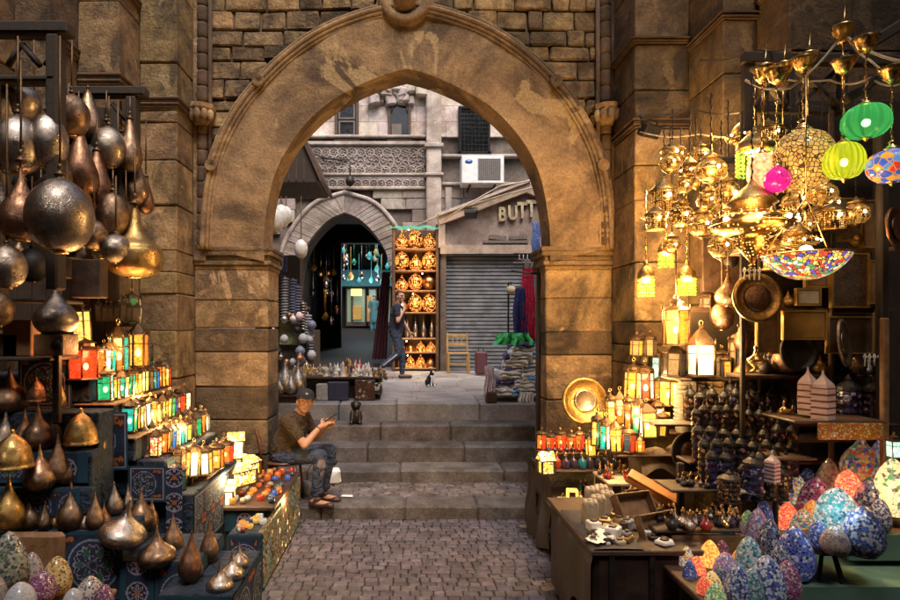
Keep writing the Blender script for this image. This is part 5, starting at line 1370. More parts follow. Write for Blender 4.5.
# bright house-shaped lantern boxes
def lightbox(px,py,Y,w,d,h,rz,label,mat='boxwhite'):
    t=thing('lantern_box',label,'lantern',(PX(px,Y),Y,PZ(py,Y)),rz,'bright box lanterns on the candle table')
    mb=MB(); hw,hd=w/2,d/2
    for sx_ in (-1,1):
        for sy_ in (-1,1): mb.bbox(sx_*hw-.008,sx_*hw+.008,sy_*hd-.008,sy_*hd+.008,0,h,.002)
    for z in (0,h-.012): 
        mb.box(-hw,hw,-hd-.006,-hd+.006,z,z+.012); mb.box(-hw,hw,hd-.006,hd+.006,z,z+.012); mb.box(-hw-.006,-hw+.006,-hd,hd,z,z+.012); mb.box(hw-.006,hw+.006,-hd,hd,z,z+.012)
    mb.build('frame',M['paneframe'],t)
    mb=MB(); mb.box(-hw+.01,hw-.01,-hd+.01,hd-.01,.012,h-.012); mb.build('paper_side',M[mat],t)
    mb=MB(); mb.add([(-hw-.01,-hd-.01,h),(hw+.01,-hd-.01,h),(hw+.01,hd+.01,h),(-hw-.01,hd+.01,h),(-hw-.01,0,h+.07),(hw+.01,0,h+.07)],[(0,1,5,4),(2,3,4,5),(0,4,3),(1,2,5)]); mb.build('roof',M['boxyellow'],t)
    return t
for a in ((224,505,4.72,.17,.16,.13,.1,'brightest white box lantern at the near corner of the candle table'),(222,474,5.0,.12,.3,.12,-.7,'long yellow lit box lantern behind the brightest one','boxyellow'),(238,486,4.98,.12,.3,.13,-.6,'long yellow lit box lantern slanting towards the wall','boxyellow'),(236,462,5.4,.13,.13,.2,.3,'upright white lit box lantern standing farthest on the candle table'),(248,476,5.2,.12,.2,.12,-.4,'yellow lit box lantern in the middle of the candle table','boxyellow')): lightbox(*a)
# votive glasses and small candle holders
vm=['amber','orange','red','dred','darkteal','dull','yellow','blue','ice','darkblue']
def votive(c,shape):
    k=('vot',c,shape)
    if k not in cache:
        mb=MB(); pr={0:[(.6,0),(.75,.1),(.95,.6),(1,1.3),(.9,1.32),(.85,1.25),(.5,.25),(.001,.2)],1:[(.5,0),(1,.5),(1.05,.8),(.7,1.3),(.6,1.3),(.6,1.1),(.001,.3)],2:[(.8,0),(.8,1.5),(.72,1.5),(.72,.2),(.001,.2)]}[shape]
        mb.lathe(pr,14); g=mb.mesh('glass_cup',GL.get('v_'+c if (c,shape)!=('orange',1) else c,GL[c]))
        mb=MB(); mb.lathe([(.68,-.03),(.8,-.03),(.82,.05),(.66,.06)],14); b=mb.mesh('foot',M['paneframe']); cache[k]=[('glass_cup',g),('foot',b)]
    return cache[k]
NM={'amber':'amber','orange':'orange','red':'glowing red','dred':'dark red','darkteal':'dark teal','dull':'brown','yellow':'yellow','blue':'blue','ice':'frosted white','darkblue':'navy blue'}
k=0
for j in range(11):
    Y=4.68+j*.098
    for i in range(7):
        x=-1.06-i*.092+R.uniform(-.02,.02)
        if (i>3 and j<7) or (i>4 and j>7): continue
        if R.random()<.08: continue
        c=R.choice(vm+['orange','amber','dred','dull']); inst(votive(c,R.randrange(3)),'candle_holder',NM[c]+' glass candle holder among the others crowding the lane-side table','candle holder',(x,Y+R.uniform(-.02,.02),.503),0,NM[c]+' candle holders on the lane-side table',R.uniform(.024,.036))
# hanging green-white paper lantern on the wall, tall yellow one
lantern(132,288,325,4.6,6,17,('greenp','whitep'),0,'pale faceted lantern with green diamonds hanging against the rough stone',None,'cone',270,body=.66,bulge=.6)
lantern(83,306,346,4.1,4,16,('paper',),0,'upright yellow paper lantern with dark strokes behind the red octagon',None,'flat',body=.8)
for k in range(7):
    Y=4.3; lantern(100+k*6,300+R.uniform(-4,4),322,Y+.2,4,7,('darkgrey',),0,'small unlit pointed lantern in the dark cluster above the tall orange lantern','dark pointed lanterns above the top row','cone')
# egg lamps bottom left
t=solid('basket_table','low board at the bottom left corner holding the pale mosaic egg lamps','table',[],None,(-1.9,2.85,0))
mb=MB(); mb.bbox(-.7,.42,-.25,.24,.50,.53,.008); mb.build('board',M['woodlight'],t); mb=MB(); mb.bbox(-.6,.35,-.2,.2,0,.5,.01); mb.build('support_box',M['wood'],t)
G='mosaic egg lamps at the bottom left corner'
for a in ((9,531,590,3.0,34,'grgrey',0,'tall mottled grey green egg lamp at the left frame edge'),(57,556,594,2.98,28,'yellow',0,'mustard yellow mosaic egg lamp'),(42,570,602,2.86,27,'maroon',0,'dark red and white dotted egg lamp leaning beside the mustard one'),(20,582,612,2.72,30,'white',0,'plain whitish egg lamp at the bottom frame edge'),(90,576,606,2.85,27,'speck',0,'white egg lamp speckled black and rust'),(73,588,610,2.75,20,'white',0,'small pale egg lamp between the mustard and the speckled one'),(-4,575,612,2.8,22,'tan',0,'brownish egg lamp cut by the left frame edge')):
    egg(*a,group=G,sc=1.5)
t=solid('cushion','orange brown printed cushion leaning behind the mustard egg lamp','cushion',[],None,(PX(38,3.2),3.2,PZ(590,3.2)))
mb=MB(); mb.bbox(-.18,.13,0,.05,-.02,.30,.02); mb.build('cover',M['woodlight'],t)

# ============================================================ RIGHT STALL furniture
M['greencloth']=plain('green_tablecloth',(.10,.20,.15),.85,0,.4,20,.2)
M['sack']=plain('sackcloth',(.17,.13,.09),.9,0,.6,40,.35); M['trunk']=plain('old_trunk',(.028,.014,.010),.5,0,.4,30,.5)
M['cream']=plain('cream_board',(.42,.34,.24),.7,0,.1,40,.25); M['magenta']=plain('magenta_cloth',(.35,.03,.20),.8); M['netgreen']=plain('green_net',(.02,.13,.08),.7,0,.6,60,.4)
M['tarp']=plain('grey_tarp',(.055,.045,.042),.8,0,.6,15,.4)
M['purple']=plain('purple_glaze',(.045,.03,.055),.15,0,0); M['pinkwhite']=plain('pink_white',(.55,.42,.42),.5,0,.1,30,.15)
def bxt(t,nm,x0,x1,y0,y1,z0,z1,m,b=.006):
    l=t.location; mb=MB(); mb.bbox(x0-l.x,x1-l.x,y0-l.y,y1-l.y,z0-l.z,z1-l.z,b); return mb.build(nm,M[m],t)
# egg table
t=thing('egg_table','wide low table under a green cloth crowded with colourful mosaic egg lamps','table',(1.9,3.3,0))
bxt(t,'table_top',1.42,1.83,2.78,4.1,.53,.565,'wood'); bxt(t,'table_top',1.832,3.2,3.03,4.1,.53,.564,'wood')
mb=MB()
vs=[];n=30
for i in range(n+1):
    x=-.02+1.3*i/n; 
    for j in range(5): vs.append((x, -.285-.012*math.sin(i*1.1)*j/4-.012, .570-.17*j/4*(1+.3*math.sin(i*.5))*(1 if j else 0)))
fs=[(i*5+j,(i+1)*5+j,(i+1)*5+j+1,i*5+j+1) for i in range(n) for j in range(4)]
mb.add(vs,fs,0,None,True); mb.add([(-.02,-.29,.569),(1.3,-.29,.569),(1.3,.8,.569),(-.02,.8,.569)],[(0,1,2,3)]); mb.build('tablecloth',M['greencloth'],t)
bxt(t,'front_board',1.45,3.0,3.15,3.18,0,.52,'woodblack')
for x,y in ((1.46,2.84),(1.46,4.0),(3.1,3.08),(3.1,4.0)): bxt(t,'leg',x-.02,x+.02,y-.02,y+.02,0,.53,'woodblack')
t=thing('upper_table','higher side table under a green cloth at the right frame edge holding lit egg lamps','table',(3.0,3.6,0))
bxt(t,'table_top',2.42,3.5,3.28,4.2,.72,.745,'woodlight'); bxt(t,'tablecloth',2.41,3.5,3.262,3.277,.60,.75,'greencloth'); bxt(t,'support_box',2.46,3.4,3.35,4.1,0,.72,'sack')
t=thing('tray_table','small brown tray table on thin black legs holding three blue and tan egg lamps','table',(PX(845,3.05),3.05,0))
x0,x1=PX(803,3.0),PX(884,3.0); mb=MB(); zt=PZ(551,3.0)
lx=t.location.x
mb.prism([(x0-lx,.26),(x0+.10-lx,-.04),(x1-.04-lx,-.04),(x1-lx,.05),(x1-lx,.26)],zt-.03,zt,0,None,'z'); mb.build('tray',M['wood'],t)
for k in range(5):
    a=k*2*PI/5; mb=MB(); xm=(x0+x1)/2-lx; mb.tube([(xm+.04*math.cos(a),.08+.04*math.sin(a),zt-.04),(xm+.09*math.cos(a),.08+.09*math.sin(a),zt-.2),(xm+.16*math.cos(a),.08+.16*math.sin(a),0)],.010,6); mb.build('leg',M['iron'],t)
ZT=zt
G='mosaic egg lamps on the green table'
E=[(678,541,565,3.45,15,'blue',.12,'small blue egg lamp at the far left corner of the green table'),
(687,546,574,3.3,16,'multi',.5,'small orange and yellow glowing egg lamp at the left corner'),
(697,556,586,3.2,18,'red',.9,'bright red glowing egg lamp at the left end of the table'),
(710,540,570,3.3,20,'orange',1.0,'plain orange glowing egg lamp behind the red one'),
(701,535,556,3.6,16,'tan',0,'small brownish egg lamp behind the orange one'),
(712,571,602,3.0,21,'yellow',.7,'yellow egg lamp glowing at the front left edge of the table'),
(716,583,612,2.84,21,'green',.4,'green and yellow egg lamp, frontmost at the left'),
(726,552,586,3.12,25,'pink',.25,'dark blue and pink egg lamp right of the glowing orange one'),
(729,526,556,3.55,21,'teal',.05,'blue white egg lamp standing behind the dark blue and pink one'),
(738,564,606,2.9,26,'bluew',.05,'white egg lamp with blue tiles at the front edge, left of the largest white one'),
(749,536,580,3.15,27,'teal',.1,'teal tiled egg lamp behind the two front white and blue ones'),
(767,555,606,2.92,34,'bluew',.08,'largest white and blue chequered egg lamp at the front edge'),
(770,519,566,3.3,27,'dkblue',.05,'dark blue finely tiled egg lamp left of the big royal blue one'),
(758,508,556,3.5,24,'pink',.1,'tall pink and blue egg lamp leaning behind the dark blue one'),
(748,510,540,3.75,17,'green',.4,'slim yellow green egg lamp, backmost in the left half'),
(795,526,578,3.1,36,'blue',.10,'big royal blue and white egg lamp in the middle of the table'),
(772,492,518,4.0,20,'tan',0,'greyish brown egg lamp behind the red glowing one'),
(783,496,514,4.05,13,'blue',.1,'tiny blue egg lamp peeping between grey and red ones'),
(788,502,532,3.7,20,'red',1.0,'pinkish red glowing egg lamp in the middle'),
(804,509,540,3.55,25,'multi',.35,'yellow and white egg lamp with dark tip between royal blue and pale blue ones'),
(794,472,516,3.9,28,'multi',.55,'yellow and red speckled lit egg lamp at the back centre'),
(816,477,526,3.7,34,'maroon',.1,'deep purple and white egg lamp behind the pale blue lit one')]
for a in E: egg(*a,group=G,sc=1.35)
G='mosaic egg lamps on the tray and upper table'
for a in ((818,520,548,3.08,17,'blue',.15,'small bright blue egg lamp at the left end of the brown tray'),(835,526,554,2.99,27,'tan',0,'beige egg lamp in front of the lit pale blue lamp'),(863,506,555,3.0,38,'bluew',0,'large egg lamp with black and blue squares on white, right end of the tray'),
 (837,487,534,3.18,40,'teal',.55,'round pale blue mosaic lamp lit brightly from inside')): egg(*a,group=G,sc=1.2,style='egg' if a[0]!=837 else 'egg')
for a,st in (((871,480,520,3.45,30,'dkblue',.1,'blue grey egg lamp on the upper green cloth'),'egg'),((848,470,500,3.75,25,'red',1.5,'vivid red glowing mosaic lamp at the back of the upper table'),'egg'),((829,457,500,3.85,36,'tan',0,'grey brown pointed mosaic lamp behind the deep purple one'),'cone'),
  ((861,426,484,3.8,36,'multi',.15,'large drop-shaped multicolour mosaic lamp with a tall neck'),'drop'),((878,440,478,3.95,28,'pink',.15,'pink mosaic lamp behind the drop-shaped one'),'cone'),((893,458,516,3.4,34,'yellow2',1.1,'tall glowing pale yellow egg lamp with dark dots at the right frame edge'),'egg')): egg(*a,group=G,sc=1.2,style=st)
lantern(895,432,458,3.35,4,14,('ice',),1,'frosted white lantern on the top of the glowing yellow egg at the frame edge',None,'flat')

# trunk table and its load
t=thing('trunk_table','old dark brown trunk used as a stall table, standing at the lane in front','table',(1.35,3.6,0))
bxt(t,'trunk_body',1.04,1.66,3.30,4.3,0.03,.62,'trunk',.03); bxt(t,'lid_edge',1.02,1.68,3.28,4.32,.62,.65,'wood')
for k in range(3): 
    bxt(t,'metal_band',1.12+.22*k,1.15+.22*k,3.285,3.3,.04,.62,'iron',.003)
t2=thing('cloth','faded sackcloth draped over the left edge of the trunk table','cloth',(1.1,3.4,.65))
mb=MB(); vs=[]
for i in range(15):
    for j in range(9):
        v=j/8; x=(-.085-.008*math.sin(i)) if v>.4 else (-.085+.30*(.4-v)/.4); z=.008 if v<=.4 else -.45*(v-.4)/.6*(1+.15*math.sin(i*.8))
        vs.append((x,-.12+i*.05,z+.006*math.sin(i*1.7+j)))
mb.add(vs,[(i*9+j,(i+1)*9+j,(i+1)*9+j+1,i*9+j+1) for i in range(14) for j in range(8)],0,None,True); mb.build('folds',M['tarp'],t2)
def crate(px,py,Y,w,d,h,rz,tilt,label,mat='woodlight',group=None):
    t=thing('wooden_crate',label,'crate',(PX(px,Y),Y,PZ(py,Y)),rz,group); t.rotation_euler=(tilt,0,rz)
    mb=MB(); mb.bbox(-w/2,w/2,-d/2,d/2,0,.012,.003); mb.build('bottom',M[mat],t)
    for a,b,c,e in ((-w/2,w/2,-d/2,-d/2+.01),(-w/2,w/2,d/2-.01,d/2),(-w/2,-w/2+.01,-d/2+.01,d/2-.01),(w/2-.01,w/2,-d/2+.01,d/2-.01)):
        for z in (0.014,h*.5+.006): 
            mb=MB(); mb.bbox(a,b,c,e,z,z+h*.46,.003); mb.build('slat',M[mat],t)
    return t
crate(633,514,3.8,.27,.24,.07,.35,1.0,'brown wooden tray crate leaning open on the trunk, left one')
crate(657,537,3.55,.28,.27,.05,.45,1.15,'brown wooden tray crate standing tilted at the right of the trunk, nearest one')
crate(646,505,4.1,.3,.2,.05,.3,.8,'thin brown crate lying behind the two tilted ones')
crate(655,494,4.25,.32,.2,.05,-.6,.35,'orange brown shallow crate behind the trunk')
crate(625,552,3.45,.22,.16,.03,.2,.05,'flat stack of brown slats lying in front of the tilted crates')
for i,(px,py,Y) in enumerate(((590,530,3.75),(598,527,3.85),(607,524,3.95),(592,520,4.05),(601,518,4.1))):
    t=thing('spice_box',('cream ribbed little box, %s in the cluster at the left end of the trunk'%('nearest','second','third','fourth','farthest')[i]),'box',(PX(px,Y),Y,.652),.3,'cream ribbed boxes on the trunk')
    mb=MB(); mb.lathe([(.045,0),(.05,.09),(.05,.12)],12,(0,0,0),0,None,False); mb.build('box_body',M['cream'],t)
    mb=MB(); 
    for k in range(6): a=k*PI/3; mb.ball((.032*math.cos(a),.032*math.sin(a),.125),(.02,.02,.022),8)
    mb.ball((0,0,.13),(.022,.022,.025),8); mb.build('contents',M['cream'],t)
for i,(px,py,Y,m) in enumerate(((603,545,3.5,'white'),(612,538,3.6,'cream'),(598,552,3.4,'white'),(618,530,3.7,'dulcream'))):
    t=thing('paper_sheet',('crumpled %s packet on the trunk, %s of four'%('white' if m=='white' else 'cream',('nearest the camera but one','third from the lane edge','nearest the lane edge','farthest from the lane'),)[0:1][0]) if False else ('nearest the lane edge: ','beside the ribbed boxes: ','at the very front: ','against the tilted crate: ')[i]+'pale crumpled paper packet on the trunk','paper',(PX(px,Y),Y,.653),R.random()*2)
    mb=MB(); vs=[]
    for a in range(7):
        for b in range(6): vs.append((-.07+.023*a,-.055+.022*b,.012+.02*mnoise.noise(Vector((a*.9,b*.9,i*5)))+.012))
    mb.add(vs,[(a*6+b,(a+1)*6+b,(a+1)*6+b+1,a*6+b+1) for a in range(6) for b in range(5)],0,None,True); mb.build('sheet',M['white' if m=='white' else 'cream'],t)
t=thing('bottle_cap_toy','small black and white wheel-like trinket on the front of the trunk','trinket',(PX(607,3.38),3.38,.66)); mb=MB(); mb.lathe([(.03,0),(.035,.012),(.03,.022)],16,(0,0,0),0,None,True,0,Mf); mb.build('rim',M['iron'],t); mb=MB(); mb.lathe([(.018,0),(.02,.02),(.001,.026)],12,(0,0,.0),0,None,True,0,Mf); mb.build('hub',M['white'],t)

# black two-level shelf table near the gate
t=thing('shelf_table','black two-level shelf table at the lane with small framed things and a green net','table',(1.4,4.9,0))
for z,m in ((.44,'woodblack'),(.24,'woodblack')): bxt(t,'shelf',1.16,1.72,4.55,5.4,z-.02,z,m)
for x,y in ((1.18,4.57),(1.18,5.36),(1.68,4.57),(1.68,5.36)): bxt(t,'leg',x-.015,x+.015,y-.015,y+.015,0,.42,'woodblack')
bxt(t,'raised_shelf',1.16,1.9,5.0,5.5,.66,.68,'wood'); bxt(t,'raised_upright',1.165,1.185,5.0,5.48,.44,.66,'wood'); bxt(t,'raised_upright',1.86,1.88,5.0,5.48,.0,.66,'wood')
for px,Y,z,w,h,m,lab in ((592,4.66,.442,.10,.13,'silver','small silver framed picture standing on the black shelf table'),(578,4.72,.442,.11,.09,'darkwoodstat','small dark box with silver lettering beside the framed picture'),(572,4.95,.442,.09,.1,'signyel','yellow lit little box on the black shelf table'),(563,4.8,.442,.09,.07,'cream','small cream carton at the lane end of the black shelf table')):
    o=thing('trinket_box',lab,'box',(PX(px,Y),Y,z),-.15); mb=MB(); mb.bbox(-w/2,w/2,-.03,.03,0,h,.006); mb.build('case',M[m],o)
    mb=MB(); mb.box(-w/2+.02,w/2-.02,-.033,-.031,.02,h-.02); mb.build('face_panel',M['black' if m=='silver' else 'wood'],o)
o=thing('folded_cloth','magenta folded cloth on the lower shelf','cloth',(PX(578,4.7),4.7,.245)); mb=MB(); mb.bbox(-.13,.12,-.1,.12,0,.05,.02,j=.01); mb.bbox(-.11,.1,-.1,.1,.051,.08,.02,j=.01); mb.build('folds',M['magenta'],o)
# green net hanging round the table
o=thing('net','dark green net hanging in folds from the corner of the black shelf table','net',(1.15,4.52,.43))
mb=MB(); vs=[]
for i in range(25):
    for j in range(10): vs.append((-.02+.025*i*(.6 if i<8 else .9), -.02+.03*math.sin(i*1.3)+.02*j/9, -.32*j/9*(1+.25*math.sin(i*.7))))
mb.add(vs,[(i*10+j,(i+1)*10+j,(i+1)*10+j+1,i*10+j+1) for i in range(24) for j in range(9) if (i*7+j*3)%5 or i<10],0,None,True); mb.build('mesh_cloth',M['netgreen'],o)
for i in range(4):
    pts=[(1.2+.12*i+.05*math.sin(k*.6+i),4.5-.01*i,.40-.36*math.sin(PI*k/8)-.0) for k in range(9)]
    mb=MB(); mb.tube(pts,.006,5); tag(mb.build('cord',M['netgreen' if i%2 else 'cream']),('green cord loop hanging lowest under the black shelf table','pale cord loop hanging at the lane corner under the black shelf table','green cord loop hanging in the middle under the shelf table','pale cord loop hanging rightmost under the shelf table')[i],'cord')
o=thing('green_bag','round green plastic bag lying under the cream-topped stand','bag',(PX(612,4.5),4.5,.45)); mb=MB(); mb.ball((0,0,.07),(.12,.09,.075),14); mb.v=[(x+.02*mnoise.noise(Vector((x*20,y*20,z*20))),y,z+.02*mnoise.noise(Vector((x*25,y*20,z*20)))) for x,y,z in mb.v]; mb.build('bag_body',M['netgreen'],o); mb=MB(); mb.tube([(-.03,0,.14),(0,0,.2),(.03,0,.14)],.008,6); mb.build('knot',M['netgreen'],o)
t=thing('cream_stand','small stand with a cream painted top and thin legs','stand',(1.6,4.6,0))
bxt(t,'top',1.50,1.76,4.42,4.8,.70,.725,'cream'); 
for x,y in ((1.52,4.44),(1.74,4.44),(1.52,4.78),(1.74,4.78)): bxt(t,'leg',x-.013,x+.013,y-.013,y+.013,0,.70,'cream')
o=thing('sackcloth','grey brown sackcloth bundle spilling over crates behind the cream stand','cloth',(2.0,4.75,.73))
mb=MB(); vs=[]
for i in range(14):
    for j in range(10):
        x=-.18+.035*i; y=-.15+.03*j; z=.16+.10*mnoise.noise(Vector((x*6,y*6,2)))-.9*max(0,abs(x-.05)-.1)**1.5-(.12 if j==0 else 0)
        vs.append((x,y,z))
mb.add(vs,[(i*10+j,(i+1)*10+j,(i+1)*10+j+1,i*10+j+1) for i in range(13) for j in range(9)],0,None,True); mb.build('folds',M['sack'],o)
t=thing('carton','brown carton under the sackcloth bundle','box',(2.0,4.85,0)); bxt(t,'carton_body',1.86,2.25,4.66,5.0,.40,.82,'sack'); bxt(t,'lower_carton',1.84,2.3,4.68,5.05,0,.39,'wood')
# tarp and pole at the gate's right jamb
t=thing('awning_pole','dark slender pole standing at the right jamb of the archway','pole',(PX(539,6.1),6.1,0.12)); mb=MB(); mb.tube([(0,0,0),(-.01,0,1.2),(.0,.0,2.35)],.022,8); mb.build('shaft',M['woodblack'],t); mb=MB(); mb.tube([(0,0,2.3),(-.28,.02,2.33)],.012,6); mb.build('arm',M['iron'],t)
o=thing('tarp','stiff grey brown tarpaulin hanging along the lane edge of the right stall','tarpaulin',(1.17,5.5,0))
mb=MB(); vs=[]
for i in range(16):
    for j in range(9):
        vs.append((-.005+.022*math.sin(i*.9)*(1+j/9)+ .02*math.sin(j*.7), .25-.055*i, .62-.60*j/8+.03*math.sin(i*.5)))
mb.add(vs,[(i*9+j,(i+1)*9+j,(i+1)*9+j+1,i*9+j+1) for i in range(15) for j in range(8)],0,None,True); mb.build('folds',M['tarp'],o)
for px,Y,lab in ((524,5.5,'small white scrap on the ground beside the last step'),):
    mb=MB(); mb.ball((0,0,.045),(.04,.035,.02),12); mb.v=[(x+.02*mnoise.noise(Vector((x*30,y*30,z*30))),y,z) for x,y,z in mb.v]; o=mb.build('litter',M['sack']); o.location=(PX(px,Y),Y,0); tag(o,lab,'litter')
# bottles on the raised shelf
def bottle(k,mat):
    kk=('bot',k,mat)
    if kk not in cache:
        pr={0:[(.6,0),(.65,.1),(.62,1.2),(.3,1.5),(.2,1.6),(.2,1.9)],1:[(.3,0),(.55,.1),(.8,.6),(.5,1.0),(.18,1.25),(.15,1.9),(.25,2.0)],2:[(.5,0),(.2,.15),(.55,.5),(.62,.8),(.3,1.2),(.12,1.5),(.1,2.2)]}[k]
        mb=MB(); mb.lathe(pr,14); b=mb.mesh('glass_body',M[mat]); mb=MB(); top=pr[-1][1]; mb.lathe([(.25,top),(.3,top+.1),(.12,top+.3),(.16,top+.42),(.02,top+.6)],10); cache[kk]=[('glass_body',b),('stopper',mb.mesh('stopper',M['brassp']))]
    return cache[kk]
M['tealglaze']=plain('teal_glaze',(.02,.16,.19),.15,0,0); M['redglaze']=plain('red_glaze',(.30,.03,.02),.15,0,0); M['signyel']=emit('lit_box',(1,.5,.08),1.2)
M['dulcream']=M['cream']
NMM={'purple':'dark purple','tealglaze':'teal','redglaze':'red','silver':'silver','brassp':'golden','pinkwhite':'pinkish white','black':'black'}
for i in range(9):
    m=('tealglaze','redglaze','purple','purple','tealglaze','purple','black','purple','purple')[i]
    inst(bottle(0,m),'bottle',NMM[m]+' glass bottle on the raised shelf by the gate','bottle',(1.22+.07*i,5.08+.02*(i%2),.681),0,NMM[m]+' bottles on the raised shelf',.055)
G='small red candle lanterns above the raised shelf'
t=thing('shelf','narrow wooden shelf at the foot of the right pier carrying red candle lanterns','shelf',(1.5,5.3,0)); bxt(t,'board',1.18,2.0,5.25,5.56,.76,.778,'wood'); bxt(t,'bracket',1.2,1.23,5.3,5.5,.60,.76,'wood'); bxt(t,'bracket',1.95,1.98,5.3,5.5,.60,.76,'wood')
for i,px in enumerate((541,551,561,571,580,590)): lantern(px,427+(i%2)*3,449,5.4,6,10,('red','orange'),1 if i in(0,2,3) else 0,('nearest the lane','second from the lane','third from the lane','fourth from the lane','fifth from the lane','beside the brass plate')[i]+', little red candle lantern on the narrow shelf',G,'onion')
lightbox(546,474,5.02,.11,.10,.12,.2,'yellow pierced lantern box shining at the lane corner of the right stall','boxyellow')
for i in range(9):
    px=548+i*6; inst(bottle(1,R.choice(('purple','black','redglaze'))),'bottle','dark little flask crowded at the front of the narrow shelf','bottle',(PX(px,5.3),5.28,.779),0,'dark flasks on the narrow shelf',.032)
# brass plate
t=thing('brass_plate','large round brass tray with a shining centre leaning against the right pier','plate',(PX(582,5.5),5.5,PZ(424,5.5))); t.rotation_euler=(math.radians(-8),math.radians(10),0)
mb=MB(); r=.215; mb.lathe([(.001,.0),(r*.5,.004),(r*.82,.006),(r*.86,.016),(r*.97,.02),(r,.012),(r,.0)],40,(0,0,r),0,None,True,0,Mf,1); mb.build('tray',M['brassx'],t)
mb=MB(); mb.lathe([(r*.5,.008),(r*.45,.02),(r*.4,.01),(.001,.012)],30,(0,0,r),0,None,True,0,Mf); mb.build('raised_centre',M['silver'],t)

# lantern rows on stepped shelves
t=thing('stepped_shelves','dark stepped shelves against the warm pier, crowded with lit lanterns','shelf',(2.0,4.95,0))
for x0,x1,y0,y1,z in ((1.62,2.3,4.58,4.85,.90),(1.68,2.35,4.86,5.05,1.02),(1.85,2.45,5.0,5.25,1.28)): bxt(t,'board',x0,x1,y0,y1,z-.02,z,'wood')
for x in (1.66,2.26): bxt(t,'upright',x,x+.03,4.9,4.95,.0,1.2,'woodblack')
G='lit lanterns on the stepped shelves by the brass tray'
for px,ya,yb,Y,n,w,c,l,lab in (
 (632,357,399,5.08,6,16,('yellow','amber'),1,'amber paned lantern, left one on the highest of the stepped shelves'),
 (646,358,400,5.05,6,15,('white','red'),2,'white and red paned lantern in the middle of the highest stepped shelf'),
 (668,368,406,5.0,8,26,('orange','yellow','yellow'),1,'big octagonal yellow lantern with an orange pane'),
 (656,345,380,5.2,6,14,('darkgrey','ice'),1,'black lantern with white windows behind the octagonal yellow one'),
 (611,388,425,4.92,4,10,('yellow','amber'),1,'slim yellow lantern at the left end of the middle stepped shelf'),
 (620,386,424,4.95,4,11,('orange','yellow'),1,'slim orange lantern second on the middle stepped shelf'),
 (628,390,428,4.92,6,12,('amber','orange'),1,'amber lantern third on the middle stepped shelf'),
 (638,392,434,4.66,6,14,('white','green'),1,'white and green lantern left of the big round-windowed one'),
 (648,398,438,4.62,4,19,('yellow','white'),2,'square yellow lantern with a round window, brightest on the middle shelf'),
 (659,394,434,4.9,4,12,('white','amber'),1,'narrow white lantern right of the round-windowed one'),
 (596,408,446,4.7,6,11,('green','yellow'),1,'slim green and yellow lantern above the dark flasks'),
 (605,412,450,4.66,6,13,('teal','ice','yellow'),1,'teal and white lantern on the lowest stepped shelf'),
 (616,416,452,4.62,6,12,('yellow','amber'),1,'honey coloured lantern on the lowest stepped shelf beside the teal one'),
 (628,424,452,4.62,6,13,('red','darkblue'),1,'dark red lantern on the lowest stepped shelf'),
 (591,430,456,4.72,4,11,('amber','yellow'),1,'tiny square amber lantern at the lane end of the lowest stepped shelf'),
 (640,434,452,4.6,6,9,('orange','amber'),1,'tiny orange lantern under the round-windowed one')):
    lantern(px,ya,yb,Y,n,w,c,l,lab,G,R.choice(('cone','onion')))
for i in range(7):
    lantern(600+i*11,404+R.uniform(-3,3),424,5.15,4,8,('amber',) if i%2 else ('yellow',),1,'small amber lantern squeezed in the back of the stepped shelves','small amber lanterns behind the stepped shelves')
t=thing('cup_stack','tall stack of white paper cups standing beside the octagonal yellow lantern','cups',(PX(684,4.6),4.6,PZ(432,4.6)))
for k in range(9):
    mb=MB(); mb.lathe([(.058,0),(.072,.10),(.076,.10),(.076,.107),(.07,.107)],18,(0,0,.032*k)); mb.build('cup',M['white'],t)

# ============================================================ RIGHT: hanging lamps
def globeglass(name,c,e=.10,ribs=0):
    """coloured glass: a lamp inside makes it glow, brightest near the bulb"""
    m,t,b=newmat(name); L=t.links.new; out=t.nodes['Material Output']
    tl=nd(t,'ShaderNodeBsdfTranslucent'); tl.inputs[0].default_value=(*c,1); tp=nd(t,'ShaderNodeBsdfTransparent'); tp.inputs[0].default_value=(*[min(1,x*.9+.1) for x in c],1)
    mx=nd(t,'ShaderNodeMixShader',i_0=.42); L(tl.outputs[0],mx.inputs[1]); L(tp.outputs[0],mx.inputs[2])
    b.inputs['Base Color'].default_value=(*[x*.5 for x in c],1); b.inputs['Roughness'].default_value=.08; b.inputs['Emission Color'].default_value=(*c,1); b.inputs['Emission Strength'].default_value=e
    m2=nd(t,'ShaderNodeMixShader',i_0=.35); L(mx.outputs[0],m2.inputs[1]); L(b.outputs[0],m2.inputs[2]); L(m2.outputs[0],out.inputs[0])
    if ribs:
        tc=nd(t,'ShaderNodeTexCoord'); sp=nd(t,'ShaderNodeSeparateXYZ'); L(tc.outputs['Object'],sp.inputs[0]); at=nd(t,'ShaderNodeMath',operation='ARCTAN2'); L(sp.outputs[0],at.inputs[0]); L(sp.outputs[1],at.inputs[1])
        q=nd(t,'ShaderNodeMath',operation='MULTIPLY'); L(at.outputs[0],q.inputs[0]); q.inputs[1].default_value=ribs; sn=nd(t,'ShaderNodeMath',operation='SINE'); L(q.outputs[0],sn.inputs[0])
        bp=nd(t,'ShaderNodeBump',i_Strength=.8,i_Distance=.02); L(sn.outputs[0],bp.inputs['Height']); L(bp.outputs[0],b.inputs['Normal']); L(bp.outputs[0],tl.inputs['Normal'])
    return m
M['glass_green']=globeglass('globe_green',(.05,.42,.13),.03,12); M['glass_lime']=globeglass('globe_lime',(.38,.48,.02),.08,20)
M['glass_peach']=litglass('globe_peach',(1,.40,.18),1.1,.2,10); M['glass_mag']=litglass('globe_magenta',(.8,.02,.32),.5,.2,14)
M['globe_gold']=mosaic('globe_gold',[(.78,.50,.14),(.62,.36,.09),(.7,.42,.10),(.5,.26,.06)],15,(.06,.025,.008),.30,.07)
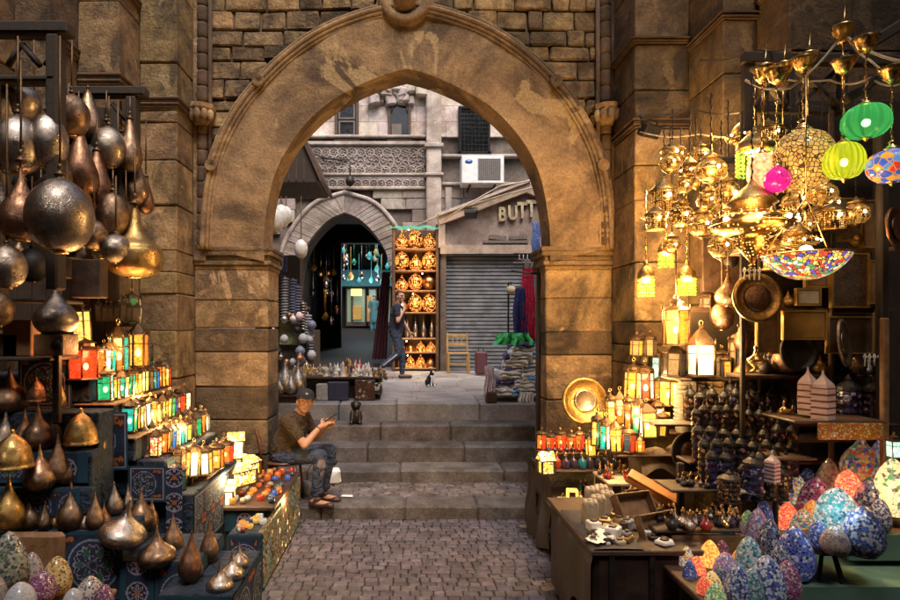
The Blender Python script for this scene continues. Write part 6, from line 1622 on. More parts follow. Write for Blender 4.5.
M['globe_blue']=mosaic('globe_blue',[(.05,.12,.6),(.08,.2,.7),(.8,.35,.05),(.05,.1,.5),(.7,.05,.03),(.1,.3,.7)],6,(.5,.3,.1),.3,.03)
M['stained']=mosaic('stained_bowl',[(.85,.6,.12),(.7,.08,.03),(.1,.3,.1),(.8,.75,.5),(.12,.08,.4),(.85,.45,.08)],48,(.02,.015,.01),.8,.05)
M['pierce']=pierced('pierced_brass',(.55,.33,.10),(1,.50,.12),1.5,18,.26)
M['pierce2']=pierced('pierced_brass_fine',(.52,.30,.09),(1,.47,.10),1.4,30,.26)
M['bead_y']=litglass('beads_yellow',(1,.62,.08),1.0,.2,40); M['bead_g']=litglass('beads_green',(.38,.62,.05),.6,.2,40)
def chain(t,H,ztop_world,z0,zfrom=1.0,cup=True,col='brassp'):
    L=(ztop_world-z0)/H; mb=MB(); n=max(4,int((L-zfrom)*H/.035))
    r=.0045/H
    for k in range(n):
        za=zfrom+(L-zfrom)*k/n; zb=zfrom+(L-zfrom)*(k+.8)/n
        mb.tube([(0,0,za),(r*1.4*(-1)**k,0,(za+zb)/2),(0,0,zb)],r,4,0,None,False)
    mb.tube([(0,0,zfrom),(0,0,L)],r*.8,4); mb.build('chain',M[col],t)
    if cup:
        s=.055/H; mb=MB(); mb.lathe([(s*.25,L-s*1.3),(s*.7,L-s*.9),(s,L-s*.1),(s*1.25,L+s*.2),(s*1.1,L+s*.25),(s*.3,L+s*.1)],14); mb.build('ceiling_cup',M['brassp'],t)
def globe(px,ya,yb,Y,w,mat,chtop,label,group,shape='globe',bulb=0):
    H=(yb-ya)*Y/600; wf=w/(yb-ya); z0=PZ(yb,Y)
    if shape=='globe': pr=[(.001,0),(.12,.0),(.34,.08),(.48,.28),(.50,.48),(.46,.68),(.34,.86),(.18,.94),(.15,.97)]
    elif shape=='flat': pr=[(.001,0),(.1,.0),(.3,.04),(.46,.2),(.5,.40),(.44,.56),(.28,.66),(.14,.7),(.12,.72)]
    elif shape=='moon': pr=[(.001,0),(.2,.05),(.45,.25),(.5,.5),(.4,.75),(.2,.92),(.05,1)]
    key='globe|%s|%s|%.2f'%(mat,shape,wf)
    me=prof_mesh(key,[(r*wf,z) for r,z in smooth_curve(pr,4)],M[mat],30)
    top=pr[-1][1]
    t=inst([('glass_shade',me)],'hanging_lamp',label,'lamp',(PX(px,Y),Y,z0),R.uniform(-.4,.4),group,H)
    s=wf*.14; mb=MB(); mb.lathe([(s*1.15,top-.03),(s*1.2,top+.01),(s*.7,top+.06),(s*.45,top+.12),(s*.6,top+.14),(s*.1,top+.2)],16); mb.build('metal_cap',M['brassp'],t)
    mb=MB(); mb.lathe([(s*.1,-.10),(s*.3,-.06),(s*.5,-.02),(s*.9,.01)],12); mb.build('bottom_knob',M['brassp'],t)
    if bulb: mb=MB(); mb.ball((0,0,top*.45),(wf*.09,wf*.09,.11),12); mb.build('bulb',M['bulbw'],t)
    chain(t,H,PZ(chtop,Y),z0,top+.15); return t
G='glass lamps hanging from the right rack'
globe(866,103,138,3.25,43,'glass_green',40,'rounded green glass lamp with a bright bulb, highest of the glass lamps',G,'globe',1)
globe(844,141,179,3.3,37,'glass_lime',62,'ribbed lime yellow glass globe lamp below the green one',G,'globe',1)
globe(803,128,190,3.5,58,'globe_gold',60,'large golden globe lamp with dark flower ornament',G,'globe',0)
globe(892,136,182,3.2,44,'globe_blue',70,'blue mosaic lamp with orange and red eyes at the right frame edge',G,'flat',0)
globe(762,152,188,3.6,28,'glass_peach',70,'small glowing peach coloured globe lamp beside the magenta one',G,'globe',0)
globe(777,166,193,3.45,24,'glass_mag',72,'magenta ribbed glass lamp hugging the golden globe',G,'moon',0)
# stained glass bowl lamp
def bowl():
    Y=3.35; px=806; t=thing('hanging_lamp','wide stained glass bowl lamp with coloured pieces below the golden globe','lamp',(PX(px,Y),Y,PZ(279,Y)))
    r=39*Y/600; h=24*Y/600
    mb=MB(); mb.lathe(smooth_curve([(.001,0),(r*.25,.0),(r*.6,h*.25),(r*.88,h*.68),(r,h),(r*.97,h),(r*.84,h*.7),(r*.5,h*.28),(.001,h*.1)],3),36); mb.v=[(x,y,max(z,.0)) for x,y,z in mb.v]; mb.build('stained_glass',M['stained'],t)
    mb=MB(); mb.lathe([(r*1.0,h-.004),(r*1.03,h),(r*1.0,h+.006)],36); mb.build('rim',M['brassp'],t)
    for k in range(3):
        a=2*PI*k/3+.4; mb=MB(); mb.tube([(r*math.cos(a),r*math.sin(a),h),(0,0,h+.32)],.004,4); mb.build('suspension_chain',M['brassp'],t)
    mb=MB(); mb.tube([(0,0,h+.32),(0,0,PZ(75,Y)-PZ(279,Y))],.004,4); mb.build('chain',M['brassp'],t)
    mb=MB(); mb.ball((0,0,h+.02),.035,10); mb.build('bulb',M['bulb'],t)
bowl()
# big pierced brass lamp
def brass_lamp(px,ytop,ybot,Y,w,chtop,label,group=None,mat='pierce',kind=0,bulbs=True):
    H=(ybot-ytop)*Y/600; z0=PZ(ybot,Y); wf=w/(ybot-ytop)
    key=('bl',round(wf,2),mat,kind)
    if key not in cache:
        r=wf/2
        if kind==0:   # broad disc with cone below and domed tiers above
            low=[(.001,0),(.04,.03),(.02,.06),(r*.22,.16),(r*.42,.26),(r*.36,.32),(r*.55,.36)]
            dsc=[(r*.55,.36),(r*.96,.44),(r,.50),(r*.97,.56),(r*.80,.60),(r*.55,.63)]
            up=[(r*.55,.63),(r*.50,.70),(r*.62,.73),(r*.45,.82),(r*.25,.90),(r*.12,.95),(.02,1)]
        elif kind==1: # globe with collar
            low=[(.001,0),(.03,.05),(r*.5,.12)]; dsc=[(r*.5,.12),(r*.95,.3),(r,.45),(r*.9,.6),(r*.5,.74)]; up=[(r*.5,.74),(r*.7,.78),(r*.4,.86),(r*.15,.92),(.02,1)]
        else:         # cylinder drum
            low=[(r*.9,0),(r,.03),(r*.9,.06)]; dsc=[(r*.86,.06),(r*.9,.55)]; up=[(r*1.05,.55),(r*1.1,.6),(r*.8,.7),(r*.35,.85),(r*.12,.92),(.02,1)]
        ps=[]
        mb=MB(); mb.lathe(dsc,28); ps.append(('pierced_body',mb.mesh('pierced_body',M[mat])))
        mb=MB(); mb.lathe(low,24); ps.append(('lower_cone',mb.mesh('lower_cone',M['pierce2' if kind==0 else 'brass'])))
        mb=MB(); mb.lathe(up,24); ps.append(('crown',mb.mesh('crown',M['brass'])))
        mb=MB()
        zz=.50 if kind==0 else (.45 if kind==1 else .3)
        mb.lathe([(r*1.0,zz-.012),(r*1.05,zz),(r*1.0,zz+.012)],28)
        n=16
        if kind==0:
            for i in range(n): a=2*PI*i/n; mb.ball((r*.86*math.cos(a),r*.86*math.sin(a),.60),(.022,.022,.03),6)
        ps.append(('rim',mb.mesh('rim',M['brassp'])))
        cache[key]=ps
    t=inst(cache[key],'brass_lamp',label,'lamp',(PX(px,Y),Y,z0),R.uniform(0,3),group,H)
    if bulbs:
        r=wf/2
        for k in range(4 if kind==0 else 1):
            a=-PI/2+(k-1.5)*.75; mb=MB()
            if kind==0: mb.ball((r*1.02*math.cos(a),r*1.02*math.sin(a),.52),.028,8)
            else: mb.ball((0,-r*.95,.45),.05,8)
            o=mb.build('bulb',M['bulbw'],t); o.rotation_euler.z=-t.rotation_euler.z
    chain(t,H,PZ(chtop,Y),z0,1.0,False,'iron'); return t
G='pierced brass lamps in the right cluster'
brass_lamp(752,180,268,3.55,76,72,'largest pierced brass lamp, broad tiered disc with bulbs around its rim and a cone below',None,'pierce',0)
for px,ya,yb,Y,w,ch,k,lab in (
 (711,150,186,3.95,30,92,1,'pierced brass globe lamp hanging left of the largest brass lamp'),
 (728,172,214,4.1,26,100,1,'pierced brass lamp directly left behind the largest brass lamp'),
 (681,196,232,4.3,24,128,1,'small brass lamp under the left end of the wires'),
 (701,206,240,4.2,26,128,1,'bright pierced brass lamp between the small one and the largest'),
 (822,176,208,3.8,28,90,1,'yellow glowing pierced lamp below the lime globe'),
 (830,198,232,3.95,30,95,2,'drum-shaped brass lamp with red and gold tints right of the largest brass lamp'),
 (790,196,236,3.9,28,90,1,'brass lamp behind the magenta glass lamp'),
 (664,176,214,4.5,26,124,2,'dim drum-shaped lamp nearest the warm pier'),
 (721,226,262,4.0,24,120,1,'small brass lamp hanging low at the left of the largest one'),
 (800,222,262,3.75,34,90,0,'tiered brass lamp just above the stained glass bowl'),
 (768,118,150,3.9,34,72,2,'large drum lamp with fringe of light above the peach globe'),
 (742,120,156,4.1,30,74,0,'tiered brass lamp under the first gilded chain cup'),
 (690,156,190,4.25,26,110,0,'tiered brass lamp in the upper left of the cluster'),
 (856,196,228,3.9,24,100,1,'pierced brass lamp in front of the framed panels'),
 (776,236,270,4.05,26,120,2,'small drum lamp hidden behind the cone of the largest lamp'),
 (736,196,226,4.3,22,120,1,'little brass lamp glinting behind the rim of the largest one'),
 (672,232,256,4.6,18,150,1,'tiny brass lamp above the left beaded lamp')):
    brass_lamp(px,ya,yb,Y,w,ch,lab,G,R.choice(('pierce','pierce2')),k)
for i in range(20):
    px=R.uniform(655,838); py=R.uniform(135,225); Y=R.uniform(4.05,4.6) if px<720 else R.uniform(3.9,4.2); h=R.uniform(18,28)
    brass_lamp(px,py,py+h,Y,h*R.uniform(.7,.95),py-R.uniform(18,34),'small amber glowing brass lamp in the thick of the right cluster',"small brass lamps filling the right cluster",R.choice(('pierce','pierce2')),R.choice((1,1,2)))
# beaded fringe lamps
def beaded(px,ya,yb,Y,w,ch,label,group='beaded fringe lamps'):
    H=(yb-ya)*Y/600; z0=PZ(yb,Y); r=w/(yb-ya)/2
    key=('bead',round(r,2))
    if key not in cache:
        mb=MB(); mb.lathe([(r,.50),(r*1.02,.55),(r*.95,.66),(r*.6,.78),(r*.25,.86),(r*.3,.9),(.02,1)],18); cap_=mb.mesh('metal_cap',M['brass'])
        mb=MB(); n=18
        for i in range(n):
            a=2*PI*i/n
            for k in range(6): mb.lathe([(.001,.50-.083*k),(r*.12,.46-.083*k),(r*.12,.44-.083*k),(.001,.42-.083*k)],5,(r*.93*math.cos(a),r*.93*math.sin(a),0),k%2 if i%3 else 1)
        bd=mb.mesh('bead_fringe',[M['bead_y'],M['bead_g']])
        mb=MB(); mb.ball((0,0,.48),(r*.5,r*.5,.09),10); cache[key]=[('metal_cap',cap_),('bead_fringe',bd),('bulb',mb.mesh('bulb',M['bulbw']))]
    t=inst(cache[key],'beaded_lamp',label,'lamp',(PX(px,Y),Y,z0),0,group,H); chain(t,H,PZ(ch,Y),z0,1.0,False); return t
beaded(646,260,297,4.7,16,190,'small lamp with yellow green bead fringe, lowest left one against the warm pier')
beaded(687,260,296,4.7,17,190,'small lamp with yellow green bead fringe, right one of the lower pair')
beaded(666,236,268,4.8,15,180,'small lamp with bead fringe hanging between and above the lower pair')
beaded(712,182,214,4.4,19,130,'lamp with long yellow bead fringe left of the largest brass lamp')
beaded(755,126,176,3.85,34,74,'large lamp with dark cap and yellow bead fringe at the top of the cluster')
# rack, cables and gilded cups on the right
t=thing('wooden_rack','dark timber rack with a carved frame carrying the lamps at the upper right','rack',(PX(748,4.0),4.0,0)); Y0=4.0
def rb(nm,xa,ya,xb,yb,Y,wd=.07,m='woodblack',d=.06):
    mb=MB(); p=Vector((PX(xa,Y)-t.location.x,Y-Y0,PZ(ya,Y))); q=Vector((PX(xb,Y)-t.location.x,Y-Y0,PZ(yb,Y)))
    dd=(q-p); L=dd.length; mb.bbox(0,L,-d/2,d/2,-wd/2,wd/2,.008); qm=Vector((1,0,0)).rotation_difference(dd).to_matrix().to_4x4(); mb.xform(Matrix.Translation(p)@qm); mb.build(nm,M[m],t)
rb('beam',742,58,905,62,3.98); rb('post',748,62,748,132,4.0); rb('beam',742,108,842,112,4.05,.05); rb('beam',700,162,905,150,4.1,.04); rb('post',842,60,842,112,4.0,.05); rb('post',790,62,790,108,4.0,.04); rb('beam',838,64,905,22,3.5,.06); rb('beam',845,100,905,60,3.4,.05)
rb('post',882,110,882,430,3.8,.05,'woodblack'); rb('carved_strut',752,62,786,106,4.02,.03); rb('carved_strut',788,64,752,108,4.04,.03); rb('carved_strut',794,66,838,106,4.02,.03); rb('carved_strut',838,68,796,106,4.04,.03)
for i,(pts,lab) in enumerate(((((640,118,5.0),(690,108,4.7),(745,112,4.2)),'thin black cable from the right pier to the timber rack, upper one'),(((640,132,5.0),(700,134,4.5),(760,133,4.0)),'thin pale wire strung level over the brass lamps'),(((700,60,4.4),(760,50,4.0),(800,42,3.8)),'black cable sagging from the pier across the top of the timber rack'),(((745,80,3.7),(790,88,3.6),(843,34,3.5),(905,62,3.2)),'beige cable looping between the gilded cups'),(((760,72,3.8),(830,80,3.6),(870,78,3.4),(905,82,3.2)),'thin cable running right under the top beam'),(((843,30,3.5),(870,60,3.4),(905,75,3.2)),'rope descending from the highest cup to the right frame edge'),(((640,218,5.0),(668,216,4.9),(700,216,4.8)),'thin rod carrying the lower beaded lamps'))):
    P=[Vector((PX(a,c),c,PZ(b,c))) for a,b,c in pts]; fine=[]
    for k in range(len(P)-1):
        for s in range(6):
            q=P[k].lerp(P[k+1],s/6); q.z-=.03*math.sin(PI*s/6); fine.append(q)
    fine.append(P[-1]); mb=MB(); mb.tube([tuple(p) for p in fine],.006 if i!=3 else .008,5); tag(mb.build('cable',M['woodblack' if i in(0,2) else 'cream']),lab,'cable')
for px,py,Y,lab in ((764,72,3.7,'gilded chain cup, leftmost of the row at the top of the rack'),(783,70,3.65,'gilded chain cup, second of the row at the top of the rack'),(808,60,3.6,'gilded chain cup, third of the row at the top of the rack'),(843,32,3.5,'highest gilded chain cup near the top right')):
    t_=thing('ceiling_cup',lab,'lamp fitting',(PX(px,Y),Y,PZ(py,Y)),0,'gilded chain cups'); mb=MB(); mb.lathe([(.01,-.07),(.03,-.06),(.025,-.04),(.05,-.01),(.06,.03),(.062,.035),(.05,.03),(.02,-.02),(.001,-.03)],16); mb.build('cup',M['brassp'],t_)
    mb=MB(); mb.tube([(0,0,-.07),(0,0,-.33)],.005,5); mb.tube([(0,0,.0),(.03,.02,.18)],.004,4); mb.build('chain',M['brassp'],t_)
# white lit lantern, others near it, shelf
t=thing('shelf','dark shelf below the white lit lantern','shelf',(2.2,4.5,0)); bxt(t,'board',PX(672,4.5),PX(752,4.5),4.35,4.7,PZ(380,4.5),PZ(377,4.5),'wood'); bxt(t,'bracket',PX(690,4.5),PX(692,4.5),4.4,4.7,PZ(396,4.5),PZ(380,4.5),'woodblack')
lantern(701,320,377,4.35,4,25,('whitebig',),2,'bright white street-style lantern with a black frame on the dark shelf',None,'cone',None,body=.5)
lantern(676,294,346,4.5,6,25,('yellow','orange','amber'),1,'hanging lantern with yellow and orange panes beside the warm pier',None,'flat',250,body=.62)
lantern(674,340,376,4.6,6,22,('darkgrey','dull'),0,'unlit grey glass lantern under the hanging yellow and orange one','unlit lanterns on the dark shelf','cone')
lantern(722,345,377,4.6,6,18,('darkgrey','dull'),0,'unlit brown lantern right of the white lit one','unlit lanterns on the dark shelf','onion')
lantern(738,322,377,4.4,6,17,('dull','darkgrey'),0,'tall unlit metal lantern at the right end of the dark shelf','unlit lanterns on the dark shelf','onion')
lantern(707,285,322,4.7,6,14,('darkgrey',),0,'dark pointed lantern hanging behind the white lit one','unlit lanterns on the dark shelf','onion',200)
lantern(736,385,412,4.3,6,15,('bluepat',),0,'lantern with blue and white patterned panes under the dark shelf',None,'cone')
# stall back wall, framed panels, trays
t=thing('stall_shelving','tall wooden shelving against the right wall holding panels, trays and dark goods','shelving',(PX(745,4.15),4.28,0))
def sh(nm,xa,xb,ya,yb,Ya,Yb,m): bxt(t,nm,PX(xa,Ya),PX(xb,Ya),Ya,Yb,PZ(yb,Ya),PZ(ya,Ya),m)
sh('back_board',760,930,100,520,4.26,4.30,'woodblack')
for xa,xb,ya,yb in ((744,895,247,252),(764,895,308,313),(744,835,375,379),(744,895,438,443),(744,850,488,492)): sh('board',xa,xb,ya,yb,4.02,4.258,'woodlight' if ya==247 else 'wood')
for xa in (742,831,876): sh('upright',xa,xa+4,110,520,4.0,4.035,'woodblack' if xa!=831 else 'wood')
for xa,xb,ya,yb,Y,m,lab in ((840,861,200,240,3.98,'silverpanel','pale embossed metal panel standing on the upper shelf'),(862,874,202,246,3.98,'woodlight','narrow gilt framed panel beside the embossed one'),(832,866,255,306,3.97,'silverpanel2','grey brown embossed panel hanging on the middle shelf'),(869,884,262,302,3.96,'woodlight','orange lit wooden panel at the right of the middle shelf'),(797,818,290,304,3.98,'cream','pair of cream cylinders\' box on the middle shelf'),(784,824,312,338,3.97,'brassdull','wide gold marbled tray leaning on the lower shelf'),(828,870,318,352,3.98,'wood','brown wooden framed board behind the oval plate'),(758,776,312,352,3.97,'woodlight','slanting brown wooden strip beside the brass tray'),(806,826,250,286,4.0,'woodlight','small gilt framed picture above the stained bowl')):
    o=thing('framed_panel',lab,'panel',(PX((xa+xb)/2,Y),Y,PZ(yb,Y))); W_=(xb-xa)*Y/1200; H_=(yb-ya)*Y/600
    mb=MB(); mb.bbox(-W_,W_,-.012,.012,0,H_,.004); mb.build('board',M[m],o)
    mb=MB(); f=.012
    for a,b,c,d in ((-W_-f,W_+f,H_,H_+f),(-W_-f,W_+f,-f,0),(-W_-f,-W_,0,H_),(W_,W_+f,0,H_)): mb.box(a,b,-.018,.014,c,d)
    mb.build('frame',M['brassdull'],o)
def plate(px,py,Y,w,h,mat,label,rx=0,rz=0,inner=None,name='plate'):
    o=thing(name,label,'plate',(PX(px,Y),Y,PZ(py,Y))); o.rotation_euler=(math.radians(-6),rx,rz); r=h*Y/1200
    mb=MB(); mb.lathe([(.001,.0),(r*.6,.003),(r*.78,.006),(r*.82,.014),(r*.97,.018),(r,.01),(r,0)],36,(0,0,0),0,None,True,0,Mf); mb.build('dish',M[mat],o)
    if inner: mb=MB(); mb.lathe([(r*.55,.008),(r*.5,.014),(.001,.012)],30,(0,0,0),0,None,True,0,Mf); mb.build('centre',M[inner],o)
    return o
M['embossp']=engraved('embossed',(.45,.36,.26),.35,60,.8); 
plate(757,298,3.75,46,50,'brass','big brass tray hanging under the largest brass lamp, with a dark centre',0,0,'bronze')
plate(843,343,3.85,30,48,'embossp','oval looking embossed grey plate turned sideways on the lower shelf',0,.75,'silver')
plate(896,229,3.6,26,44,'copper','round coppery plate cut by the right frame edge',0,.5,'bronze')
plate(690,452,4.25,34,40,'iron','dark round rim leaning in the middle of the stall with gilded things before it',0,.1,'bronze')
plate(798,352,4.0,36,40,'iron','dark round tray in the shadow behind the pagoda lanterns',0,.1)
# candelabrum trinkets
for px,py,Y,lab in ((752,280,3.6,'white metal candle prongs in front of the big brass tray'),(872,366,3.8,'coiled white metal ornament on the right upright')):
    o=thing('ornament',lab,'ornament',(PX(px,Y),Y,PZ(py,Y)))
    for k in range(4):
        mb=MB(); x=-.045+.03*k; mb.tube([(x,0,0),(x,0,.045),(x+.008,0,.06),(x,0,.075),(x-.008,0,.06),(x,0,.045)],.005,6); mb.build('prong',M['white'],o)
# red white pagoda boxes and dark beaded columns
M['darkbead']=mosaic('dark_beads',[(.02,.01,.015),(.04,.01,.03),(.03,.02,.02),(.45,.18,.2),(.02,.01,.02),(.06,.02,.05),(.02,.02,.05)],13,(.006,.004,.004),0,.06)
M['darkbead2']=mosaic('dark_beads_blue',[(.02,.01,.05),(.03,.03,.12),(.02,.01,.02),(.35,.3,.45),(.03,.01,.06)],13,(.006,.004,.004),0,.06)
M['darkbead3']=mosaic('dark_beads_brown',[(.05,.02,.01),(.08,.03,.015),(.02,.01,.01),(.4,.22,.1),(.03,.015,.01)],15,(.006,.004,.004),0,.06)
def column_lamp(px,ya,yb,Y,w,mat,label,group):
    H=(yb-ya)*Y/600; r=w/(yb-ya)/2; key=('col',mat,round(r,2))
    if key not in cache:
        mb=MB(); mb.lathe([(r*.9,0),(r*.95,.04)]+[(r*(1 if k%2 else .88),.06+.075*k) for k in range(9)]+[(r*.8,.70)],12,(0,0,0),0,None,False); a=mb.mesh('beaded_body',M[mat])
        mb=MB(); mb.lathe([(r*1.02,.70),(r*.95,.76),(r*.55,.84),(r*.25,.88),(r*.3,.91),(.01,1)],12,(0,0,0),0,None,False); b=mb.mesh('cap',M['iron'])
        mb=MB(); mb.lathe([(r*1.05,-.0),(r*1.05,.03),(r*.9,.04)],12,(0,0,0),0,None,False); cache[key]=[('beaded_body',a),('cap',b),('base',mb.mesh('base',M['iron']))]
    return inst(cache[key],'beaded_lantern',label,'lantern',(PX(px,Y),Y,PZ(yb,Y)),R.random(),group,H)
t=thing('display_shelf','dark plank shelves in the middle of the stall carrying black beaded lanterns','shelf',(2.3,4.1,0))
for xa,xb,Ya,Yb,y in ((655,900,4.18,4.40,424),(690,900,3.98,4.19,462),(672,795,3.70,3.96,490),(655,742,3.45,3.72,530)): bxt(t,'board',PX(xa,Ya),PX(xb,Ya),Ya,Yb,PZ(y,Ya)-.02,PZ(y,Ya),'wood')
bxt(t,'front_edge',PX(728,3.64),PX(762,3.64),3.6,3.69,PZ(489,3.64)-.02,PZ(489,3.64),'cream'); bxt(t,'front_board',PX(668,3.5),PX(742,3.5),3.46,3.48,.2,PZ(533,3.5),'woodlight')
for xa in (676,790): bxt(t,'upright',PX(xa,3.97),PX(xa,3.97)+.04,3.93,3.97,0,PZ(462,3.97),'woodblack')
G='black beaded lanterns on the dark plank shelves'
rows_=[(424,4.2,(700,712,724,736,748,760,772,784,846,860,872),38,11),(462,4.0,(698,711,724,737,750,764,778,792),40,12),(490,3.75,(712,726,760,774,786),42,13),(424,4.35,(690,706,730,754,778),44,12),(440,4.1,(696,704,716,727,738,749,760,771,782,793),38,10),(476,3.86,(704,717,729,741,753,767,780,792),40,12),(500,3.68,(744,757,770,782),40,13),(377,4.15,(770,781,792,803,815,826,838,850,862,872),34,11)]
for yb,Y,xs,h,w in rows_:
    for k,px in enumerate(xs):
        column_lamp(px,yb-h+R.uniform(-4,4),yb,Y,w,R.choice(('darkbead','darkbead2','darkbead3')),'black beaded lantern standing in the packed dark row'+{424:' under the shelf of trays',462:' in the middle of the stall',490:' above the perfume bottles',440:' beside the dark round rim',476:' just above the perfume crowd',500:' left of the egg lamps',377:' below the framed panels'}[yb],G)
column_lamp(753,452,494,3.62,20,'darkbead2','biggest dark blue beaded lantern at the front of the plank shelf',None)
column_lamp(729,470,502,3.6,22,'darkbead3','squat brown beaded lantern left of the big dark blue one',None)
column_lamp(848,374,426,3.9,22,'darkbead2','black and violet beaded lantern right of the white pagoda pair',None); column_lamp(873,376,426,3.9,20,'darkbead','black and red beaded lantern beside the wooden post',None)
def pagoda(px,Y,zb,h,w,label,m='pinkwhite',g='white tiered pagoda lanterns'):
    t=thing('pagoda_lantern',label,'lantern',(PX(px,Y),Y,PZ(zb,Y)),.5,g)
    a=w*Y/1200*.8; H=h*Y/600
    for k in range(5):
        z=H*.13*k; mb=MB(); mb.bbox(-a,a,-a,a,z,z+H*.115,.004); mb.build('tier',M[m],t)
        mb=MB(); mb.box(-a*1.03,a*1.03,-a*1.03,a*1.03,z+H*.116,z+H*.129); mb.build('red_band',M['redglaze'],t)
    mb=MB(); mb.lathe([(a*1.35,H*.65),(a*1.2,H*.72),(a*.5,H*.83),(a*.2,H*.9),(.004,H)],4,(0,0,0),0,None,False,PI/4); mb.build('roof',M[m],t)
pagoda(808,3.75,415,48,17,'white tiered pagoda lantern with dark red bands, left one'); pagoda(823,3.68,420,50,20,'white tiered pagoda lantern with dark red bands, right and nearer one')
pagoda(772,3.6,482,30,14,'small pink white pagoda lantern among the dark beaded ones','pinkwhite',None)
t=thing('side_shelf','shelf with an orange printed cloth carrying the white pagoda lanterns','shelf',(PX(840,3.7),3.7,0)); bxt(t,'board',PX(795,3.6),PX(888,3.6),3.6,3.95,PZ(424,3.6),PZ(421,3.6),'wood'); bxt(t,'printed_cloth',PX(818,3.585),PX(884,3.585),3.58,3.597,PZ(440,3.585),PZ(423,3.585),'orangecloth'); bxt(t,'upright',PX(884,3.6),PX(890,3.6),3.6,3.64,.75,PZ(318,3.6),'woodlight')
bxt(t,'lower_board',PX(778,3.66),PX(818,3.66),3.66,3.90,PZ(461,3.66),PZ(458,3.66),'wood'); bxt(t,'lower_upright',PX(776,3.66),PX(779,3.66),3.66,3.7,0,PZ(460,3.62),'woodblack')
# perfume bottles and little metal flasks
G='little perfume flasks on the low shelf'
for i in range(60):
    Y=R.uniform(3.48,3.7); px=R.uniform(658,738); m=R.choice(('silver','brassp','purple','black','purple','black','pinkwhite'))
    inst(bottle(R.choice((1,2,2)),m),'perfume_bottle',NMM[m]+' perfume flask in the crowd on the low shelf behind the trunk','bottle',(PX(px,Y),Y,PZ(530,3.45)+.001),0,NMM[m]+' perfume flasks',R.uniform(.022,.036))
for i in range(34):
    Y=R.uniform(3.72,3.9); px=R.uniform(676,750); m=R.choice(('silver','brassp','purple','black','redglaze','black'))
    inst(bottle(R.choice((1,2)),m),'perfume_bottle',NMM[m]+' perfume flask on the shelf one step above the low one','bottle',(PX(px,Y),Y,PZ(490,3.7)+.001),0,NMM[m]+' perfume flasks one shelf up',R.uniform(.022,.036))
for i,(px,py,Y,m) in enumerate(((672,520,3.46,'black'),(690,522,3.44,'silver'),(706,522,3.44,'redglaze'),(683,516,3.5,'silver'))):
    inst(bottle(1,m),'perfume_bottle','%s stoppered flask, %s in the front line before the perfume crowd'%(('black','silver','pinkish red','silvery')[i],('leftmost','second','rightmost','taller one')[i]),'bottle',(PX(px,Y),Y,PZ(530,3.45)+.001),0,None,.045)
# gilded clutter
for px,py,Y,s,lab in ((700,440,4.1,.05,'gilded little figurine in front of the dark round rim, upper one'),(706,456,4.05,.05,'gilded little figurine in front of the dark round rim, right one'),(700,462,4.0,.04,'gilded little figurine in front of the dark round rim, lowest one'),(784,412,3.9,.04,'brass trinket shining at the edge left of the pagoda pair'),(756,362,3.9,.06,'brass kettle lamp with a tall spout below the big brass tray')):
    o=thing('brass_trinket',lab,'ornament',(PX(px,Y),Y,PZ(py,Y))); mb=MB(); mb.lathe([(s*.6,-s),(s*.2,-s*.6),(s*.8,-s*.1),(s*.9,s*.3),(s*.3,s*.8),(s*.1,s*1.3),(s*.25,s*1.5),(.001,s*1.9)],14); mb.build('body',M['brassp'],o); mb=MB(); mb.tube([(s*.7,0,0),(s*1.3,0,s*.5),(s*1.4,0,s*1.1)],[s*.14,s*.1,s*.06],6); mb.build('spout',M['brassp'],o)
# ============================================================ more goods that fill the gaps
G='metal lamps standing on the left tiers'
for st,mt,px,ya,yb,Y,wf,lab in (
 ('slim','bronze',25,408,452,3.60,.7,'bronze teardrop lamp squeezed between the pale slender one and the one with the pale streak'),
 ('fat','copper',66,452,484,3.50,.6,'reddish teardrop lamp peeping right of the slim one below the dome'),
 ('slim','iron',54,404,450,3.62,.7,'blackened slender lamp left of the high golden dome'),
 ('slim','bronze',100,424,452,3.70,.6,'slender brown lamp right behind the high golden dome'),
 ('fat','pewter',86,502,534,3.46,.5,'squat pewter lamp between the two brown ones on the cloth-covered edge'),
 ('slim','brass',57,500,531,3.46,.6,'small golden teardrop lamp left of the tall brown one on the cloth-covered edge'),
 ('fat','bronze',30,492,531,3.44,.6,'brown teardrop lamp just right of the ornate engraved one'),
 ('slim','bronze',45,500,531,3.42,.65,'little bronze lamp, second right of the ornate engraved one'),
 ('slim','pewter',128,484,512,3.80,.6,'slender grey lamp far behind the leaning onion lamp'),
 ('fat','copper',104,500,530,3.60,.5,'reddish lamp half hidden behind the leaning onion lamp'),
 ('slim','bronze',152,496,530,3.78,.55,'slender brown lamp behind the squat chocolate one'),
 ('fat','pewter',196,548,578,3.35,.5,'small grey lamp behind the leaning coppery one'),
 ('onion','bronze',184,545,570,3.45,.6,'squat dark lamp between the bronze and the leaning coppery one'),
 ('dome','bronze',36,376,402,3.66,.7,'dark little dome shade on the topmost tier at the left'),
 ('slim','brass',60,376,408,3.66,.5,'thin golden lamp on the topmost tier, left of the medallion cloth')):
    metal_lamp(st,mt,px,ya,yb,Y,lab,G,None,None,0,wf)
G='metal lamps hanging from the left racks'
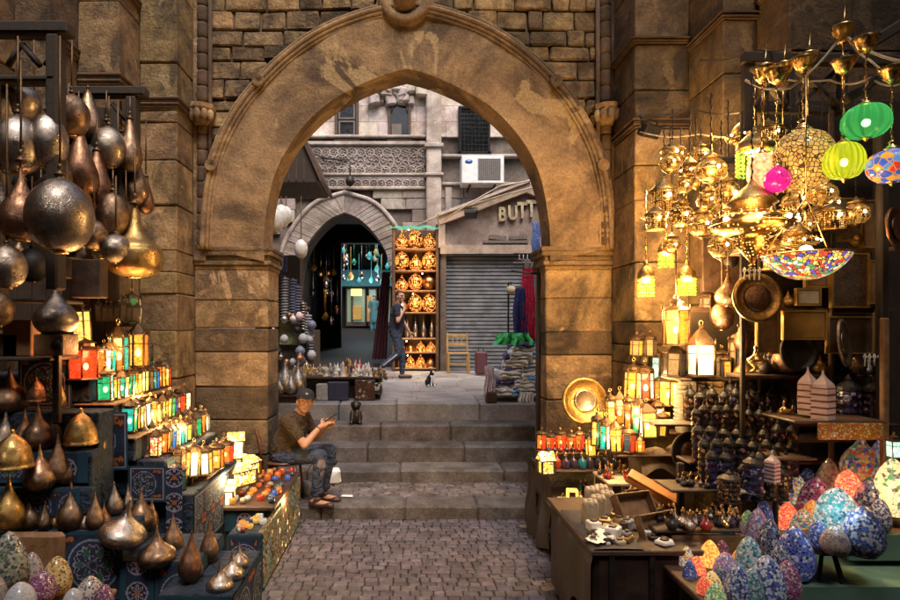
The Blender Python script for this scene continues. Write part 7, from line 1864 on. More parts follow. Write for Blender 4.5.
for st,mt,px,ya,yb,Y,wf,ch,lab in (
 ('ball','bronze',34,96,134,3.7,.8,40,'bronze ball lamp peeping between the two silvery balls under the top left beam'),
 ('long','bronze',62,150,192,3.6,.8,84,'brown drop lamp above the biggest round lamp'),
 ('fat','pewter',0,168,222,3.3,.6,84,'grey teardrop lamp at the left frame edge above the dark red one'),
 ('ball','pewter',126,214,240,4.15,.8,170,'small grey ball lamp above the neck of the wide dish lamp'),
 ('long','iron',104,196,226,4.25,.8,170,'blackened drop lamp behind the mid-sized bronze ball'),
 ('fat','bronze',84,236,272,3.9,.6,176,'bronze teardrop lamp low behind the biggest round lamp'),
 ('ball','iron',32,246,282,3.5,.8,176,'blackened ball lamp low behind the rack post'),
 ('long','copper',146,176,214,4.35,.7,120,'slim coppery drop lamp, rightmost beside the pier edge')):
    metal_lamp(st,mt,px,ya,yb,Y,lab,G,ch,None,0,wf)
# more eggs
G='mosaic egg lamps on the green table'
for a in ((690,560,590,3.15,15,'blue',.1,'small blue egg lamp pressed between the red and orange glowing ones'),(704,576,604,2.96,16,'red',.5,'small red egg lamp at the very front left'),(720,566,592,3.05,17,'dkblue',.05,'dark egg lamp between the yellow and the dark blue and pink ones'),(740,548,576,3.2,18,'orange',.3,'small orange egg lamp behind the front white and blue one'),
 (781,545,588,3.05,24,'dkblue',.05,'dark navy egg lamp left of the big royal blue one, in front'),(788,560,598,2.95,24,'maroon',.1,'wine red egg lamp at the front right of the largest chequered one'),(752,568,606,2.88,22,'teal',.05,'teal egg lamp squeezed between the two white and blue front ones'),
 (764,500,532,3.7,18,'blue',.1,'small blue egg lamp left of the pinkish red glowing one'),(738,515,545,3.65,16,'tan',0,'grey egg lamp behind the slim yellow green one'),(722,540,566,3.4,16,'maroon',0,'small maroon egg lamp between the blue white and brownish ones'),
 (812,500,534,3.6,20,'orange',.4,'orange egg lamp behind the pale blue lit one'),(776,478,508,4.05,20,'teal',0,'teal egg lamp at the back left of the yellow and red lit one'),(808,468,500,4.05,20,'blue',.05,'blue egg lamp at the very back beside the yellow and red lit one')): egg(*a,group=G,sc=1.5)
for a in ((853,500,530,3.35,20,'maroon',.05,'wine red egg lamp behind the large black and blue squared one'),(884,490,518,3.5,18,'tan',0,'small beige egg lamp left of the glowing yellow one'),(856,462,492,3.9,18,'orange',.5,'small orange egg lamp left of the vivid red glowing one'),(880,498,532,3.3,20,'bluew',0,'white and blue egg lamp in front of the glowing yellow one')): egg(*a,group='mosaic egg lamps on the tray and upper table',sc=1.5)
G='mosaic egg lamps at the bottom left corner'
for a in ((32,552,590,3.1,22,'tan',0,'beige egg lamp between the mottled tall one and the mustard one'),(104,584,612,2.8,20,'maroon',0,'dark red egg lamp, rightmost in the bottom left corner')): egg(*a,group=G,sc=1.5)
# goods heaped on the trunk
nm_=('white','cream','brown','straw','grey')
for i in range(70):
    px=R.uniform(586,668); Y=R.uniform(3.36,4.2); k=R.randrange(5)
    if px<612 and Y>3.72: continue
    x=PX(px,Y)
    if not 1.07<x<1.62: continue
    o=thing('packet','little %s packet heaped on the lid of the trunk table'%nm_[k],'packet',(x,Y,.652),R.random()*3,nm_[k]+' packets on the trunk')
    a,b,c=R.uniform(.02,.045),R.uniform(.02,.04),R.uniform(.02,.06); mb=MB(); mb.bbox(-a,a,-b,b,0,c,.006,j=.004); mb.build('wrapper',M[('white','cream','wood','brassdull','greycloth')[k]],o)
    mb=MB(); mb.bbox(-a*.5,a*.5,-b*.5,b*.5,c+.001,c+.01,.003); mb.build('tie',M['wood'],o)
o=thing('orange_box','long orange brown box lying on the crates behind the trunk','box',(PX(650,4.1),4.1,PZ(492,4.1))); o.rotation_euler=(.3,.45,-.5); mb=MB(); mb.bbox(-.17,.17,-.05,.05,0,.05,.006); mb.build('box_body',M['orangewood'],o); mb=MB(); mb.bbox(-.17,.17,-.052,.052,.051,.062,.004); mb.build('lid',M['orangewood'],o)
# dark pots and lanterns in front of the lit stone strip at the shelving
G='dark lamps hanging beside the shelving'
for px,ya,yb,Y,st,mt,lab in ((728,270,306,4.35,'fat','bronze','bronze teardrop lamp hanging left of the big brass tray'),(742,318,350,4.3,'slim','copper','coppery slender lamp hanging below the bronze one beside the tray'),(731,232,268,4.4,'long','iron','blackened long lamp hanging beside the cone of the largest lamp'),(722,300,330,4.45,'ball','bronze','round bronze lamp hanging above the brown unlit lantern'),(744,352,380,4.3,'fat','brass','small brass pot lamp at the right end of the dark shelf')):
    metal_lamp(st,mt,px,ya,yb,Y,lab,G,190 if yb<351 else None,None,0,.7)
o=thing('wooden_board','dark brown board hanging on the stone behind the brass lamps','panel',(PX(722,4.66),4.66,PZ(292,4.66))); mb=MB(); mb.bbox(-.16,.16,-.02,.02,0,.42,.006); mb.build('board',M['wood'],o)
o=thing('poster','brown leather-like panel fixed to the dark stone pier behind the lamps','panel',(PX(712,4.67),4.66,PZ(378,4.67))); mb=MB(); mb.bbox(-.22,.24,-.015,.02,0,.55,.006); mb.build('board',M['wood'],o); mb=MB(); mb.bbox(-.18,.20,-.02,-.0155,.04,.51,.004); mb.build('panel_inset',M['woodblack'],o)
for px,ya,yb,Y,c,lab in ((727,352,377,4.4,('darkgrey','amber'),'small lantern with one amber pane beside the brown unlit one'),(690,385,420,4.5,('darkgrey','dull'),'black lantern standing behind the stack of white cups'),(712,386,418,4.5,('darkblue','darkgrey'),'dark blue lantern under the dark shelf, left of the patterned one'),(662,408,436,4.75,('darkgrey','amber'),'small black lantern right of the round-windowed one'),(650,330,356,5.1,('darkgrey','dull'),'black pointed lantern above the white and red paned one'),(636,332,356,5.15,('amber','dull'),'dim amber pointed lantern above the highest shelf, left')):
    lantern(px,ya,yb,Y,6,12,c,1 if c[0]=='amber' else 0,lab,'dark lanterns round the dark shelf','onion')
# shelving fillers
for i,(px,yb,Y,h,m_,w_) in enumerate(((770,247,4.1,22,'copper',.05),(786,247,4.1,18,'brass',.045),(812,247,4.1,16,'bronze',.05),(770,308,4.1,26,'bronze',.06),(788,308,4.1,18,'brass',.05),(852,308,4.1,14,'copper',.04),(765,375,4.1,24,'iron',.06),(785,375,4.1,30,'bronze',.05),(820,375,4.1,20,'brass',.05),(856,375,4.05,22,'bronze',.05),(868,375,4.05,18,'pewter',.04),(855,247,4.0,16,'brass',.04))):
    metal_lamp(R.choice(('fat','slim','ball')),m_,px,yb-h,yb,Y,('copper pot at the left end','small brass pot second from the left','bronze pot near the little gilt picture','bronze pot on the middle board by the brass tray','brass pot on the middle board','small copper pot under the embossed panels','black pot on the lower board by the slanting strip','tall bronze pot on the lower board','brass pot on the lower board near the round tray','bronze pot at the right of the lower board','small pewter pot at the right end of the lower board','small brass pot in front of the tall embossed panel')[i]+' of the shelving','pots on the stall shelving',None,'metal_pot',0,.8)

# candle holders on the end box and trinkets under the shelf tables
for i in range(14):
    c=R.choice(('orange','amber','dred','dull','ice','yellow')); inst(votive(c,R.randrange(3)),'candle_holder',NM[c]+' glass candle holder on the low box ending the lane-side table','candle holder',(-1.04-R.random()*.17,4.25+.025*i,.422),0,NM[c]+' candle holders on the low end box',R.uniform(.02,.03))
for i in range(22):
    Y=R.uniform(4.6,5.3); x=R.uniform(1.2,1.66); z=R.choice((.245,.442)); m=R.choice(('silver','brassp','purple','black','redglaze','tealglaze'))
    inst(bottle(R.choice((0,1,2)),m),'bottle',NMM[m]+' little bottle standing on the black two-level shelf table','bottle',(x,Y,z),0,NMM[m]+' bottles on the black shelf table',R.uniform(.03,.045))
for i in range(16):
    Y=R.uniform(4.5,4.75); x=R.uniform(1.52,1.72); m=R.choice(('silver','brassp','purple','black','redglaze'))
    inst(bottle(R.choice((1,2)),m),'bottle',NMM[m]+' little flask on the cream-topped stand','bottle',(x,Y,.727),0,NMM[m]+' flasks on the cream stand',R.uniform(.025,.04))
# ============================================================ PLAZA THINGS
t=thing('lantern_rack','tall wooden rack of glowing copper and brass lanterns beside the passage','rack',(PX(415,13.7),13.7,PZZ)); RY=13.7
def rk(nm,xa,xb,ya,yb,Ya,Yb,m):
    l=t.location; mb=MB(); mb.bbox(PX(xa,RY)-l.x,PX(xb,RY)-l.x,Ya-RY,Yb-RY,PZ(yb,RY)-l.z,PZ(ya,RY)-l.z,.01); mb.build(nm,M[m],t)
rk('back_board',393,438,226,369,14.3,14.34,'wood'); rk('upright',392,395,224,371,13.7,14.3,'wood'); rk('upright',436,439,224,371,13.7,14.3,'wood')
RS=(248,270,290,312,338,352,368)
for y in RS: rk('board',395,436,y,y+1.6,13.72,14.3,'woodlight')
M['cop_lit']=pierced('pierced_copper_lit',(.55,.25,.1),(1,.30,.05),1.9,11,.34); M['cop']=engraved('copper_bright',(.65,.33,.15),.25,20); M['sil_lit']=M['silver']
k=0; prev=226
NR=('top','second','third','fourth','fifth','sixth','bottom')
for ri,y in enumerate(RS):
    h=y-prev-2; prev=y
    n=3 if h>14 else 4
    if ri in(4,): n=5
    for i in range(n):
        px=395+(i+.5)*41/n; hh=h*R.uniform(.9,1.0)
        mt='silver' if ri==4 else R.choice(('cop_lit','cop_lit','cop'))
        st=R.choice(('ball','ball','fat')) if ri<4 else ('slim' if ri==4 else 'dome')
        metal_lamp(st,mt,px,y-hh,y,13.95,'%s lantern on the %s board of the plaza rack, %s'%({'silver':'silvery','cop_lit':'glowing copper','cop':'polished copper'}[mt],NR[ri],('leftmost','second from the left','third from the left','fourth from the left','rightmost')[i]),'lanterns on the plaza rack',None,'metal_lamp',0,min(1.1,(41/n)/hh*1.0/ (1.02 if st!='onion' else 1.16)))
    if ri in (0,2,3,5,6):
        mb=MB(); mb.ball((0,0,0),.014,8); o=mb.build('bulb',M['bulb'],t); o.location=(R.uniform(-.2,.2),-.05,PZ(y-h*.9,RY)-PZZ)
o=thing('rack_cover','green and white plastic strip draped over the top of the lantern rack','cover',(PX(415,13.7),13.7,PZ(225,13.7))); mb=MB(); vs=[]
for i in range(20):
    for j in range(4): vs.append((-.56+.058*i,-.05+.22*j/1.5,.02*math.sin(i)-.0+(.0 if j else -.09)))
mb.add(vs,[(i*4+j,(i+1)*4+j,(i+1)*4+j+1,i*4+j+1) for i in range(19) for j in range(3)],0,None,True); mb.build('strip',M['greenplastic'],o)
# wooden chair in front of the shutter
def plaza_chair():
    Y=13.2; t=thing('chair','yellowish wooden chair with a slatted back in front of the grey shutter','chair',(PX(458,Y),Y,PZZ),PI)
    w=.22
    mb=MB(); mb.bbox(-w,w,-.2,.2,.42,.45,.008); mb.build('seat',M['yellowwood'],t)
    for a in (-1,1):
        mb=MB(); mb.bbox(a*w-.02,a*w+.02,-.2,-.16,0,.88,.005); mb.build('leg',M['yellowwood'],t); mb=MB(); mb.bbox(a*w-.02,a*w+.02,.16,.2,0,.42,.005); mb.build('leg',M['yellowwood'],t)
    for z in (.82,.62): mb=MB(); mb.bbox(-w+.02,w-.02,-.19,-.165,z-.03,z+.03,.005); mb.build('back_rail',M['yellowwood'],t)
    mb=MB(); 
    for k in range(3): mb.box(-.1+.1*k-.012,-.1+.1*k+.012,-.185,-.17,.65,.79)
    mb.build('back_slats',M['yellowwood'],t)
    mb=MB(); mb.box(-w+.02,w-.02,-.185,-.17,.2,.225); mb.box(-w+.02,w-.02,.17,.185,.2,.225); mb.build('stretcher',M['yellowwood'],t)
plaza_chair()
# cloth stall on the plaza, right
t=thing('cloth_table','low wooden table buried under piled scarves at the right of the upper steps','table',(PX(515,8.3),8.3,PZZ)); 
mb=MB(); mb.bbox(-.36,.55,-.2,.5,.10,.14,.01); mb.build('table_top',M['wood'],t)
for a,b in ((-.33,-.17),(.5,-.17),(-.33,.45),(.5,.45)): mb=MB(); mb.bbox(a-.02,a+.02,b-.02,b+.02,0,.10,.004); mb.build('leg',M['woodblack'],t)
mb=MB(); mb.bbox(-.1,.04,-.14,.0,0,.14,.01); o=mb.build('wooden_box',M['wood']); o.location=(PX(492,8.1),8.05,PZZ); tag(o,'small brown box on the plaza under the edge of the scarf table','box')
cols=[('#a8aed2','pale blue'),('#e0dde6','white'),('#4a50a0','navy'),('#a04a62','wine red'),('#c9c2da','lilac grey'),('#4a80d0','bright blue'),('#d4d0de','light grey'),('#8f7a98','mauve'),('#3a3a68','dark blue'),('#ece8f0','off white'),('#62a8d8','sky blue'),('#b05a6e','rose')]
smats=[clothmat('scarf_'+nm.replace(' ','_'),tuple(min(.85,x*1.9+.03) for x in srgb(c)),.5,14,.15) for c,nm in cols]
nth=('lowest','second lowest','third from below','fourth from below','fifth from below','sixth from below','seventh from below','fourth from the top','third from the top','second from the top','upper','topmost')
for i in range(36):
    ci=(i*5+i//3)%12; row_=i//3; side=i%3; z=PZZ+.145+row_*.056
    mb=MB(); W_=.30; D=.20
    for fold in range(3):
        vs=[]; zf=fold*.019
        for a in range(13):
            for b in range(5):
                dr=0 if b>0 else -.025*(fold==0)
                vs.append((-W_/2+W_*a/12,-D+.1*b-(.012*math.sin(a*.9+fold*2+i)),zf+.007*math.sin(a*.8+i+fold)+.012*mnoise.noise(Vector((a*.5,b,i+fold*3)))+dr-(.02 if a in(0,12) else 0)))
        k0=len(vs); vs+= [(x,y,zz-.020) for x,y,zz in vs]
        fs=[(a*5+b,(a+1)*5+b,(a+1)*5+b+1,a*5+b+1) for a in range(12) for b in range(4)]; fs+=[(a*5,(a+1)*5,(a+1)*5+k0,a*5+k0) for a in range(12)]; fs+=[(b,b+1,b+1+k0,b+k0) for b in range(4)]+[(60+b,61+b,61+b+k0,60+b+k0) for b in range(4)]
        mb.add(vs,fs,0,None,True)
    o=mb.build('scarf',smats[ci]); o.location=(PX(500,8.3)+side*.255+R.uniform(-.03,.03)+.028*row_,8.22+R.uniform(-.03,.03),z); o.rotation_euler=(R.uniform(-.04,.1),R.uniform(-.10,.10),R.uniform(-.35,.35)); tag(o,cols[ci][1]+' folded scarf, '+nth[row_]+' layer of the pile, '+('left','middle','right')[side]+' column','scarf','folded scarves right of the steps')
def drape(nm,lab,cat,px,py,Y,w,h,mat,seed=0,fold=.03,group=None,flare=.2,thick=.012):
    o=thing(nm,lab,cat,(PX(px,Y),Y,PZ(py,Y)),0,group); W_=w*Y/600; H_=h*Y/600; vs=[]; na,nb=24,14
    for a in range(na+1):
        for b in range(nb+1):
            u=a/na-.5; v=b/nb; vs.append((u*W_*(1-flare+flare*v*1.4)+.01*math.sin(v*9+seed),fold*math.sin(a*1.25+seed)*(.3+v)+fold*.5*math.sin(a*.6+v*3),-H_*v*(1+.04*math.sin(a*.9+seed))))
    k0=len(vs); vs+=[(x,y+thick,z) for x,y,z in vs]; m_=nb+1
    fs=[(a*m_+b,(a+1)*m_+b,(a+1)*m_+b+1,a*m_+b+1) for a in range(na) for b in range(nb)]; fs+=[tuple(i+k0 for i in f) for f in fs]
    mb=MB(); mb.add(vs,fs,0,None,True); mb.build('fabric',mat,o); return o
m=lambda n,c: clothmat(n,tuple(min(.85,x*1.7+.02) for x in srgb(c)),.6,12,.25)
drape('scarf_heap','bright green and turquoise scarf thrown over the top of the scarf pile','scarf',514,333,8.02,38,12,m('scarf_green','#3aa868'),2,.05)
drape('scarf_heap','patterned pink grey cloth hanging over the front left of the pile','cloth',490,366,7.98,12,30,m('scarf_pattern','#c0b0bc'),4,.04)
drape('scarf_heap','lilac grey cloth hanging over the front right of the pile','cloth',526,392,7.98,16,14,m('scarf_lilac','#b4b8d0'),6,.03)
drape('garment','dark blue dress hanging from the rail above the scarf pile','garment',520,288,8.1,13,54,m('dress_blue','#1c2560'),1,.03,'garments above the scarf pile')
drape('garment','crimson dress hanging on the right of the rail above the scarf pile','garment',529,268,8.12,15,74,m('dress_crimson','#a01840'),3,.03,'garments above the scarf pile')
drape('garment','light blue and white top hanging high by the right jamb','garment',536,222,8.2,9,30,m('top_blue','#7088c0'),5,.02,'garments above the scarf pile')
drape('garment','turquoise strip of cloth at the right end of the rail','garment',535,272,8.16,5,70,m('strip_teal','#3aa890'),7,.01,'garments above the scarf pile')
t=thing('clothes_rail','metal clothes rail standing behind the scarf table','rail',(PX(530,8.2),8.2,PZZ)); mb=MB(); mb.tube([(-.22,0,PZ(254,8.2)-PZZ),(.3,0,PZ(254,8.2)-PZZ)],.012,8); mb.build('bar',M['iron'],t)
for x in (.25,-.0): mb=MB(); mb.tube([(x,.12,0),(x,0.02,PZ(254,8.2)-PZZ)],.012,8); mb.build('post',M['iron'],t)
for k in range(4):
    o=thing('hanger','white plastic clothes hanger on the rail above the dresses','hanger',(PX(519+k*4,8.15),8.12,PZ(256,8.2)),.3*k,'white hangers on the rail'); mb=MB(); mb.tube([(0,0,.01),(0,0,-.05),(-.09,0,-.1),(.09,0,-.1),(0,0,-.05)],.006,5); mb.build('wire',M['white'],o)
# round lamp disc on a pole by the shutter
t=thing('hanging_lamp','small pale round lamp on a pole before the shutter','lamp',(PX(511,9.5),9.5,PZ(290,9.5))); mb=MB(); mb.ball((0,0,0),(.085,.06,.07),14); mb.build('shade',M['cream'],t); mb=MB(); mb.tube([(0,.0,.07),(0,.0,.12)],.008,6); mb.tube([(-.03,.07,-1.2),(-.03,.07,.12),(0,0,.12)],.014,6); mb.build('pole',M['woodblack'],t)
t=thing('boxes','dark wine red suitcase standing by the shutter','suitcase',(PX(481,12.5),12.5,PZZ)); mb=MB(); mb.bbox(-.12,.12,-.1,.1,.03,.5,.03); mb.build('suitcase_body',plain('winered',(.08,.02,.03),.6),t); mb=MB(); mb.tube([(-.05,0,.5),(-.05,0,.58),(.05,0,.58),(.05,0,.5)],.01,6); mb.build('handle',M['iron'],t)
t.name='suitcase'
# wall lamp floodlights, air conditioner, cables
def flood(px,py,Y,label,rz=0,k=11):
    t=thing('floodlight',label,'floodlight',(PX(px,Y),Y,PZ(py,Y)),rz)
    s=Y/600*k; mb=MB(); mb.bbox(-s,s,-s*.7,s*.3,-s*.6,s*.6,.01); b=mb.build('housing',M['iron'],t); mb=MB(); mb.box(-s*.85,s*.85,-s*.72,-s*.705,-s*.48,s*.48); mb.build('glass_front',M['glassdark'],t)
    mb=MB(); mb.tube([(-s*1.05,0,0),(-s*1.05,s*.3,s*.9),(s*1.05,s*.3,s*.9),(s*1.05,0,0)],s*.08,6); mb.tube([(0,s*.3,s*.9),(0,s*1.6,s*.9)],s*.09,6); mb.build('bracket',M['iron'],t); t.rotation_euler=(.5,0,rz); return t
flood(648,130,5.05,'dark floodlight fixed on the warm pier right of the archway',.5); flood(471,214,13.4,'small floodlight on the sloping cornice of the shop gable',-.3,6)
t=thing('street_lamp','old wall lamp on an iron arm below the frieze of the old building','wall lamp',(PX(350,14.7),14.7,PZ(182,14.7))); mb=MB(); mb.lathe([(.001,-.12),(.09,-.06),(.12,.02),(.08,.12),(.03,.16)],12); mb.build('lamp_head',M['iron'],t); mb=MB(); mb.tube([(0,0,.16),(0,0,.52),(-.7,.0,.58)],.018,6); mb.build('arm',M['iron'],t)
def ac():
    Y=14.4; t=thing('air_conditioner','white air conditioner unit with a square grille mounted on the old building','air conditioner',(PX(482,Y),Y,PZ(185,Y)))
    s=Y/600; w=21*s; h=28*s
    mb=MB(); mb.bbox(-w,w,-.16,.3,0,h,.02); mb.build('casing',M['acwhite'],t)
    mb=MB(); x0=-w+16*s; mb.box(x0,w-.08,-.166,-.161,.08,h-.08); g=mb.build('grille',M['greycloth'],t); mb=MB()
    for k in range(15): z=.1+(h-.2)*k/14; mb.box(x0+.02,w-.1,-.172,-.167,z-.008,z+.008)
    for k in range(11): x=x0+.03+(w-.13-x0)*k/10; mb.box(x-.006,x+.006,-.179,-.173,.09,h-.09)
    mb.build('louvre',M['woodgrey'],g)
    mb=MB(); mb.lathe([(.09,0),(.09,.006),(.001,.008)],18,(-w+.17,-.161,h-.15),0,None,True,0,Matrix.Diagonal((1,1,.55)).to_3x3()@Mf); mb.build('maker_badge',M['badgeblue'],t)
    for a in (-w*.6,w*.6): mb=MB(); mb.bbox(a-.02,a+.02,-.1,.6,-.05,-.003,.004); mb.build('bracket',M['iron'],t)
ac()
for pts,lab in ((((404,232,14),(441,214,13.7),(500,196,13.5),(545,184,13)),'pale cable rising along the gable to the right'),(((441,222,13.6),(470,203,13.5),(500,186,13.4),(545,178,13)),'pale cable crossing above the gable'),(((300,150,14.9),(326,158,14.9),(350,160,14.9)),'black cable along the frieze')):
    mb=MB(); mb.tube([(PX(a,c),c,PZ(b,c)) for a,b,c in pts],.018,5); tag(mb.build('cable',M['cream' if 'pale' in lab else 'iron']),lab,'cable')
# overhanging wooden bay at the left of the plaza
t=thing('wooden_bay','dark wooden canopy bay projecting over the left of the plaza','canopy',(PX(300,9.5),9.5,PZ(182,9.5))); Y=9.5
mb=MB(); l=t.location; x0,x1=PX(270,Y)-l.x,PX(322,Y)-l.x; zt_=PZ(140,Y)-l.z
mb.prism([(x0-.4,0),(x1-.08,0),(x1-.03,.05),(x0+.55,zt_+.05),(x0-.4,zt_+.05)],-.0,1.2); mb.build('bay_wall',M['woodblack'],t)
mb=MB(); bar(mb,(x0+.5,zt_+.1),(x1,.02),.06,-.06,1.3); mb.build('roof_edge',M['wood'],t)
for k in range(5): mb=MB(); mb.box(x0+.12*k+.05,x0+.12*k+.07,-.02,-.003,.03,zt_*.55); mb.build('lattice_bar',M['wood'],t)
# hanging white lamps in the opening, left
for px,ya,yb,Y,lab in ((275,207,233,8.0,'white ribbed lamp hanging at the left jamb, left one of three'),(281,203,228,8.2,'white ribbed lamp hanging at the left jamb, middle of three'),(286,205,224,8.4,'white ribbed lamp hanging at the left jamb, right one of three'),(301,238,258,8.6,'single pale lamp hanging below the three white ones')):
    metal_lamp('ball','whiteglass',px,ya,yb,Y,lab,'white lamps hanging in the archway',196,None,0,.62)
# left plaza stall
t=thing('figurine_table','low table of small white and brown figurines at the left of the upper steps','table',(PX(350,8.35),8.35,PZZ)); l=t.location
Zt=PZ(377,8.35); mb=MB(); mb.bbox(PX(268,8.3)-l.x,PX(382,8.3)-l.x,-.05,1.4,Zt-PZZ-.03,Zt-PZZ,.008); mb.build('table_top',M['woodblack'],t)
for px,w_,m_,nm in ((322,14,'greycloth','grey_carton'),(338,22,'capcloth','black_crate'),(362,20,'shoe','brown_crate')):
    pass
for px in (296,378): mb=MB(); mb.bbox(PX(px,8.3)-l.x,PX(px,8.3)-l.x+.03,0,.03,0,Zt-PZZ-.03,.003); mb.build('leg',M['woodblack'],t)
mb=MB(); mb.bbox(PX(300,8.32)-l.x,PX(380,8.32)-l.x,.05,.9,0,Zt-PZZ-.04,.01); mb.build('stand_box',M['woodblack'],t)
for px,w_,ya,yb,m_,lab in ((323,13,384,402,'greycloth','pale grey carton under the figurine table'),(338,21,382,402,'boxnavy','dark blue box with fine stripes under the figurine table'),(365,20,380,402,'boxpat','brown patterned box under the right end of the figurine table'),(378,8,383,394,'printwhite','small black box with white lettering-like pattern at the right end')):
    Y=8.22; o=thing('box',lab,'box',(PX(px,Y),Y,PZZ)); W_=w_*Y/1200; mb=MB(); mb.bbox(-W_,W_,-.05,.12,max(0,PZ(yb,Y)-PZZ),PZ(ya,Y)-PZZ,.01); mb.build('carton_body',M[m_],o)
def fig(k,mat):
    kk=('fig',k,mat)
    if kk not in cache:
        pr={0:[(.4,0),(.42,.1),(.25,.25),(.18,.7),(.28,.8),(.2,.95),(.25,1.1),(.12,1.3),(.001,1.35)],1:[(.5,0),(.3,.2),(.5,.5),(.3,.9),(.1,1.0),(.05,1.7),(.001,1.75)],2:[(.45,0),(.45,.1),(.3,.15),(.4,.6),(.15,1.4),(.2,1.5),(.001,2.0)]}[k]
        mb=MB(); mb.lathe(pr,10)
        if k==0: mb.ball((.15,-.1,.75),(.12,.2,.1),6)
        a=mb.mesh('figure_body',M[mat]); mb=MB(); mb.lathe([(.55,-.02),(.55,.06),(.4,.08)],10); cache[kk]=[('figure_body',a),('base',mb.mesh('base',M[mat]))]
    return cache[kk]
for reg,mats,n,hs,nm in (((352,372),('whitestone',),26,(.05,.10),'white stone figurine on the figurine table, in the white group'),((326,350),('whitestone','greycloth'),22,(.05,.11),'white or grey figurine on the figurine table, left of the white group'),((344,360),('redglaze','copper','ochre'),14,(.09,.13),'reddish brown figurine at the back of the figurine table'),((292,330),('ochre','bone','bone'),30,(.04,.08),'sand coloured figurine at the left back of the figurine table'),((364,386),('bone','ochre','iron'),24,(.03,.06),'tiny sand coloured figurine at the right end of the figurine table')):
    for i in range(n):
        px=R.uniform(*reg); Y=R.uniform(8.4,9.4) if 'back' in nm else R.uniform(8.36,8.9); px=min(px,381)
        inst(fig(R.randrange(3),R.choice(mats)),'figurine',nm,'figurine',(PX(px,Y),Y,Zt+.002),R.random()*3,nm.replace('figurine on','figurines on').replace('figurine at','figurines at'),R.uniform(*hs))
t=thing('vase_shelf','dark shelf left of the figurines holding silvery pointed vases','shelf',(PX(285,8.0),8.0,PZZ)); mb=MB(); z_=PZ(394,8)-PZZ; mb.bbox(-.25,.3,-.1,.35,z_-.03,z_,.006); mb.build('board',M['wood'],t); mb=MB(); mb.bbox(-.24,.28,-.05,.3,0,z_-.03,.006); mb.build('cabinet',M['woodblack'],t)
for px,ya,yb,Y,lab in ((274,362,392,8.15,'silvery pointed vase, leftmost behind the seated man'),(285,358,393,8.0,'silvery pointed vase with a golden neck, second behind the seated man'),(291,370,394,7.95,'small pinkish silver vase in front of the pointed ones'),(298,360,392,8.05,'silvery pointed vase, rightmost behind the seated man'),(280,372,394,7.93,'small grey silver vase at the front of the dark shelf')):
    metal_lamp('slim','silver',px,ya,yb,Y,lab,'silvery vases behind the seated man',None,'vase',0,.8)
# dark goods stall against the left of the plaza
t=thing('souvenir_stall','dark souvenir stall piled with strings of trinkets at the left of the plaza','stall',(PX(290,11),11,PZZ)); l=t.location
def ss(nm,xa,xb,ya,yb,Y,d,m_): mb=MB(); mb.bbox(PX(xa,Y)-l.x,PX(xb,Y)-l.x,Y-11,Y-11+d,PZ(yb,Y)-l.z,PZ(ya,Y)-l.z,.01); mb.build(nm,M[m_],t)
ss('stall_body',255,314,330,390,11,.8,'woodblack'); ss('back_panel',255,300,255,330,11.3,.3,'woodblack'); ss('shelf_board',255,306,306,309,10.9,.5,'wood'); ss('display_case',279,300,321,345,10.9,.08,'dullgreen')
o=thing('shop_sign','dark blue enamel plate with pale marks high on the left stall','sign',(PX(280,10.8),10.8,PZ(272,10.8))); mb=MB(); s=10.8/600; mb.bbox(-7*s,7*s,-.02,.02,0,15*s,.006); mb.build('plate',M['boxnavy2'],o); mb=MB()
for k in range(3): mb.tube([(-4*s+3.2*s*k,-.026,3*s),(-3.4*s+3.2*s*k,-.026,8*s),(-4.4*s+3.2*s*k,-.026,11*s)],.012,5)
mb.build('white_marks',M['greycloth'],o)
G='strings of trinkets on the left plaza stall'
for i,(px,ya,yb,m_) in enumerate(((276,275,322,'greycloth'),(281,275,320,'iron'),(285,276,322,'greycloth'),(293,278,318,'bluegrey'),(298,284,325,'bluegrey'),(303,300,330,'pewter'),(308,312,345,'greycloth'),(310,322,352,'bluegrey'))):
    Y=10.75; o=thing('trinket_string','%s string of stacked rings, %s from the left on the left plaza stall'%({'greycloth':'grey','iron':'black','bluegrey':'bluish','pewter':'silvery'}[m_],('first','second','third','fourth','fifth','sixth','seventh','eighth')[i]),'trinkets',(PX(px,Y),Y,PZ(yb,Y)),0,G)
    mb=MB(); H_=(yb-ya)*Y/600; n=int(H_/.05)
    for k in range(n): mb.lathe([(.03,.05*k),(.07,.05*k+.01),(.075,.05*k+.03),(.03,.05*k+.045)],8)
    mb.tube([(0,0,0),(0,0,H_)],.01,5); mb.build('rings',M[m_],o)
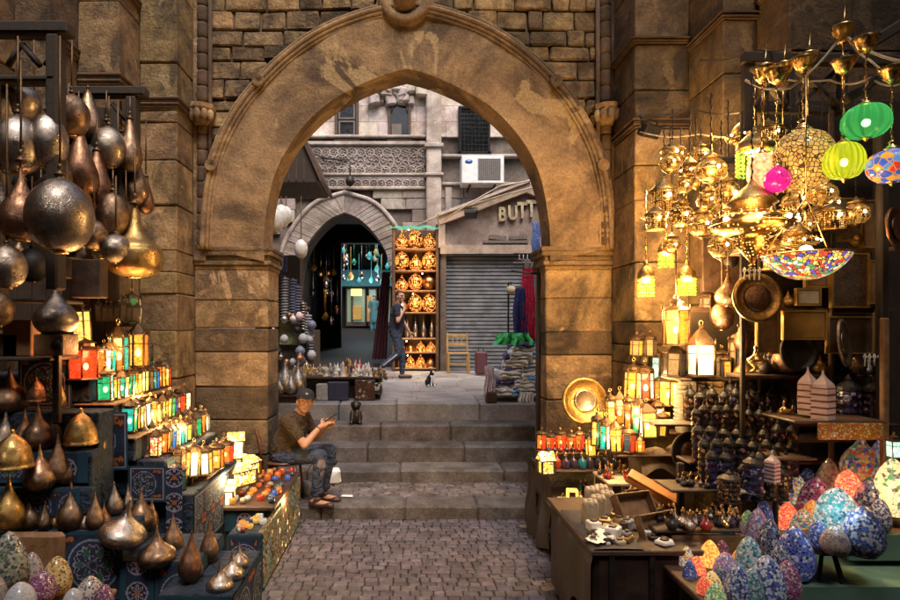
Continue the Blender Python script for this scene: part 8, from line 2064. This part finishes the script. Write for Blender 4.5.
for i in range(34):
    Y=R.uniform(10.4,10.9); px=R.uniform(262,312); py=R.uniform(312,372); m_=R.choice(('pewter','greycloth','silver','bluegrey','iron','copper','pinkwhite')); s=R.uniform(.05,.09)
    kk=('tr',m_,i%3)
    if kk not in cache:
        mb=MB(); mb.lathe([(.3,-1),(.9,-.5),(1,0),(.6,.6),(.2,.8),(.3,1.1),(.05,1.3)] if i%3==0 else [(.001,-1),(.5,-.9),(1,-.1),(.8,.5),(.3,1)],10); cache[kk]=[('body',mb.mesh('body',M[m_]))]
    inst(cache[kk],'trinket','small '+{'pewter':'pewter','greycloth':'grey','silver':'silver','bluegrey':'bluish','iron':'black','copper':'copper','pinkwhite':'pinkish'}[m_]+' trinket heaped on the dark souvenir stall','trinket',(PX(px,Y),Y,PZ(py,Y)),R.random()*3,m_.replace('greycloth','grey').replace('bluegrey','bluish').replace('pinkwhite','pinkish')+' trinkets on the souvenir stall',s)
# paper bag, white bag by the seated man
o=thing('paper_bag','crumpled white paper bag on the landing behind the seated man\'s feet','bag',(PX(333,6.75),6.7,.12)); mb=MB(); mb.bbox(-.09,.09,-.04,.05,0,.17,.02,j=.015); mb.build('bag_body',M['white'],o)
o=thing('plastic_bag','grey white plastic bag under the chair','bag',(PX(303,6.25),6.3,.12)); mb=MB(); mb.ball((0,0,.07),(.09,.07,.08),12); mb.v=[(x+.025*mnoise.noise(Vector((x*25,y*25,z*25))),y,z+.02*mnoise.noise(Vector((x*30,y*20,z*20)))) for x,y,z in mb.v]; mb.build('bag_body',M['greycloth'],o)
o=thing('paper_scrap','white scrap of paper lying on the landing','litter',(PX(347,6.2),6.2,.128)); mb=MB(); mb.bbox(-.06,.06,-.03,.03,0,.012,.004,j=.006); mb.build('scrap',M['white'],o)

# ============================================================ LIGHT FROM THE LIT LAMPS (inside / at the lamps) AND ADDED FILL
for a in LAMPS: point(*a)

o=thing('curtain','dark maroon cloth hanging in long folds at the right side of the passage','curtain',(PX(389,16.2),16.2,PZ(272,16.2)))
mb=MB(); vs=[]
for a in range(25):
    for b in range(12): vs.append((-.18+.36*a/24*(.6+.5*b/11)-.28*b/11,.05*math.sin(a*1.1)*(.3+b/11),-2.35*b/11))
mb.add(vs,[(a*12+b,(a+1)*12+b,(a+1)*12+b+1,a*12+b+1) for a in range(24) for b in range(11)],0,None,True); mb.build('folds',clothmat('maroon_cloth',(.06,.008,.015),.8,6),o)
